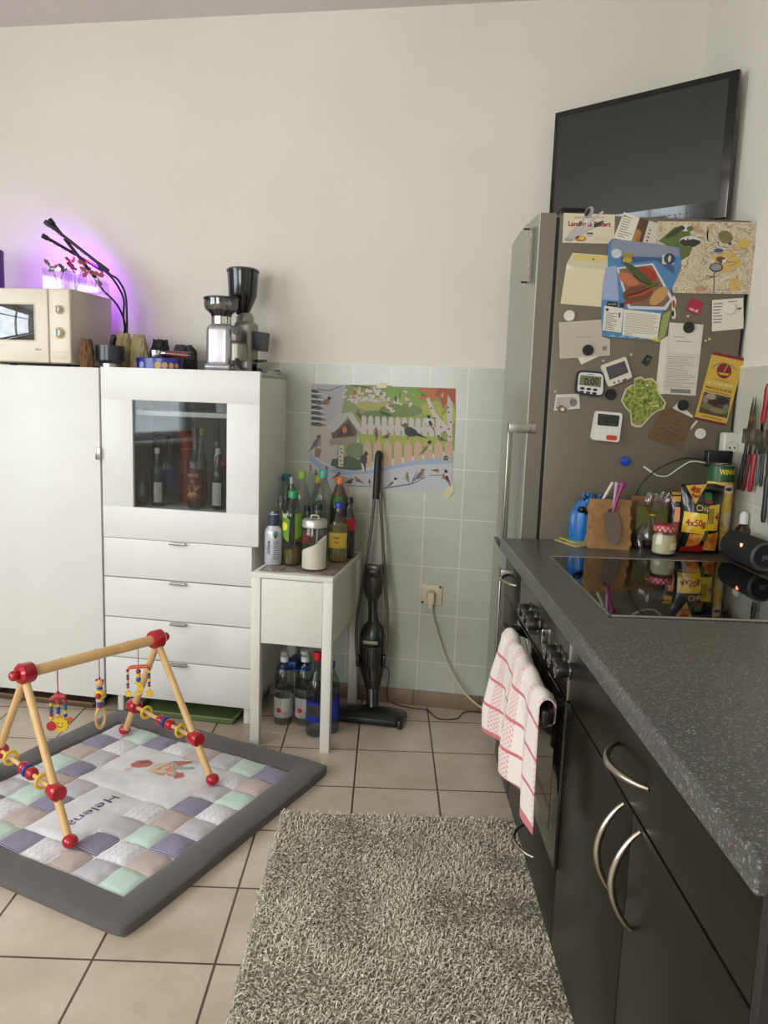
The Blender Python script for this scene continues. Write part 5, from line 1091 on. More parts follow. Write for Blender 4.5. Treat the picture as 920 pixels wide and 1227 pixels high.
b = MB(); b.tube(smooth([V(459, 800, .15), V(465, 801, .12), V(466, 812, .1), V(463.5, 826, .09), V(465, 840, .08)]), .002, BLKM, 6); obj('lead', b, t)

# ------------------------------------------------------------------ bottles
PETC = G('clear_pet', (214, 220, 212), .05, .06)
def capm(n, c): return P('cap_'+n, c, .4)
def bottle(label, px, ptop, hw, d, zb, glass, cap, capw=.0175, pj=None, shoulder=.665, liquid=None, lv=.5, lab=None, labz=(.3, .55), name='drink_bottle', group=None, extra=None, caph=.075, rf=None, ribs=False):
    q = tw(pW(px, ptop+20, d)); zt = tw(pW(px, ptop, d)).z; H = zt-zb; R = rf or hw/936.5*(DW-d+.0)*.98
    t = wthing(name, label, 'bottle', q.x, d, zb, group)
    nr = capw*.8; pr = pj(R, H, nr) if pj else [(R*.72, 0), (R*.96, H*.015), (R, H*.04), (R, H*.3), (R*.95, H*.34), (R, H*.40), (R, H*shoulder), (R*.965, H*(shoulder+.045)), (R*.85, H*(shoulder+.095)), (R*.62, H*(shoulder+.155)), (nr*1.25, H*(shoulder+.205)), (nr, H*(shoulder+.23)), (nr, H*(1-caph))]
    if ribs: pr = [(R*.72, 0), (R*.96, H*.015)]+[(R*(1-.045*(k % 2)), H*(.03+k*.045)) for k in range(15)]+[(R*.8, H*.78), (R*.5, H*.86), (nr, H*.92), (nr, H*(1-caph))]
    b = MB(); b.lathe(pr, glass, n=26, cap=False); b.lathe([(0, .003), (pr[0][0], .0005)], glass, n=26, cap=False); obj('body', b, t)
    b = MB(); b.lathe([(capw, H*(1-caph)-.004), (capw, H-.003), (capw*.92, H), (0, H)], cap, n=22); obj('cap', b, t)
    if liquid:
        m = [(max(.001, r-.0022), z) for r, z in pr if z <= H*lv]; 
        b = MB(); b.lathe([(0, .004)]+m[1:]+[(m[-1][0]*.98, H*lv), (0, H*lv)], liquid, n=26, cap=False); obj('drink', b, t)
    if lab:
        a0, a1 = lab[1] if len(lab) > 1 else (-pi, pi); rr_ = max(r for r, z in pr)*1.012
        b = MB(); b.grid(lambda u, v: (rr_*sin(a0+(a1-a0)*u), -rr_*cos(a0+(a1-a0)*u), H*(labz[0]+(labz[1]-labz[0])*v)), 26, 3, lab[0]); obj('bottle_label', b, t)
        if extra: extra(t, rr_, H)
    elif extra: extra(t, R, H)
    return t
def ctext(b, st, size, m, R, x, z, wfit=None, rot=0, bold=.02, sy=1): b.text(st, size, m, (x, 0, z), fn=lambda o: Vector((R*sin(o.x/R), -R*cos(o.x/R), o.z)), wfit=wfit, rot=rot, bold=bold, sy=sy)
def cquad(b, R, pts, m, n=6):
    def f(u, v):
        x = (pts[0][0]*(1-u)+pts[1][0]*u)*(1-v)+(pts[3][0]*(1-u)+pts[2][0]*u)*v; z = (pts[0][1]*(1-u)+pts[1][1]*u)*(1-v)+(pts[3][1]*(1-u)+pts[2][1]*u)*v
        return (R*sin(x/R), -R*cos(x/R), z)
    b.grid(f, n, n, m)
# aluminium drink bottle with vertical lettering
CANW = P('can_white', (196, 196, 204), .28, .3); NAVY = P('can_navy', (30, 36, 90), .35)
def ex(t, R, H):
    b = MB(); ctext(b, 'AriZona', .03, NAVY, R*1.01, -R*.28, H*.33, rot=pi/2, wfit=.052, bold=.03, sy=.62); obj('lettering', b, t)
    b = MB()
    for k in range(7): a = -1.2+k*.4; cquad(b, R*1.012, [(R*.5, H*.5), (R*.56, H*.5), (R*.56+sin(a)*.012, H*.56+cos(a)*.018), (R*.5+sin(a)*.012, H*.56+cos(a)*.018)], P('palm_green', (60, 90, 70), .5), 2)
    for k in range(9): cquad(b, R*1.012, [(R*.25+.001*k, H*(.12+k*.04)), (R*.95, H*(.12+k*.04)), (R*.95, H*(.13+k*.04)), (R*.25, H*(.135+k*.04))], P('can_grey_print', (70, 76, 110), .5), 2)
    obj('can_print', b, t)
    b = MB(); b.lathe([(R*.64, H*.73), (R*.60, H*.94)], P('neck_navy', (60, 64, 86), .35, .3), n=26, cap=False); obj('neck_band', b, t)
bottle('white and navy aluminium drink bottle with vertical lettering at the left front of the table', 328, 612, 11.5, .385, SZ, CANW, P('can_lid', (90, 90, 92), .3, .6), .017, pj=lambda R, H, n: [(R*.9, 0), (R, H*.03), (R, H*.60), (R*.92, H*.66), (R*.62, H*.72), (R*.58, H*.95)], extra=ex, name='aluminium_bottle', caph=.06)
def ex(t, R, H):
    b = MB(); cquad(b, R, [(-R*1.2, H*.42), (-R*.1, H*.32), (-R*.0, H*.62), (-R*1.2, H*.76)], P('lime_label', (108, 150, 52), .35)); cquad(b, R, [(R*.5, H*.36), (R*1.3, H*.40), (R*1.3, H*.72), (R*.5, H*.70)], P('lime_label', (108, 150, 52), .35)); obj('side_label', b, t)
    b = MB(); b.grid(lambda u, v: (lambda x, z: (R*1.01*sin(x/R), -R*1.01*cos(x/R), z))(-R*.55+.013*v*cos(2*pi*u), H*.53+.016*v*sin(2*pi*u)), 16, 3, P('lemon_yellow', (226, 214, 50), .4)); ctext(b, 'VIO', .02, P('label_white', (230, 230, 220), .4), R*1.012, -R*.6, H*.67, wfit=.024, bold=.03); obj('lemon_print', b, t)
bottle('clear bottle with a green cap and a lemon-green label, front row', 351, 588, 12.5, .36, SZ, PETC, capm('green', (34, 140, 84)), .0185, lab=None, liquid=P('amber_drink', (96, 84, 40), .15), lv=.22, extra=ex, rf=.039, shoulder=.66)
# the back rows
TEAL = capm('teal', (20, 110, 130)); LIME = capm('lime', (150, 190, 70)); MINT = capm('mint', (70, 170, 150)); ORG = capm('orange', (214, 120, 60)); YC = capm('dull_yellow', (176, 170, 60)); BLC = capm('black', (20, 22, 24)); BLUC = capm('blue', (24, 50, 160)); REDC = capm('red', (200, 24, 24))
bottle('clear bottle with a teal cap at the back left of the side table', 343, 568, 10, .07, SZ, PETC, TEAL)
bottle('clear bottle with a lime-green cap in the back row', 361, 564.5, 12, .15, SZ, PETC, LIME, liquid=P('greenish_drink', (90, 104, 66), .2), lv=.12)
bottle('clear bottle with a mint-green cap in the back row', 387, 563, 12.5, .17, SZ, PETC, MINT)
bottle('clear bottle with a dull yellow cap behind the mint-capped one', 381, 570, 10, .065, SZ, PETC, YC)
def ex(t, R, H):
    b = MB(); ctext(b, 'fuze', .016, P('label_white', (230, 230, 220), .4), R*1.012, .004, H*.62, wfit=.032, bold=.03); cquad(b, R*1.005, [(-R*.8, H*.64), (R*.9, H*.64), (R*.6, H*.74), (-R*.2, H*.76)], P('label_leaf', (50, 120, 40), .4)); obj('lettering', b, t)
bottle('amber-tinted bottle with an orange cap and leafy green label', 406.5, 571, 11.5, .11, SZ, G('amber_pet', (150, 96, 76), .06), ORG, shoulder=.66, extra=ex, lab=(P('fuze_label', (54, 52, 40), .4),), labz=(.38, .64))
bottle('dark-capped clear bottle hidden behind the sugar jar', 380, 604, 10, .28, SZ, PETC, BLC, .019, shoulder=.6)
def ex(t, R, H):
    b = MB(); ctext(b, 'Weißer', .010, INK, R*1.012, 0, H*.42, wfit=.030, bold=.03); ctext(b, 'Tee', .010, INK, R*1.012, 0, H*.34, wfit=.018, bold=.03); obj('lettering', b, t)
bottle('cloudy yellow drink bottle with a blue cap and a yellow label', 406, 602, 12, .25, SZ, G('cloudy_pet', (170, 166, 128), .08, .15), BLUC, shoulder=.62, liquid=P('cloudy_lemonade', (150, 142, 92), .3), lv=.62, lab=(P('yellow_paper_label', (206, 170, 56), .5), (-1.3, 1.3)), labz=(.24, .50), extra=ex)
bottle('slim dark cola bottle with a black cap and a red label at the back right', 418.5, 596, 8, .18, SZ, P('cola', (26, 14, 12), .08, coat=.6), BLC, .0135, shoulder=.60, lab=(P('red_label', (176, 22, 30), .35),), labz=(.46, .66))
bottle('small teal and silver bottle behind the lemon-label bottle', 349, 571, 5.5, .215, SZ, G('teal_glass', (90, 140, 160), .1), P('silver_cap', (150, 156, 156), .35, .6), .012, shoulder=.74)
bottle('green glass bottle with a red label behind the dark-capped bottle', 368, 606, 9, .235, SZ, G('green_glass', (60, 96, 60), .08), BLC, .012, shoulder=.62, lab=(P('red_label', (176, 22, 30), .35),), labz=(.3, .5))
bottle('short clear bottle without label at the far left back of the side table', 336, 594, 8, .25, SZ, PETC, P('grey_cap', (90, 100, 100), .4), .013, shoulder=.6)
# sugar jar
q = tw(pW(378.5, 650, .39)); zt = tw(pW(378, 622, .39)).z; H = zt-SZ; R = .0465
t = wthing('sugar_jar', 'large clip-less glass jar of white sugar with a silver lid at the table front', 'jar', q.x, .412, SZ)
b = MB(); b.lathe([(R*.9, 0), (R, .008), (R, H*.68), (R*.95, H*.78), (R*.86, H*.86), (R*.86, H*.92)], G('jar_clear', (232, 234, 228), .05), n=32, cap=False); b.lathe([(0, .002), (R*.9, .0005)], G('jar_clear', (1, 1, 1)), n=32, cap=False); obj('glass', b, t)
SUG = P('sugar', (228, 222, 206), .9, bump=.2, bscale=800)
b = MB(); rs = R-.003
b.grid(lambda u, v: (rs*cos(2*pi*u), rs*sin(2*pi*u), .004+v*(H*.50+H*.17*cos(2*pi*u)+.006*sin(4*pi*u)-.004)), 36, 4, SUG, closeu=True); b.grid(lambda u, v: (rs*v*cos(2*pi*u), rs*v*sin(2*pi*u), H*.50+H*.17*v*cos(2*pi*u)+.006*v*sin(4*pi*u)-.012*(1-v)), 36, 5, SUG, closeu=True); b.lathe([(0, .004), (rs, .004)], SUG, n=36, cap=False); obj('sugar', b, t, label='sugar heaped to one side')
b = MB(); b.tube([(.012, -.012, H*.45), (.012, -.006, H*.9)], .003, STEEL, 8); obj('spoon_handle', b, t)
LID = P('jar_lid_silver', (190, 188, 180), .35, .6)
b = MB(); b.lathe([(R*.92, H*.86), (R*.98, H*.87), (R*.98, H*.98), (R*.9, H*1.02), (0, H*1.03)], LID, n=32, cap=False); obj('lid', b, t)
b = MB(); b.tube(smooth([(-.014, 0, H*1.02), (-.012, 0, H*1.09), (.012, 0, H*1.09), (.014, 0, H*1.02)]), .0028, LID, 8); obj('lid_handle', b, t)
# water bottles under the side table
WC = capm('white', (196, 196, 190)); WL = P('water_label', (150, 150, 148), .5, var=.3, vscale=60)
def exl(t, R, H):
    b = MB(); b.grid(lambda u, v: (lambda x, z: (R*1.01*sin(x/R), -R*1.01*cos(x/R), z))(-.008+.011*v*cos(2*pi*u), H*.24+.010*v*sin(2*pi*u)), 14, 2, P('seal_red', (170, 30, 40), .5)); cquad(b, R*1.006, [(R*.0, H*.22), (R*.8, H*.22), (R*.9, H*.40), (R*.1, H*.42)], P('label_pale_print', (176, 174, 160), .5)); obj('label_print', b, t)
wb = []
for k, (px, pt, d, lab) in enumerate([(340.5, 786.5, .315, 'clear water bottle of the four-pack, front left'), (365.5, 786.5, .30, 'clear water bottle of the four-pack, front right'), (341, 780.5, .215, 'clear water bottle of the four-pack, back left'), (364.5, 779.5, .20, 'clear water bottle of the four-pack, back right')]):
    wb.append(bottle(lab, px, pt, 12.5, d, 0.0, PETC, WC, .016, lab=(WL,), labz=(.13, .42), ribs=True, extra=exl if k < 2 else None, rf=.0375, name='water_bottle', group='four-pack of water bottles under the side table', caph=.055))
c = sum((w_.location for w_ in wb), Vector())/4; zc = tw(pW(352, 800, .29)).z
NB = P('carrier_blue', (14, 44, 110), .4)
t = thing('bottle_carrier', 'dark blue plastic carrier joining the four water bottles', 'carrier', (c.x, c.y, zc-.006), -BETA)
b = MB(); b.box((-.058, -.055, 0), (.058, .055, .005), NB, .002); b.box((-.02, -.05, .004), (.02, .05, .035), NB, .006)
obj('carrier_plate', b, t)
for w_ in wb:
    p = Matrix.Rotation(BETA, 4, 'Z') @ (w_.location-Vector((c.x, c.y, 0))); b = MB(); b.torus((p.x, p.y, .012), .020, .0045, NB); obj('ring', b, t)
def exb(t, R, H):
    b = MB(); b.lathe([(R*1.008, H*.19), (R*1.008, H*.26)], P('label_royal', (20, 40, 150), .4), n=26, cap=False); obj('label_band', b, t); b = MB(); b.lathe([(R*1.009, H*.40), (R*1.009, H*.43)], P('label_royal', (20, 40, 150), .4), n=26, cap=False); obj('label_band', b, t)
bottle('clear blue-labelled bottle with a red cap behind the right front table leg', 380, 781, 11.5, .385, 0, G('bluish_pet', (150, 168, 186), .06), REDC, .0155, lab=(G('label_film_blue', (90, 110, 160), .2, .3),), labz=(.19, .43), extra=exb, shoulder=.55, rf=.038)
bottle('blue-labelled bottle half hidden between the right table legs', 396, 792, 8, .345, 0, G('bluish_pet', (150, 168, 186), .06), BLUC, .0155, lab=(P('label_royal', (20, 40, 150), .4),), labz=(.2, .5), rf=.036)
b = MB(); b.tube(smooth([pZ(x, y, .003) for x, y in [(318, 874), (330, 877.5), (345, 879), (358, 877), (366, 873)]]), .0012, P('clear_strap', (190, 186, 176), .3), 6); tag(obj('plastic_strap', b), 'thin clear plastic strap lying on the floor in front of the water bottles', 'strap')

# ------------------------------------------------------------------ inside the display cabinet
SH = .8225
K3 = lambda x, y: (140+x/5.75, 460+y/5.75)
def cb(label, x, ytop, hw, d, glass, cap, **k):
    px, pt = K3(x, ytop); return bottle(label, px, pt, hw/5.75, d, SH, glass, cap, name=k.pop('name', 'spirits_bottle'), **k)
DGL = G('dark_clear_glass', (196, 200, 190), .08)
cb('round flask-shaped bottle with a gold cap and a blue emblem, leftmost behind the glass door', 172, 520, 52, .30, G('yellowish_glass', (190, 180, 120), .08), P('gold_cap', (176, 150, 80), .35, .6), capw=.010, pj=lambda R, H, n: [(R*.7, 0), (R*.95, H*.10), (R, H*.30), (R*.95, H*.5), (R*.6, H*.66), (n, H*.74), (n, H*.93)], liquid=P('pale_liqueur', (150, 136, 80), .3), lv=.45, lab=(P('round_label', (150, 156, 170), .5), (-.7, .7)), labz=(.2, .5))
cb('slim clear bottle with red-white cap, left of the blue-labelled bottle in the display cabinet', 280, 440, 46, .315, DGL, P('cap_redwhite', (206, 190, 186), .4), capw=.011, shoulder=.56, lab=(P('label_offwhite', (196, 190, 174), .6), (-.2, 1.2)), labz=(.08, .42), liquid=P('syrup_dark', (40, 34, 28), .2), lv=.36)
cb('bottle with a dark blue label behind the slim clear bottle', 362, 395, 50, .24, DGL, BLC, capw=.012, shoulder=.56, lab=(P('label_indigo', (36, 34, 110), .5), (-1.2, 1.2)), labz=(.30, .56))
def ex(t, R, H):
    Rr = R*1.006; b = MB(); GO = P('label_gold', (206, 160, 60), .4); MR = P('label_maroon', (110, 24, 26), .45)
    cquad(b, Rr, [(-R*1.1, H*.30), (R*1.1, H*.30), (R*.3, H*.22), (-R*.3, H*.22)], GO); cquad(b, Rr, [(-R*.3, H*.22), (R*.3, H*.22), (R*1.1, H*.14), (-R*1.1, H*.14)], GO)
    b.grid(lambda u, v: (lambda x, z: (R*1.014*sin(x/R), -R*1.014*cos(x/R), z))(.011*v*cos(2*pi*u), H*.25+.013*v*sin(2*pi*u)), 14, 2, MR); obj('label_ornament', b, t)
    b = MB(); ctext(b, 'PASCAS', .016, P('label_cream', (226, 206, 160), .5), R*1.016, 0, H*.42, wfit=.046, bold=.02); ctext(b, '25', .010, P('label_cream', (226, 206, 160), .5), R*1.016, 0, H*.345, wfit=.012); obj('lettering', b, t)
cb('large bottle with dark red and gold label in the middle of the display cabinet', 543, 303, 66, .31, DGL, P('maroon_foil', (70, 26, 34), .35, .3), capw=.0145, shoulder=.51, caph=.20, lab=(P('label_maroon', (110, 24, 26), .45), (-1.25, 1.25)), labz=(.10, .50), liquid=P('rum', (60, 36, 14), .15), lv=.5, extra=ex)
cb('slim dark bottle with red-white cap at the right of the display cabinet', 698, 445, 44, .315, DGL, P('cap_redwhite', (206, 190, 186), .4), capw=.011, shoulder=.56, lab=(P('label_offwhite', (196, 190, 174), .6), (-.9, .9)), labz=(.08, .45), liquid=P('syrup_black', (26, 16, 14), .2), lv=.60)
cb('tall dark bottle with a black neck at the back right of the display cabinet', 692, 265, 44, .17, P('dark_green_glass', (24, 30, 24), .15, coat=.4), BLC, capw=.013, shoulder=.48, caph=.22)
cb('green-necked bottle with a yellow seal behind the red and gold one', 580, 305, 44, .21, G('olive_glass', (110, 120, 70), .08), P('seal_yellow', (180, 176, 60), .4), capw=.013, shoulder=.5, caph=.08)
cb('clear bottle with a black stopper at the back left of the display cabinet', 330, 345, 52, .13, DGL, BLC, capw=.026, shoulder=.5, caph=.18)
px, py = K3(478, 322); q = tw(pW(px, py, .15)); t = wthing('red_tube', 'orange-red cardboard tube at the back of the display cabinet', 'tube', q.x, .15, SH)
b = MB(); b.lathe([(.024, 0), (.024, q.z-SH)], P('tube_vermilion', (170, 50, 26), .5), n=26); obj('tube_body', b, t); b = MB(); b.lathe([(.0245, (q.z-SH)*.74), (.0245, (q.z-SH)*.76)], P('tube_gold', (190, 140, 80), .4), n=26, cap=False); obj('tube_band', b, t)
px, py = K3(745, 520); q = tw(pW(px, py, .26)); t = wthing('red_capped_bottle', 'red round-capped bottle at the right end of the display cabinet', 'bottle', min(q.x, -.998), .26, SH); H = q.z-SH
b = MB(); b.lathe([(.020, 0), (.022, .01), (.022, H*.55), (.012, H*.72), (.010, H*.8)], DGL, n=20, cap=False); obj('body', b, t); b = MB(); b.ball((0, 0, H*.9), .017, P('cap_red2', (150, 26, 30), .35)); obj('cap', b, t)
t = wthing('straw_bundle', 'bundle of olive drinking straws leaning behind the glasses', 'straws', tw(pW(*K3(640, 600), .2)).x, .2, SH)
for k in range(5): b = MB(); b.tube([(.004*k, 0, 0), (-.02+.009*k, .01, .16+.004*k)], .0022, P('straw_olive', (140, 128, 60), .5), 6); obj('straw', b, t)
# things on the upper shelf of the display cabinet
UZ = 1.1885
def glassware(label, x, y0, r, d, name, m, h, flare=1.0):
    q = tw(pW(*K3(x, y0), d)); t = wthing(name, label, 'glass' if 'glass' in name else 'dish', q.x, d, UZ); b = MB(); b.lathe([(r*.8, .001), (r*flare, h), (r*flare-.002, h), (r*.78, .004), (0, .004)], m, n=26, cap=False); obj('vessel', b, t); return t
glassware('clear drinking glass at the left end of the upper shelf', 205, 150, .026, .30, 'drinking_glass', DGL, .09)
glassware('white cup at the right end of the upper shelf', 736, 150, .034, .27, 'white_cup', P('cup_white', (214, 212, 206), .3), .08)
t = wthing('glass_dish', 'wide clear glass dish on the upper shelf', 'dish', tw(pW(*K3(505, 160), .24)).x, .24, UZ)
b = MB(); b.lathe([(.055, .001), (.088, .055), (.092, .055), (.092, .058), (.084, .056), (.052, .005), (0, .005)], G('smoky_glass', (130, 136, 136), .14), n=32, cap=False); obj('vessel', b, t)

# ------------------------------------------------------------------ on top of the cabinets
TZ = CT
# microwave
mx0 = wT(-40, 390, .38).x; mx1 = wT(84, 390, .385).x; mz0 = TZ+.010; mz1 = wT(60, 345, .38).z
MWW = P('microwave_ivory', (216, 206, 184), .35, coat=.15); MWS = P('microwave_side', (196, 186, 178), .4)
t = wthing('microwave', 'ivory microwave oven with two round knobs on top of the tall cabinet', 'microwave', mx1-.47, .385, TZ); W = .47; H = mz1-TZ
b = MB(); b.box((0, .02, .010), (W, .305, H), MWS, .006); [b.lathe([(.014, 0), (.014, .011)], BLKM, (x, y, 0), 14) for x in (.05, W-.05) for y in (.05, .26)]; obj('housing', b, t)
xp = wT(58, 390, .385).x-(mx1-W)
b = MB(); b.box((xp+.0015, 0, .012), (W, .022, H-.002), MWW, .006, 3); pnl = obj('control_panel', b, t)
b = MB(); b.box((.0, 0, .012), (xp-.0015, .022, H-.002), MWW, .006, 3); dr = obj('door', b, t)
wx1 = wT(41, 390, .385).x-(mx1-W); wz0 = wT(41, 407.5, .385).z-TZ; wz1 = wT(41, 365, .385).z-TZ
b = MB(); b.box((.05, -.0012, wz0-.005), (wx1+.006, .002, wz1+.005), P('window_rim', (196, 188, 168), .4), .001); b.box((.055, -.0022, wz0), (wx1, .002, wz1), P('microwave_glass', (12, 13, 13), .02, spec=1.0, coat=1), .0005); obj('window', b, dr)
b = MB(); q = wT(46, 419, .385); b.text('700 W', .009, GREYP, (q.x-(mx1-W), -.0008, q.z-TZ), bold=.02); obj('power_mark', b, dr)
for (px, py, r) in ((71, 371, .019), (71.5, 399, .0235)):
    q = wT(px, py, .385); c = (q.x-(mx1-W), 0, q.z-TZ); M = TR(*c) @ RX(pi/2)
    b = MB(); b.lathe([(r*.96, .0), (r*.96, .001), (r*.70, .0012)], P('dial_print', (206, 176, 130), .5), M=M, n=30, cap=False); dl = obj('dial_ring', b, pnl)
    b = MB(); b.lathe([(r*.72, .001), (r*.68, .018), (r*.6, .021), (0, .021)], P('knob_ivory', (206, 200, 184), .3, coat=.3), M=M, n=30, cap=False); b.box((c[0]-.003, -.027, c[2]-r*.55), (c[0]+.003, -.016, c[2]+r*.62), P('knob_ivory', (206, 200, 184), .3), .002); obj('knob', b, pnl)
b = MB(); q0, q1 = wT(63, 421, .385), wT(81, 430, .385); b.box((q0.x-(mx1-W), -.0015, q1.z-TZ), (q1.x-(mx1-W), .002, q0.z-TZ), P('push_plate', (212, 202, 180), .35), .001); obj('door_button', b, pnl)
b = MB(); b.box((W, .07, .04), (W+.0005, .125, .085), P('sticker_rose', (170, 130, 120), .6)); b.box((W, .075, .09), (W+.0005, .115, .096), P('sticker_rose', (170, 130, 120), .6)); obj('sticker', b, t)
# clear glass vases with a few leaves on the microwave
MZ = mz1
GV = G('vase_glass', (236, 232, 240), .07)
def vase(label, px0, px1, ptop, d, square=True):
    q0, q1 = wT(px0, 335, d), wT(px1, 335, d); zt = wT(px0, ptop, d).z; w2 = (q1.x-q0.x)/2; t = wthing('glass_vase', label, 'vase', (q0.x+q1.x)/2, d, MZ); h = zt-MZ; b = MB()
    for a, c in (((-w2, -w2, 0), (w2, -w2+.003, h)), ((-w2, w2-.003, 0), (w2, w2, h)), ((-w2, -w2, 0), (-w2+.003, w2, h)), ((w2-.003, -w2, 0), (w2, w2, h)), ((-w2, -w2, 0), (w2, w2, .008))): b.box(a, c, GV)
    obj('vase_body', b, t); return t, h
def leafy(label, px, d, stems, cols, seed):
    q = wT(px, 335, d); t = wthing('leaf_cutting', label, 'plant', q.x, d, MZ+.009); rr = random.Random(seed)
    for k, (lx, ly) in enumerate(stems):
        e = wT(lx, ly, d+rr.uniform(-.02, .02)); E = Vector((e.x-q.x, rr.uniform(-.02, .02), e.z-MZ-.009)); m = P('leafcol_%d_%d_%d' % cols[k % len(cols)], cols[k % len(cols)], .5)
        b = MB(); b.tube(smooth([(0, 0, 0), tuple(E*.5+Vector((.004, 0, .01))), tuple(E)]), .0014, P('stem_brown', (110, 80, 60), .6), 6); obj('stem', b, t)
        b = MB()
        for j in range(3):
            a = rr.uniform(0, 2*pi)+j*2.1; L = rr.uniform(.022, .034); dv = Vector((cos(a), .35*sin(a*2), .55*sin(a)+.15)).normalized(); sd = Vector((-dv.z, .4, dv.x)).normalized(); pts = []
            for u, w_ in ((0, 0), (.25, .28), (.45, .22), (.6, .34), (.8, .2), (1, 0), (.8, -.2), (.6, -.34), (.45, -.22), (.25, -.28)): pts.append(E+dv*L*u+sd*L*w_+Vector((0, .004*sin(u*5), 0)))
            b.poly(pts, .0006, m)
        obj('leaf', b, t)
vase('clear square glass vase at the left on the microwave', 58, 80, 323, .27)
vase('low clear glass vase in the middle on the microwave', 82, 99, 325, .21)
vase('low clear glass dish at the right on the microwave', 100, 124, 335, .22)
leafy('olive-green leafy cutting in the left square vase', 69, .27, [(60, 319), (68, 324), (76, 322)], [(96, 104, 50), (110, 96, 56)], 1)
leafy('reddish maple-like leaves in the middle glass vase', 90, .21, [(78, 312), (88, 320), (97, 315), (102, 322)], [(150, 70, 60), (130, 60, 70), (170, 90, 60)], 2)
leafy('pinkish leaf cutting leaning out of the right glass dish', 112, .22, [(105, 326), (122, 332), (113, 328)], [(176, 110, 90), (150, 90, 80)], 3)
q = wT(1.5, 330, .20)
t = wthing('storage_canister', 'dark canister standing on the microwave at the very left edge', 'canister', q.x-.062, .20, MZ)
b = MB(); b.lathe([(.058, 0), (.062, .004), (.062, .150), (.058, .156)], P('canister_dark', (30, 28, 34), .5), n=32); obj('body', b, t); b = MB(); b.lathe([(.063, .148), (.063, .166), (.055, .172), (0, .174)], P('canister_lid', (22, 22, 24), .4), n=32, cap=False); obj('lid', b, t)
# grow lamp: clamp base, three goosenecks, three light bars
lb = wt(wT(151, 396, .14).x, .14, TZ)
t = thing('grow_lamp', 'three-armed black grow lamp with purple light bars over the leaf cuttings', 'lamp', lb, -BETA)
def LW(x, y, d): q = wT(x, y, d); o = tw(lb); return Vector((q.x-o.x, -(q.y-o.y), q.z-TZ))
b = MB(); b.box((-.025, -.022, 0), (.025, .022, .03), BLACK, .005); b.box((-.018, -.016, .03), (.018, .016, .06), BLACK, .004); obj('clamp', b, t)
LB = P('lamp_black', (16, 16, 18), .35)
LEDR = P('led_magenta', (255, 90, 190), .4, emit=(255, 70, 190), es=5); LEDB = P('led_blue', (120, 110, 255), .4, emit=(90, 90, 255), es=6); LEDW = P('led_pinkwhite', (255, 210, 240), .4, emit=(255, 170, 230), es=5)
arms = [([(149, 402), (149, 385), (140, 365), (122, 346)], (118, 338), (62, 266), .20, .17),
        ([(152, 402), (152, 380), (150, 352), (141, 335), (132, 329)], (126, 322), (57, 268), .15, .20),
        ([(151, 402), (148, 380), (148, 358), (138, 338), (128, 327)], (120, 322), (54, 284), .13, .24)]
for k, (g, j0, e0, da, de) in enumerate(arms):
    n = len(g); b = MB(); b.tube(smooth([LW(x, y, .14+(da-.14)*i/(n-1)) for i, (x, y) in enumerate(g)]+[LW(j0[0], j0[1], da)]), .0042, LB, 10); a_ = obj('gooseneck', b, t)
    A = LW(j0[0], j0[1], da); E = LW(e0[0], e0[1], de); d = (E-A).normalized(); L = (E-A).length
    b = MB(); b.tube([A-d*.015, A+d*.035], [.0085, .0075], LB, 12); obj('joint', b, a_)
    b = MB(); b.tube([A, E], .0066, LB, 12); b.tube([E-d*.012, E+d*.012], .0095, LB, 12); br_ = obj('light_bar', b, t)
    dn = Vector((-.15, .45, -1)); dn = (dn-d*dn.dot(d)).normalized(); sd = d.cross(dn)
    b = MB(); N = 22
    for i in range(N):
        c = A+d*(L*(.12+.78*i/N))+dn*.0062; h = .0032; b.add([tuple(c+d*h+sd*h), tuple(c+d*h-sd*h), tuple(c-d*h-sd*h), tuple(c-d*h+sd*h), tuple(c+d*h*.6+sd*h*.6+dn*.002), tuple(c+d*h*.6-sd*h*.6+dn*.002), tuple(c-d*h*.6-sd*h*.6+dn*.002), tuple(c-d*h*.6+sd*h*.6+dn*.002)], [(0, 1, 2, 3), (4, 7, 6, 5), (0, 4, 5, 1), (1, 5, 6, 2), (2, 6, 7, 3), (3, 7, 4, 0)], (LEDR, LEDW, LEDB, LEDR)[i % 4])
    obj('led_row', b, br_, label='row of glowing pink and blue diodes')
    # the light the bar gives
    l = bpy.data.lights.new('grow_light', 'AREA'); l.shape = 'RECTANGLE'; l.size = L*.8; l.size_y = .012; l.energy = .65; l.color = (.36, .05, 1.0)
    lo = bpy.data.objects.new('grow_light', l); C.objects.link(lo); M3 = Matrix((d, sd, -dn)).transposed().to_4x4(); lo.matrix_world = t.matrix_basis if False else (Matrix.Translation(lb) @ Matrix.Rotation(-BETA, 4, 'Z') @ Matrix.Translation((A+E)/2+dn*.012) @ M3)
b = MB(); b.tube(smooth([LW(151, 410, .12), LW(146, 420, .1), LW(140, 430, .08)]), .002, LB, 6); obj('lamp_lead', b, t)
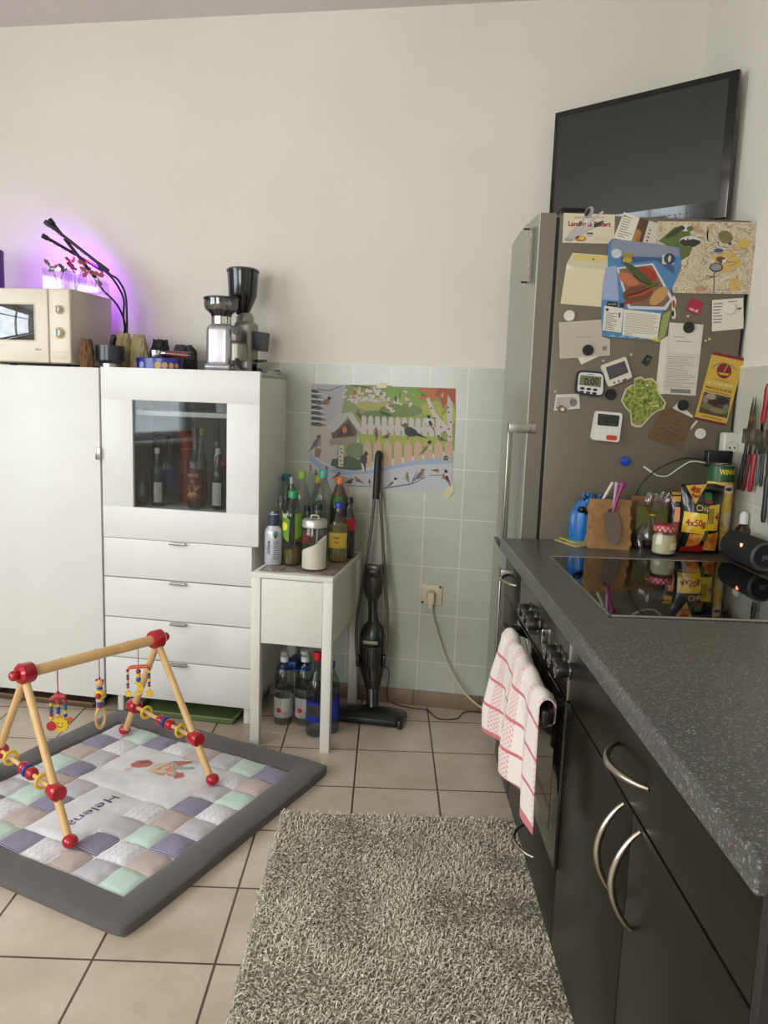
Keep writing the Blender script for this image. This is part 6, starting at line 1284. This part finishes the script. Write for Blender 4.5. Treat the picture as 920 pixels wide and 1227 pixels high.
# knock box, bags, tin, portafilter
def wl0(px, py, d): q = wT(px, py, d); return q
q = wT(132, 437, .30); r = .052
t = wthing('knock_box', 'black round knock box on a steel foot beside the microwave', 'knock box', q.x, .30, TZ)
b = MB(); b.lathe([(.040, .018), (r, .030), (r+.001, .085), (r-.004, .085), (r-.006, .032), (0, .030)], P('knock_black', (28, 32, 34), .35, coat=.3), n=36, cap=False); obj('tub', b, t)
b = MB(); b.lathe([(.036, 0), (.036, .019)], STEEL, n=32); obj('steel_foot', b, t)
b = MB(); a0 = LW(134, 408, .3); b.tube([(-.044, 0, .07), (.044, 0, .07)], .007, BLKM, 12); obj('knock_bar', b, t)
b = MB(); b.tube([(.004, .012, .06), (.012, .0, .10), (.017, -.002, .116)], [.008, .011, .012], P('pestle_black', (30, 30, 32), .4), 12); b.ball((.017, -.002, .116), .012, MATS['pestle_black']); o = obj('tamper_handle', b); o.location = t.location; o.rotation_euler = t.rotation_euler; tag(o, 'rounded black handle sticking up out of the knock box', 'handle')
def crumple(name, label, cat, px0, px1, ptop, d, dp, m, seed):
    q0, q1 = wT(px0, 430, d), wT(px1, 430, d); zt = wT(px0, ptop, d).z; W = q1.x-q0.x; H = zt-TZ; t = wthing(name, label, cat, (q0.x+q1.x)/2, d, TZ); b = MB()
    def f(u, v):
        a = 2*pi*u; p = 1-.42*max(0, v-.5)/.5; n1 = noise.noise(Vector((cos(a)*2+seed, sin(a)*2, v*3)))*.38+noise.noise(Vector((cos(a)*5+seed, sin(a)*5, v*7)))*.26
        e = .9; cx_ = math.copysign(abs(cos(a))**e, cos(a)); cy_ = math.copysign(abs(sin(a))**e, sin(a)); k = (p+n1*.6)
        return (cx_*W/2*k, cy_*dp/2*k, v*H*(1+.22*n1*max(0, v-.55)))
    b.grid(f, 40, 18, m, closeu=True); b.grid(lambda u, v: (lambda p: (p[0]*v, p[1]*v, p[2]-.008*(1-v)))(f(u, 1)), 40, 3, m, closeu=True); obj('bag_body', b, t, ang=25); return t
crumple('crumpled_paper_bag', 'crumpled pale paper bag directly behind the knock box', 'bag', 139, 158, 399, .20, .06, P('paper_beige', (168, 148, 108), .8, bump=.3, bscale=50), 1)
crumple('brown_paper_bag', 'crumpled tan paper bag between the knock box and the blue tin', 'bag', 157, 177, 401, .21, .06, P('paper_tan', (160, 144, 104), .8, bump=.3, bscale=50), 4)
crumple('amber_paper_bag', 'brown paper bag squeezed between microwave and knock box', 'bag', 97, 112, 406, .345, .05, P('paper_brown', (104, 70, 42), .8, bump=.3, bscale=50), 8)
crumple('black_cloth_bundle', 'small bunched black cloth bag behind the blue tin', 'bag', 180, 204, 407, .15, .07, P('black_cloth', (30, 27, 34), .8, bump=.4, bscale=80), 12)
crumple('dark_accessory_pouch', 'low dark pouch between blue tin and coffee grinder', 'pouch', 204, 236, 413, .13, .07, P('pouch_dark', (44, 40, 40), .7, bump=.4, bscale=80), 15)
q0, q1 = wT(163, 436, .28), wT(217, 436, .28); r = (q1.x-q0.x)/2
TB = P('tin_blue', (24, 34, 130), .3, coat=.3)
t = wthing('biscuit_tin', 'round blue biscuit tin with gold biscuit pictures under the portafilter', 'tin', (q0.x+q1.x)/2, .27, TZ)
b = MB(); b.lathe([(r-.003, 0), (r-.003, .038)], TB, n=48, sy=.72); obj('tin_body', b, t); b = MB(); b.lathe([(r, .030), (r, .042), (r-.004, .045), (0, .045)], TB, n=48, sy=.72); obj('lid', b, t)
b = MB()
for k, (a, sz) in enumerate([(-1.2, .010), (-.55, .014), (.25, .013), (.55, .012), (.85, .011), (1.15, .010)]): b.grid(lambda u, v: ((r-.0022)*sin(a+sz/r*v*cos(2*pi*u)), -(r-.0022)*.72*cos(a+sz/r*v*cos(2*pi*u)), .017+sz*v*sin(2*pi*u)), 14, 2, P('tin_gold', (190, 150, 84), .4) if k != 1 else P('tin_silver', (150, 156, 190), .4))
obj('biscuit_print', b, t)
q = wT(187, 422, .27); t = wthing('portafilter', 'espresso portafilter with a red-brown wooden handle lying on the blue tin', 'portafilter', q.x, .27, TZ+.046)
b = MB(); b.lathe([(.020, 0), (.022, .004), (.022, .020), (.024, .022), (.024, .027), (.020, .027)], CHROME, n=28); obj('filter_head', b, t); b = MB(); b.tube([(.022, 0, .018), (.040, 0, .018)], [.006, .0075], CHROME, 12); obj('neck', b, t)
b = MB(); b.tube([(.040, 0, .018), (.06, 0, .017), (.10, -.002, .014), (.135, -.003, .012)], [.009, .0115, .0125, .014], P('rosewood', (110, 36, 26), .3, coat=.4), 16); obj('wooden_handle', b, t, label='red-brown wooden handle'); b = MB(); b.tube([(.135, -.003, .012), (.148, -.0035, .0115)], .0138, BLACK, 16); obj('end_cap', b, t)
# front coffee grinder
GS = P('grinder_silver', (176, 174, 178), .3, .75); HOP = G('smoked_hopper', (70, 66, 70), .14)
q = wT(266, 438, .26); r = .053
t = wthing('coffee_grinder', 'silver coffee grinder with a wide smoked hopper, the front one of two', 'coffee grinder', q.x-.004, .25, TZ)
b = MB(); b.box((-.050, -.052, .012), (.052, .055, .178), GS, .026, 6); b.box((-.053, -.055, .006), (.055, .058, .030), GS, .012, 4); b.box((-.0502, -.0522, .128), (.0522, .0552, .1285), P('seam_grey', (120, 120, 122), .4), .026, 6)
for x in (-.035, .035): b.lathe([(.010, 0), (.010, .008)], CHROME, (x, -.035, 0), 14)
obj('body', b, t)
b = MB(); b.box((.028, -.035, .105), (.078, .035, .172), P('grinder_front', (120, 114, 112), .35, .6), .016, 4); b.lathe([(.012, .0), (.012, .012), (0, .012)], BLACK, M=TR(.070, -.036, .150) @ RX(pi/2), n=20); obj('grinding_head', b, t)
b = MB(); b.lathe([(.034, .045), (.034, .105), (.020, .112)], P('cup_grey', (136, 134, 124), .35, .6), (.064, -.004, 0), 28); b.lathe([(.035, .104), (.035, .110)], P('cup_rim', (80, 80, 78), .4), (.064, -.004, 0), 28, cap=False); obj('dosing_cup', b, t)
b = MB(); b.lathe([(.037, .178), (.037, .205)], CHROME, (-.004, 0, 0), 32); obj('collar', b, t)
b = MB(); b.lathe([(.037, .204), (.040, .214), (.060, .232), (.064, .246), (.064, .268), (.066, .270)], HOP, (-.004, 0, 0), 40, cap=False); hp = obj('hopper', b, t); b = MB(); b.lathe([(.067, .268), (.067, .272), (.060, .276), (0, .277)], P('hopper_lid', (24, 23, 25), .3), (-.004, 0, 0), 40, cap=False); obj('hopper_lid', b, hp)
b = MB(); b.lathe([(0, .206), (.034, .206), (.038, .216), (.050, .228), (0, .232)], noisemat('coffee_beans', [(.4, (26, 16, 10)), (.6, (64, 40, 26))], 140, .5), (-.004, 0, 0), 32, cap=False); obj('beans', b, hp)
# rear coffee grinder
q = wT(300, 436, .12)
t = wthing('coffee_grinder', 'coffee grinder with a tall black hopper and black spout, the rear one of two', 'coffee grinder', q.x-.016, .13, TZ)
zt = wT(290, 322, .13).z-TZ
b = MB(); b.box((-.035, -.05, .006), (.038, .05, .20), P('grinder_grey', (150, 148, 138), .35, .6), .018, 4); b.lathe([(.034, .19), (.034, .215), (.024, .232)], P('grinder_grey', (150, 148, 138), .35, .6), (-.004, 0, 0), 28); obj('body', b, t)
HB = P('hopper_black', (20, 20, 22), .16, coat=.5)
b = MB(); b.lathe([(.024, .225), (.028, .235), (.040, .262), (.054, .295), (.060, zt-.012)], HB, (-.014, 0, 0), 40); b.lathe([(.063, zt-.014), (.063, zt-.006), (.056, zt), (0, zt)], HB, (-.014, 0, 0), 40, cap=False); obj('hopper', b, t)
b = MB(); b.add([(.028, -.028, .165), (.028, -.028, .112), (.058, -.028, .088), (.082, -.028, .088), (.088, -.028, .158), (.028, .028, .165), (.028, .028, .112), (.058, .028, .088), (.082, .028, .088), (.088, .028, .158)], [(0, 4, 3, 2, 1)[::-1], (5, 6, 7, 8, 9)[::-1], (0, 1, 6, 5), (1, 2, 7, 6), (2, 3, 8, 7), (3, 4, 9, 8), (4, 0, 5, 9)], BLACK); obj('spout', b, t)
b = MB(); b.box((.03, -.004, .048), (.088, .004, .056), BLACK, .002); b.box((.03, -.018, .046), (.07, -.010, .054), BLACK, .002); b.box((.03, .010, .046), (.07, .018, .054), BLACK, .002); obj('filter_fork', b, t)
b = MB(); b.box((-.05, -.056, 0), (.070, .056, .012), P('drip_black', (26, 26, 26), .4), .004); b.tube([(.045, -.03, .012), (.06, 0, .016), (.045, .03, .012)], .008, P('drip_black', (26, 26, 26), .4), 8); obj('base', b, t)
# tamping stand in front
t = wthing('tamping_stand', 'dark curved tamping stand at the right foot of the front grinder', 'stand', wT(297, 440, .28).x, .30, TZ)
b = MB(); b.box((-.032, -.028, 0), (.030, .028, .006), BLACK, .002)
b.grid(lambda u, v: (-.034+.066*u, -.026+.052*v, .008+.026*(2*u-1)**2+(.018 if u < .15 else 0)*(1-u/.15)), 20, 3, BLACK); b.grid(lambda u, v: (-.034+.066*u, -.026, v*(.008+.026*(2*u-1)**2)), 20, 2, BLACK); b.grid(lambda u, v: (-.034+.066*u, .026, v*(.008+.026*(2*u-1)**2)), 20, 2, BLACK); obj('cradle', b, t)
t = wthing('round_lid', 'thin round silver lid lying at the right rear corner of the display cabinet', 'lid', -1.0+.012, .10, TZ)
b = MB(); b.lathe([(.040, 0), (.042, .004), (.042, .010), (.036, .013), (0, .014)], P('lid_silver', (170, 168, 158), .35, .5), n=32, sx=1.0); obj('lid_plate', b, t); b = MB(); b.box((.012, -.006, .013), (.034, .006, .018), BLACK, .002); obj('tab', b, t)

# ------------------------------------------------------------------ play mat
O_ = Vector((-.615, 1.775, 0)); EI = Vector((.436, .9, 0)).normalized(); EJ = Vector((-.9, .436, 0)).normalized(); CE = .0945
def fabric(name, c, kind, c2):
    m, nt, bs = nodes(name); L = nt.links.new; tc = nt.nodes.new('ShaderNodeTexCoord'); mx = nt.nodes.new('ShaderNodeMix'); mx.data_type = 'RGBA'
    mx.inputs[6].default_value = rgb(c); mx.inputs[7].default_value = rgb(c2); bs.inputs['Roughness'].default_value = .9; bs.inputs['Sheen Weight'].default_value = .15
    if kind == 'dots':
        v = nt.nodes.new('ShaderNodeTexVoronoi'); v.inputs['Scale'].default_value = 210; v.inputs['Randomness'].default_value = 0; L(tc.outputs['Object'], v.inputs['Vector'])
        lt = nt.nodes.new('ShaderNodeMath'); lt.operation = 'LESS_THAN'; lt.inputs[1].default_value = .30; v.voronoi_dimensions = '2D'; L(v.outputs['Distance'], lt.inputs[0]); L(lt.outputs[0], mx.inputs[0])
    elif kind == 'zig':
        sp = nt.nodes.new('ShaderNodeSeparateXYZ'); L(tc.outputs['Object'], sp.inputs[0])
        def mt(op, a, b_):
            q = nt.nodes.new('ShaderNodeMath'); q.operation = op
            for i, z in enumerate((a, b_)):
                if isinstance(z, (int, float)): q.inputs[i].default_value = z
                elif z is not None: L(z, q.inputs[i])
            return q.outputs[0]
        pp = mt('PINGPONG', mt('MULTIPLY', sp.outputs[0], 1), .011); f = mt('FRACT', mt('DIVIDE', mt('ADD', sp.outputs[1], pp), .022), None); L(mt('LESS_THAN', f, .22), mx.inputs[0])
    else: mx.inputs[0].default_value = 0
    L(mx.outputs[2], bs.inputs['Base Color']); return m
FM = fabric('fabric_mint', (196, 216, 203), 'plain', (0, 0, 0)); FG_ = fabric('fabric_lilac_dots', (186, 180, 188), 'dots', (214, 208, 212)); FT = fabric('fabric_taupe_dots', (176, 158, 152), 'dots', (220, 206, 200)); FW_ = fabric('fabric_zigzag', (224, 222, 226), 'zig', (206, 204, 208)); FP = fabric('fabric_plum_dots', (112, 104, 130), 'dots', (190, 186, 200)); FWP = fabric('fabric_white', (226, 224, 226), 'plain', (0, 0, 0))
mat = thing('play_mat', 'quilted patchwork baby play mat with a dark grey border on the tiled floor', 'play mat', (O_.x, O_.y, 0), math.atan2(EI.y, EI.x))
NC = 8; S = NC*CE
fabs = [FM, FG_, FT, FW_, FP]
def ptop(x, y):
    i, j = x/CE, y/CE; fi, fj = i % 1, j % 1; pl = 4 <= i < 8 and 2 <= j < 6 and i < 7.02; tx = 1 <= i < 4 and 3 <= j < 5
    if pl: fi = (i-4)/3; fj = (j-2)/4
    if tx: fi = (i-1)/3; fj = (j-3)/2
    pf = (max(0, sin(pi*fi))*max(0, sin(pi*fj)))**.35*.012
    return .017+pf+noise.noise(Vector((x*14, y*14, 1)))*.005+noise.noise(Vector((x*38, y*60, 2)))*.0026
b = MB(); SD = 10
for i in range(NC):
    for j in range(NC):
        m = fabs[(2*i+j) % 5]
        if 4 <= i < 7 and 2 <= j < 6: m = FW_ if (i in (4,) or j in (2,)) and False else FWP
        if 1 <= i < 4 and 3 <= j < 5: m = FWP
        b.grid(lambda u, v: (lambda x, y: (x, y, ptop(min(x, S-1e-4), min(y, S-1e-4))))((i+u)*CE, (j+v)*CE), SD, SD, m)
b.box((0, 0, .002), (S, S, .016), FWP); obj('patchwork', b, mat, ang=180)
BG = P('border_grey', (92, 86, 84), .95, bump=.3, bscale=120, sheen=.2)
b = MB(); BW = .098
def brd(u, v):
    # u runs once round, v across from inner to outer edge
    a = u*4; k = int(a) % 4; f = a-int(a); inn = [(0, 0), (S, 0), (S, S), (0, S)]; out = [(-BW, -BW), (S+BW, -BW), (S+BW, S+BW), (-BW, S+BW)]
    A, B_ = inn[k], inn[(k+1) % 4]; Co, Do = out[k], out[(k+1) % 4]; p = Vector(A).lerp(Vector(B_), f); q = Vector(Co).lerp(Vector(Do), f); r_ = p.lerp(q, min(1, v/.9))
    if v < .01: h = .006
    elif v > .9: h = .030*(1-(v-.9)/.1)**.5
    else: h = .018+.016*max(0, sin(pi*min(1, (v/.9)*.85+.06)))**.6
    h += noise.noise(Vector((r_.x*9, r_.y*9, 0)))*.004*(v < .9); ro = 0
    # soften the outer corners
    c = Vector((S/2, S/2)); dd = r_-c; e = max(abs(dd.x), abs(dd.y)); cr_ = (abs(dd.x)*abs(dd.y))/(e*e+1e-9); r_ = c+dd*(1-.018*cr_**14*min(1, v/.9))
    return (r_.x, r_.y, max(.001, h))
b.grid(brd, 160, 16, BG, closeu=True); b.box((-BW*.9, -BW*.9, .001), (S+BW*.9, S+BW*.9, .004), BG); obj('border', b, mat, ang=180)
b = MB(); cx_, cy_ = 2.65*CE, 3.85*CE; b.text('Helena', .06, P('thread_indigo', (74, 78, 110), .8), (cx_, cy_, 0), (-1, 0, 0), (0, -1, 0), wfit=1.95*CE, fn=lambda o: Vector((o.x, o.y, ptop(o.x, o.y)+.0012)), bold=.0, sy=.8); obj('embroidered_name', b, mat)
# sleeping fox print
MP = lambda x, y: (0+x/3.833, 850+y/3.833)
inv = mat.matrix_basis.inverted() if False else (Matrix.Rotation(-math.atan2(EI.y, EI.x), 4, 'Z') @ Matrix.Translation(-O_))
b = MB()
def mp(pts, m, lift):
    w3 = [inv @ pZ(*MP(x, y), .030) for x, y in pts]; n = len(w3); c = sum(w3, Vector())/n; ring = [c]+w3
    vs_ = []; K = 4
    vs_.append((c.x, c.y, ptop(c.x, c.y)+.0010+lift*.0004))
    for k in range(1, K+1):
        for q in w3: p = c.lerp(q, k/K); vs_.append((p.x, p.y, ptop(p.x, p.y)+.0010+lift*.0004))
    fs_ = [(0, 1+i, 1+(i+1) % n) for i in range(n)]
    for k in range(K-1):
        for i in range(n): j = (i+1) % n; fs_.append((1+k*n+i, 1+(k+1)*n+i, 1+(k+1)*n+j, 1+k*n+j))
    b.add(vs_, fs_, m)
FOX = P('fox_rose', (196, 122, 108), .85); FOX2 = P('fox_blush', (214, 150, 130), .85); SC = P('scarf_mint', (170, 190, 190), .85); FXD = P('fox_shade', (150, 92, 84), .85)
mp([(600, 250), (630, 232), (680, 228), (704, 245), (690, 262), (640, 268), (605, 264)], FOX, 1); mp([(566, 270), (600, 262), (606, 276), (580, 282)], P('fox_cream', (216, 206, 196), .85), 1.2)
mp([(672, 282), (720, 250), (800, 234), (802, 262), (790, 300), (730, 300)], P('fox_cream2', (220, 200, 176), .85), 1); mp([(690, 285), (790, 240), (840, 262), (800, 305), (740, 302)], FOX2, 1.4)
mp([(790, 236), (880, 230), (884, 240), (840, 256), (800, 262)], FOX, 1.6); mp([(790, 290), (840, 288), (846, 306), (800, 316)], FOX, 1.6); mp([(785, 236), (800, 240), (815, 262), (800, 305), (786, 300), (800, 262)], SC, 2); mp([(800, 262), (890, 262), (892, 272), (810, 276)], SC, 2); mp([(640, 240), (690, 236), (696, 242), (650, 250)], FXD, 2)
obj('fox_print', b, mat)

# ------------------------------------------------------------------ wooden baby gym standing on the mat
AH = .447; A_ = Vector((-1.02, 2.15, AH)); B2 = Vector((-.742, 2.508, AH)); FZ0 = .034
F1, F2, F3 = Vector((-.519, 2.335, FZ0)), Vector((-.914, 2.68, FZ0)), Vector((-.823, 1.965, FZ0)); F4_ = F3+F2-F1
gym = thing('baby_gym', 'wooden baby play gym with red joints standing on the patchwork mat', 'play gym', ((A_.x+B2.x)/2, (A_.y+B2.y)/2, .03)); go = gym.location.copy()
def g(v): return Vector(v)-go
b = MB(); b.tube([g(A_), g(B2)], .0165, WOOD, 20)
axd = (B2-A_).normalized()
for k in (.25, .5, .75): b.ball(tuple(g(A_.lerp(B2, k)+Vector((0, 0, .0158)))), .0025, FXD, n=6)
obj('crossbar', b, gym)
for (ap, sg) in ((A_, -1), (B2, 1)):
    b = MB(); c = g(ap); b.tube([c-axd*sg*.026, c-axd*sg*.020, c+axd*sg*.012, c+axd*sg*.020], [.026, .030, .031, .024], RED, 24); j = obj('joint', b, gym)
    b = MB(); b.ball(tuple(c+axd*sg*.030), .0155, RED); obj('joint_knob', b, j)
for ap, ft in ((A_, F3), (A_, F4_), (B2, F1), (B2, F2)):
    b = MB(); s0 = ap+Vector((0, 0, -.012)); b.tube([g(s0), g(ft)], .0115, WOOD, 16); obj('leg', b, gym)
    b = MB(); b.ball(tuple(g(ft+Vector((0, 0, .012)))), .0215, RED, sc=(1, 1, .86)); obj('foot', b, gym)
for (ap, fa, fb) in ((A_, F3, F4_), (B2, F1, F2)):
    P0 = ap.lerp(fa, .70); P1 = ap.lerp(fb, .70); dv = (P1-P0).normalized()
    b = MB(); b.tube([g(P0), g(P1)], .0065, WOOD, 14); obj('side_rod', b, gym)
    for Pp in (P0, P1): b = MB(); b.tube([g(Pp)-dv*.022, g(Pp)-dv*.018, g(Pp)+dv*.018, g(Pp)+dv*.022], [.0205, .0235, .0235, .0205], RED, 22); obj('rod_joint', b, gym)
    for f, kind in ((.22, 'y'), (.40, 'r'), (.465, 'b'), (.53, 'r'), (.78, 'y')):
        c = P0.lerp(P1, f); M = dv.to_track_quat('Z', 'Y').to_matrix().to_4x4(); b = MB()
        if kind == 'y': b.torus(tuple(g(c)), .019, .0052, YEL, M=M); obj('ring', b, gym)
        elif kind == 'b': b.torus(tuple(g(c)), .015, .0055, BLU, M=M); obj('disc', b, gym)
        else: b.ball(tuple(g(c)), .0195, RED); obj('bead', b, gym)
# hanging toys (each hangs freely)
def hang(frac, name, label):
    p = A_.lerp(B2, frac); return thing(name, label, 'toy', p-Vector((0, 0, .016)))
CORD = P('cord_red', (150, 20, 40), .8)
def bead(b, x, y, z, r, m): b.ball((x, y, z), r, m, n=10)
cc = {'r': RED, 'y': YEL, 'b': BLU, 'g': GRN}
def star(cx, cz, R, n, m, th=.008, inner=.55, y=0, rot=0):
    b = MB(); pts = []
    for i in range(n*2): a = pi/2+rot+i*pi/n; r_ = R if i % 2 == 0 else R*inner; pts.append((cx+r_*cos(a), y-th/2, cz+r_*sin(a)))
    b.poly(pts, th, m, (0, -1, 0)); return b
def smile(cx, cz, R, y):
    b = MB(); b.ball((cx-R*.3, y, cz+R*.2), R*.09, INK, n=6); b.ball((cx+R*.3, y, cz+R*.2), R*.09, INK, n=6); b.tube([(cx-R*.35, y, cz-R*.15), (cx-R*.15, y, cz-R*.36), (cx+R*.15, y, cz-R*.36), (cx+R*.35, y, cz-R*.15)], R*.05, INK, 6); return b
t = hang(.22, 'sun_toy', 'hanging bead toy with a yellow smiling sun, left on the baby gym'); zt = -.072
b = MB(); b.tube([(0, 0, .0), (0, 0, zt)], .0016, CORD, 6); bead(b, 0, 0, zt, .006, RED); obj('cord', b, t)
b = MB(); b.tube([(-.022, 0, zt-.022), (0, 0, zt-.008), (.022, 0, zt-.010)], [.007, .011, .007], P('rose_wood', (190, 70, 70), .35), 12); b.tube([(0, 0, zt-.012), (0, 0, zt-.034)], [.009, .007], P('rose_wood', (190, 70, 70), .35), 12); obj('top_piece', b, t)
for x, seq in ((-.021, 'bygbry'), (0, 'ybby'), (.021, 'rbgyb')):
    for k, c_ in enumerate(seq): b = MB(); bead(b, x, 0, zt-.026-k*.0108-(.012 if x == 0 else 0), .0064, cc[c_]); obj('bead', b, t)
sn = obj('sun', star(.006, zt-.098, .026, 12, YEL, inner=.8), t); b = smile(.006, zt-.098, .022, -.0045); obj('face', b, sn)
b = MB(); b.lathe([(.0145, -.004), (.0145, .004)], RED, M=TR(-.020, -.004, zt-.103) @ RX(pi/2), n=20); obj('red_disc', b, t)
b = MB(); b.lathe([(.008, -.003), (.008, .003)], P('orange_wood', (220, 110, 50), .4), M=TR(.030, .006, zt-.085) @ RX(pi/2), n=14); obj('orange_disc', b, t)
t = hang(.525, 'bear_toy', 'hanging wooden bear toy with a beech ring, middle of the baby gym'); zt = -.062
NW = WOOD
b = MB(); b.tube([(0, 0, 0), (0, 0, zt)], .0014, CORD, 6); bead(b, 0, 0, zt-.002, .004, RED); obj('cord', b, t)
b = MB(); b.ball((0, 0, zt-.018), .0125, NW); hd = obj('head', b, t)
for x in (-.0095, .0095): b = MB(); b.ball((x, 0, zt-.008), .0045, RED); obj('ear', b, hd)
b = MB(); b.lathe([(.009, -.002), (.011, 0), (.009, .003)], BLU, (0, 0, zt-.034), 18); obj('collar', b, t)
b = MB(); b.ball((0, 0, zt-.053), .0165, YEL, sc=(1, .9, 1.05)); obj('body', b, t)
b = MB(); b.ball((0, -.012, zt-.055), .0095, RED); obj('belly_button', b, t)
for z, m, r_ in ((-.074, NW, .009), (-.084, BLU, .010), (-.094, RED, .009)): b = MB(); b.ball((0, 0, zt+z), r_, m, sc=(1, 1, .7)); obj('bead', b, t)
b = MB(); b.torus((0, 0, zt-.131), .026, .0055, NW, M=RX(pi/2) @ Matrix.Diagonal((.72, 1.35, 1, 1)) if False else RZ(.9) @ RX(pi/2) @ Matrix.Diagonal((.62, 1.25, 1, 1))); obj('beech_ring', b, t)
t = hang(.835, 'moon_toy', 'hanging bead toy with a yellow moon and stars, right on the baby gym'); zt = -.058
b = MB(); b.tube([(0, 0, 0), (0, 0, zt)], .0012, CORD, 6); obj('cord', b, t)
b = MB(); b.tube([(-.033, 0, zt-.010), (-.02, 0, zt-.006), (.02, 0, zt-.002), (.033, 0, zt-.001)], [.005, .0065, .0065, .005], P('orange_wood2', (206, 84, 50), .35), 12); obj('top_bar', b, t)
for x, z0, seq in ((-.035, -.018, 'rybrybr'), (0, -.018, 'ryb'), (.035, -.010, 'rybrybr')):
    for k, c_ in enumerate(seq if x else 'RyB'): 
        b = MB(); bead(b, x, 0, zt+z0-k*(.0095 if x else .0135)-(0 if x else .002), .0052 if x else .0085, cc[c_.lower()]); obj('bead', b, t)
o_ = obj('star', star(-.033, zt-.098, .013, 5, YEL), t); o_ = obj('star', star(.036, zt-.092, .016, 5, YEL), t)
b = MB(); pts = []
for i in range(15): a = pi/2+.5-i/14*(pi+1.0); pts.append((-.004+.021*cos(a), -.004, zt-.078+.023*sin(a)))
for i in range(11): a = -pi/2+.35-0+i/10*-(0)-0; 
for i in range(11): a = -pi/2-.1+(i/10)*(pi+.2); pts.append((-.014+.014*cos(a), -.004, zt-.078+.018*sin(a)))
b.poly(pts, .008, YEL, (0, -1, 0)); mo = obj('moon', b, t)
b = MB(); b.ball((.006, -.0045, zt-.070), .0015, INK, n=6); b.tube([(.002, -.0045, zt-.086), (.007, -.0045, zt-.089), (.011, -.0045, zt-.085)], .0008, INK, 6); obj('face', b, mo)

# ------------------------------------------------------------------ shaggy rug
RXa, RXb, RYa, RYb = -.285, .432, .9, 2.215
rug = thing('shaggy_rug', 'grey-beige shaggy rug lying along the dark kitchen fronts', 'rug', (0, 0, 0))
b = MB(); b.box((RXa, RYa, .001), (RXb, RYb, .010), P('rug_backing', (176, 168, 146), .95)); obj('backing', b, rug)
TUFT = [P('tuft_sand', (208, 199, 176), .95, sheen=.2), P('tuft_grey', (192, 184, 162), .95, sheen=.2), P('tuft_light', (224, 217, 197), .95, sheen=.2), P('tuft_dark', (166, 157, 134), .95)]
rr = random.Random(3); b = MB(); mids = [b._m(m) for m in TUFT]
sp = .0060; ny = int((RYb-RYa)/sp); nx = int((RXb-RXa)/sp)
V_, F_, K_ = b.v, b.f, b.mi
for jy in range(ny):
    for jx in range(nx):
        x = RXa+(jx+rr.random())*sp; y = RYa+(jy+rr.random())*sp
        if y < 1.2 and rr.random() < .55: continue
        fl = noise.noise(Vector((x*7, y*7, 0)))*2.2; a = fl+rr.uniform(-1.4, 1.4); L = rr.uniform(.008, .015); cx2, sy2 = cos(a), sin(a); w_ = rr.uniform(.0012, .0022); px_, py_ = -sy2*w_, cx2*w_
        h = rr.uniform(.009, .014); z0 = .008; n0 = len(V_); u1, u2 = L*.35, L
        V_.extend([(x+px_, y+py_, z0), (x-px_, y-py_, z0), (x+cx2*u1+px_, y+sy2*u1+py_, z0+h*.85), (x+cx2*u1-px_, y+sy2*u1-py_, z0+h*.85+.001), (x+cx2*u2+px_*.9, y+sy2*u2+py_*.9, z0+h*rr.uniform(.55, 1.05)), (x+cx2*u2-px_*.9, y+sy2*u2-py_*.9, z0+h*rr.uniform(.55, 1.05))])
        F_.append((n0, n0+1, n0+3, n0+2)); F_.append((n0+2, n0+3, n0+5, n0+4)); k = mids[0 if (q_ := rr.random()) < .45 else 1 if q_ < .72 else 2 if q_ < .92 else 3]; K_.append(k); K_.append(k)
pl = obj('pile', b, rug, ang=180); pl['kind'] = 'stuff'
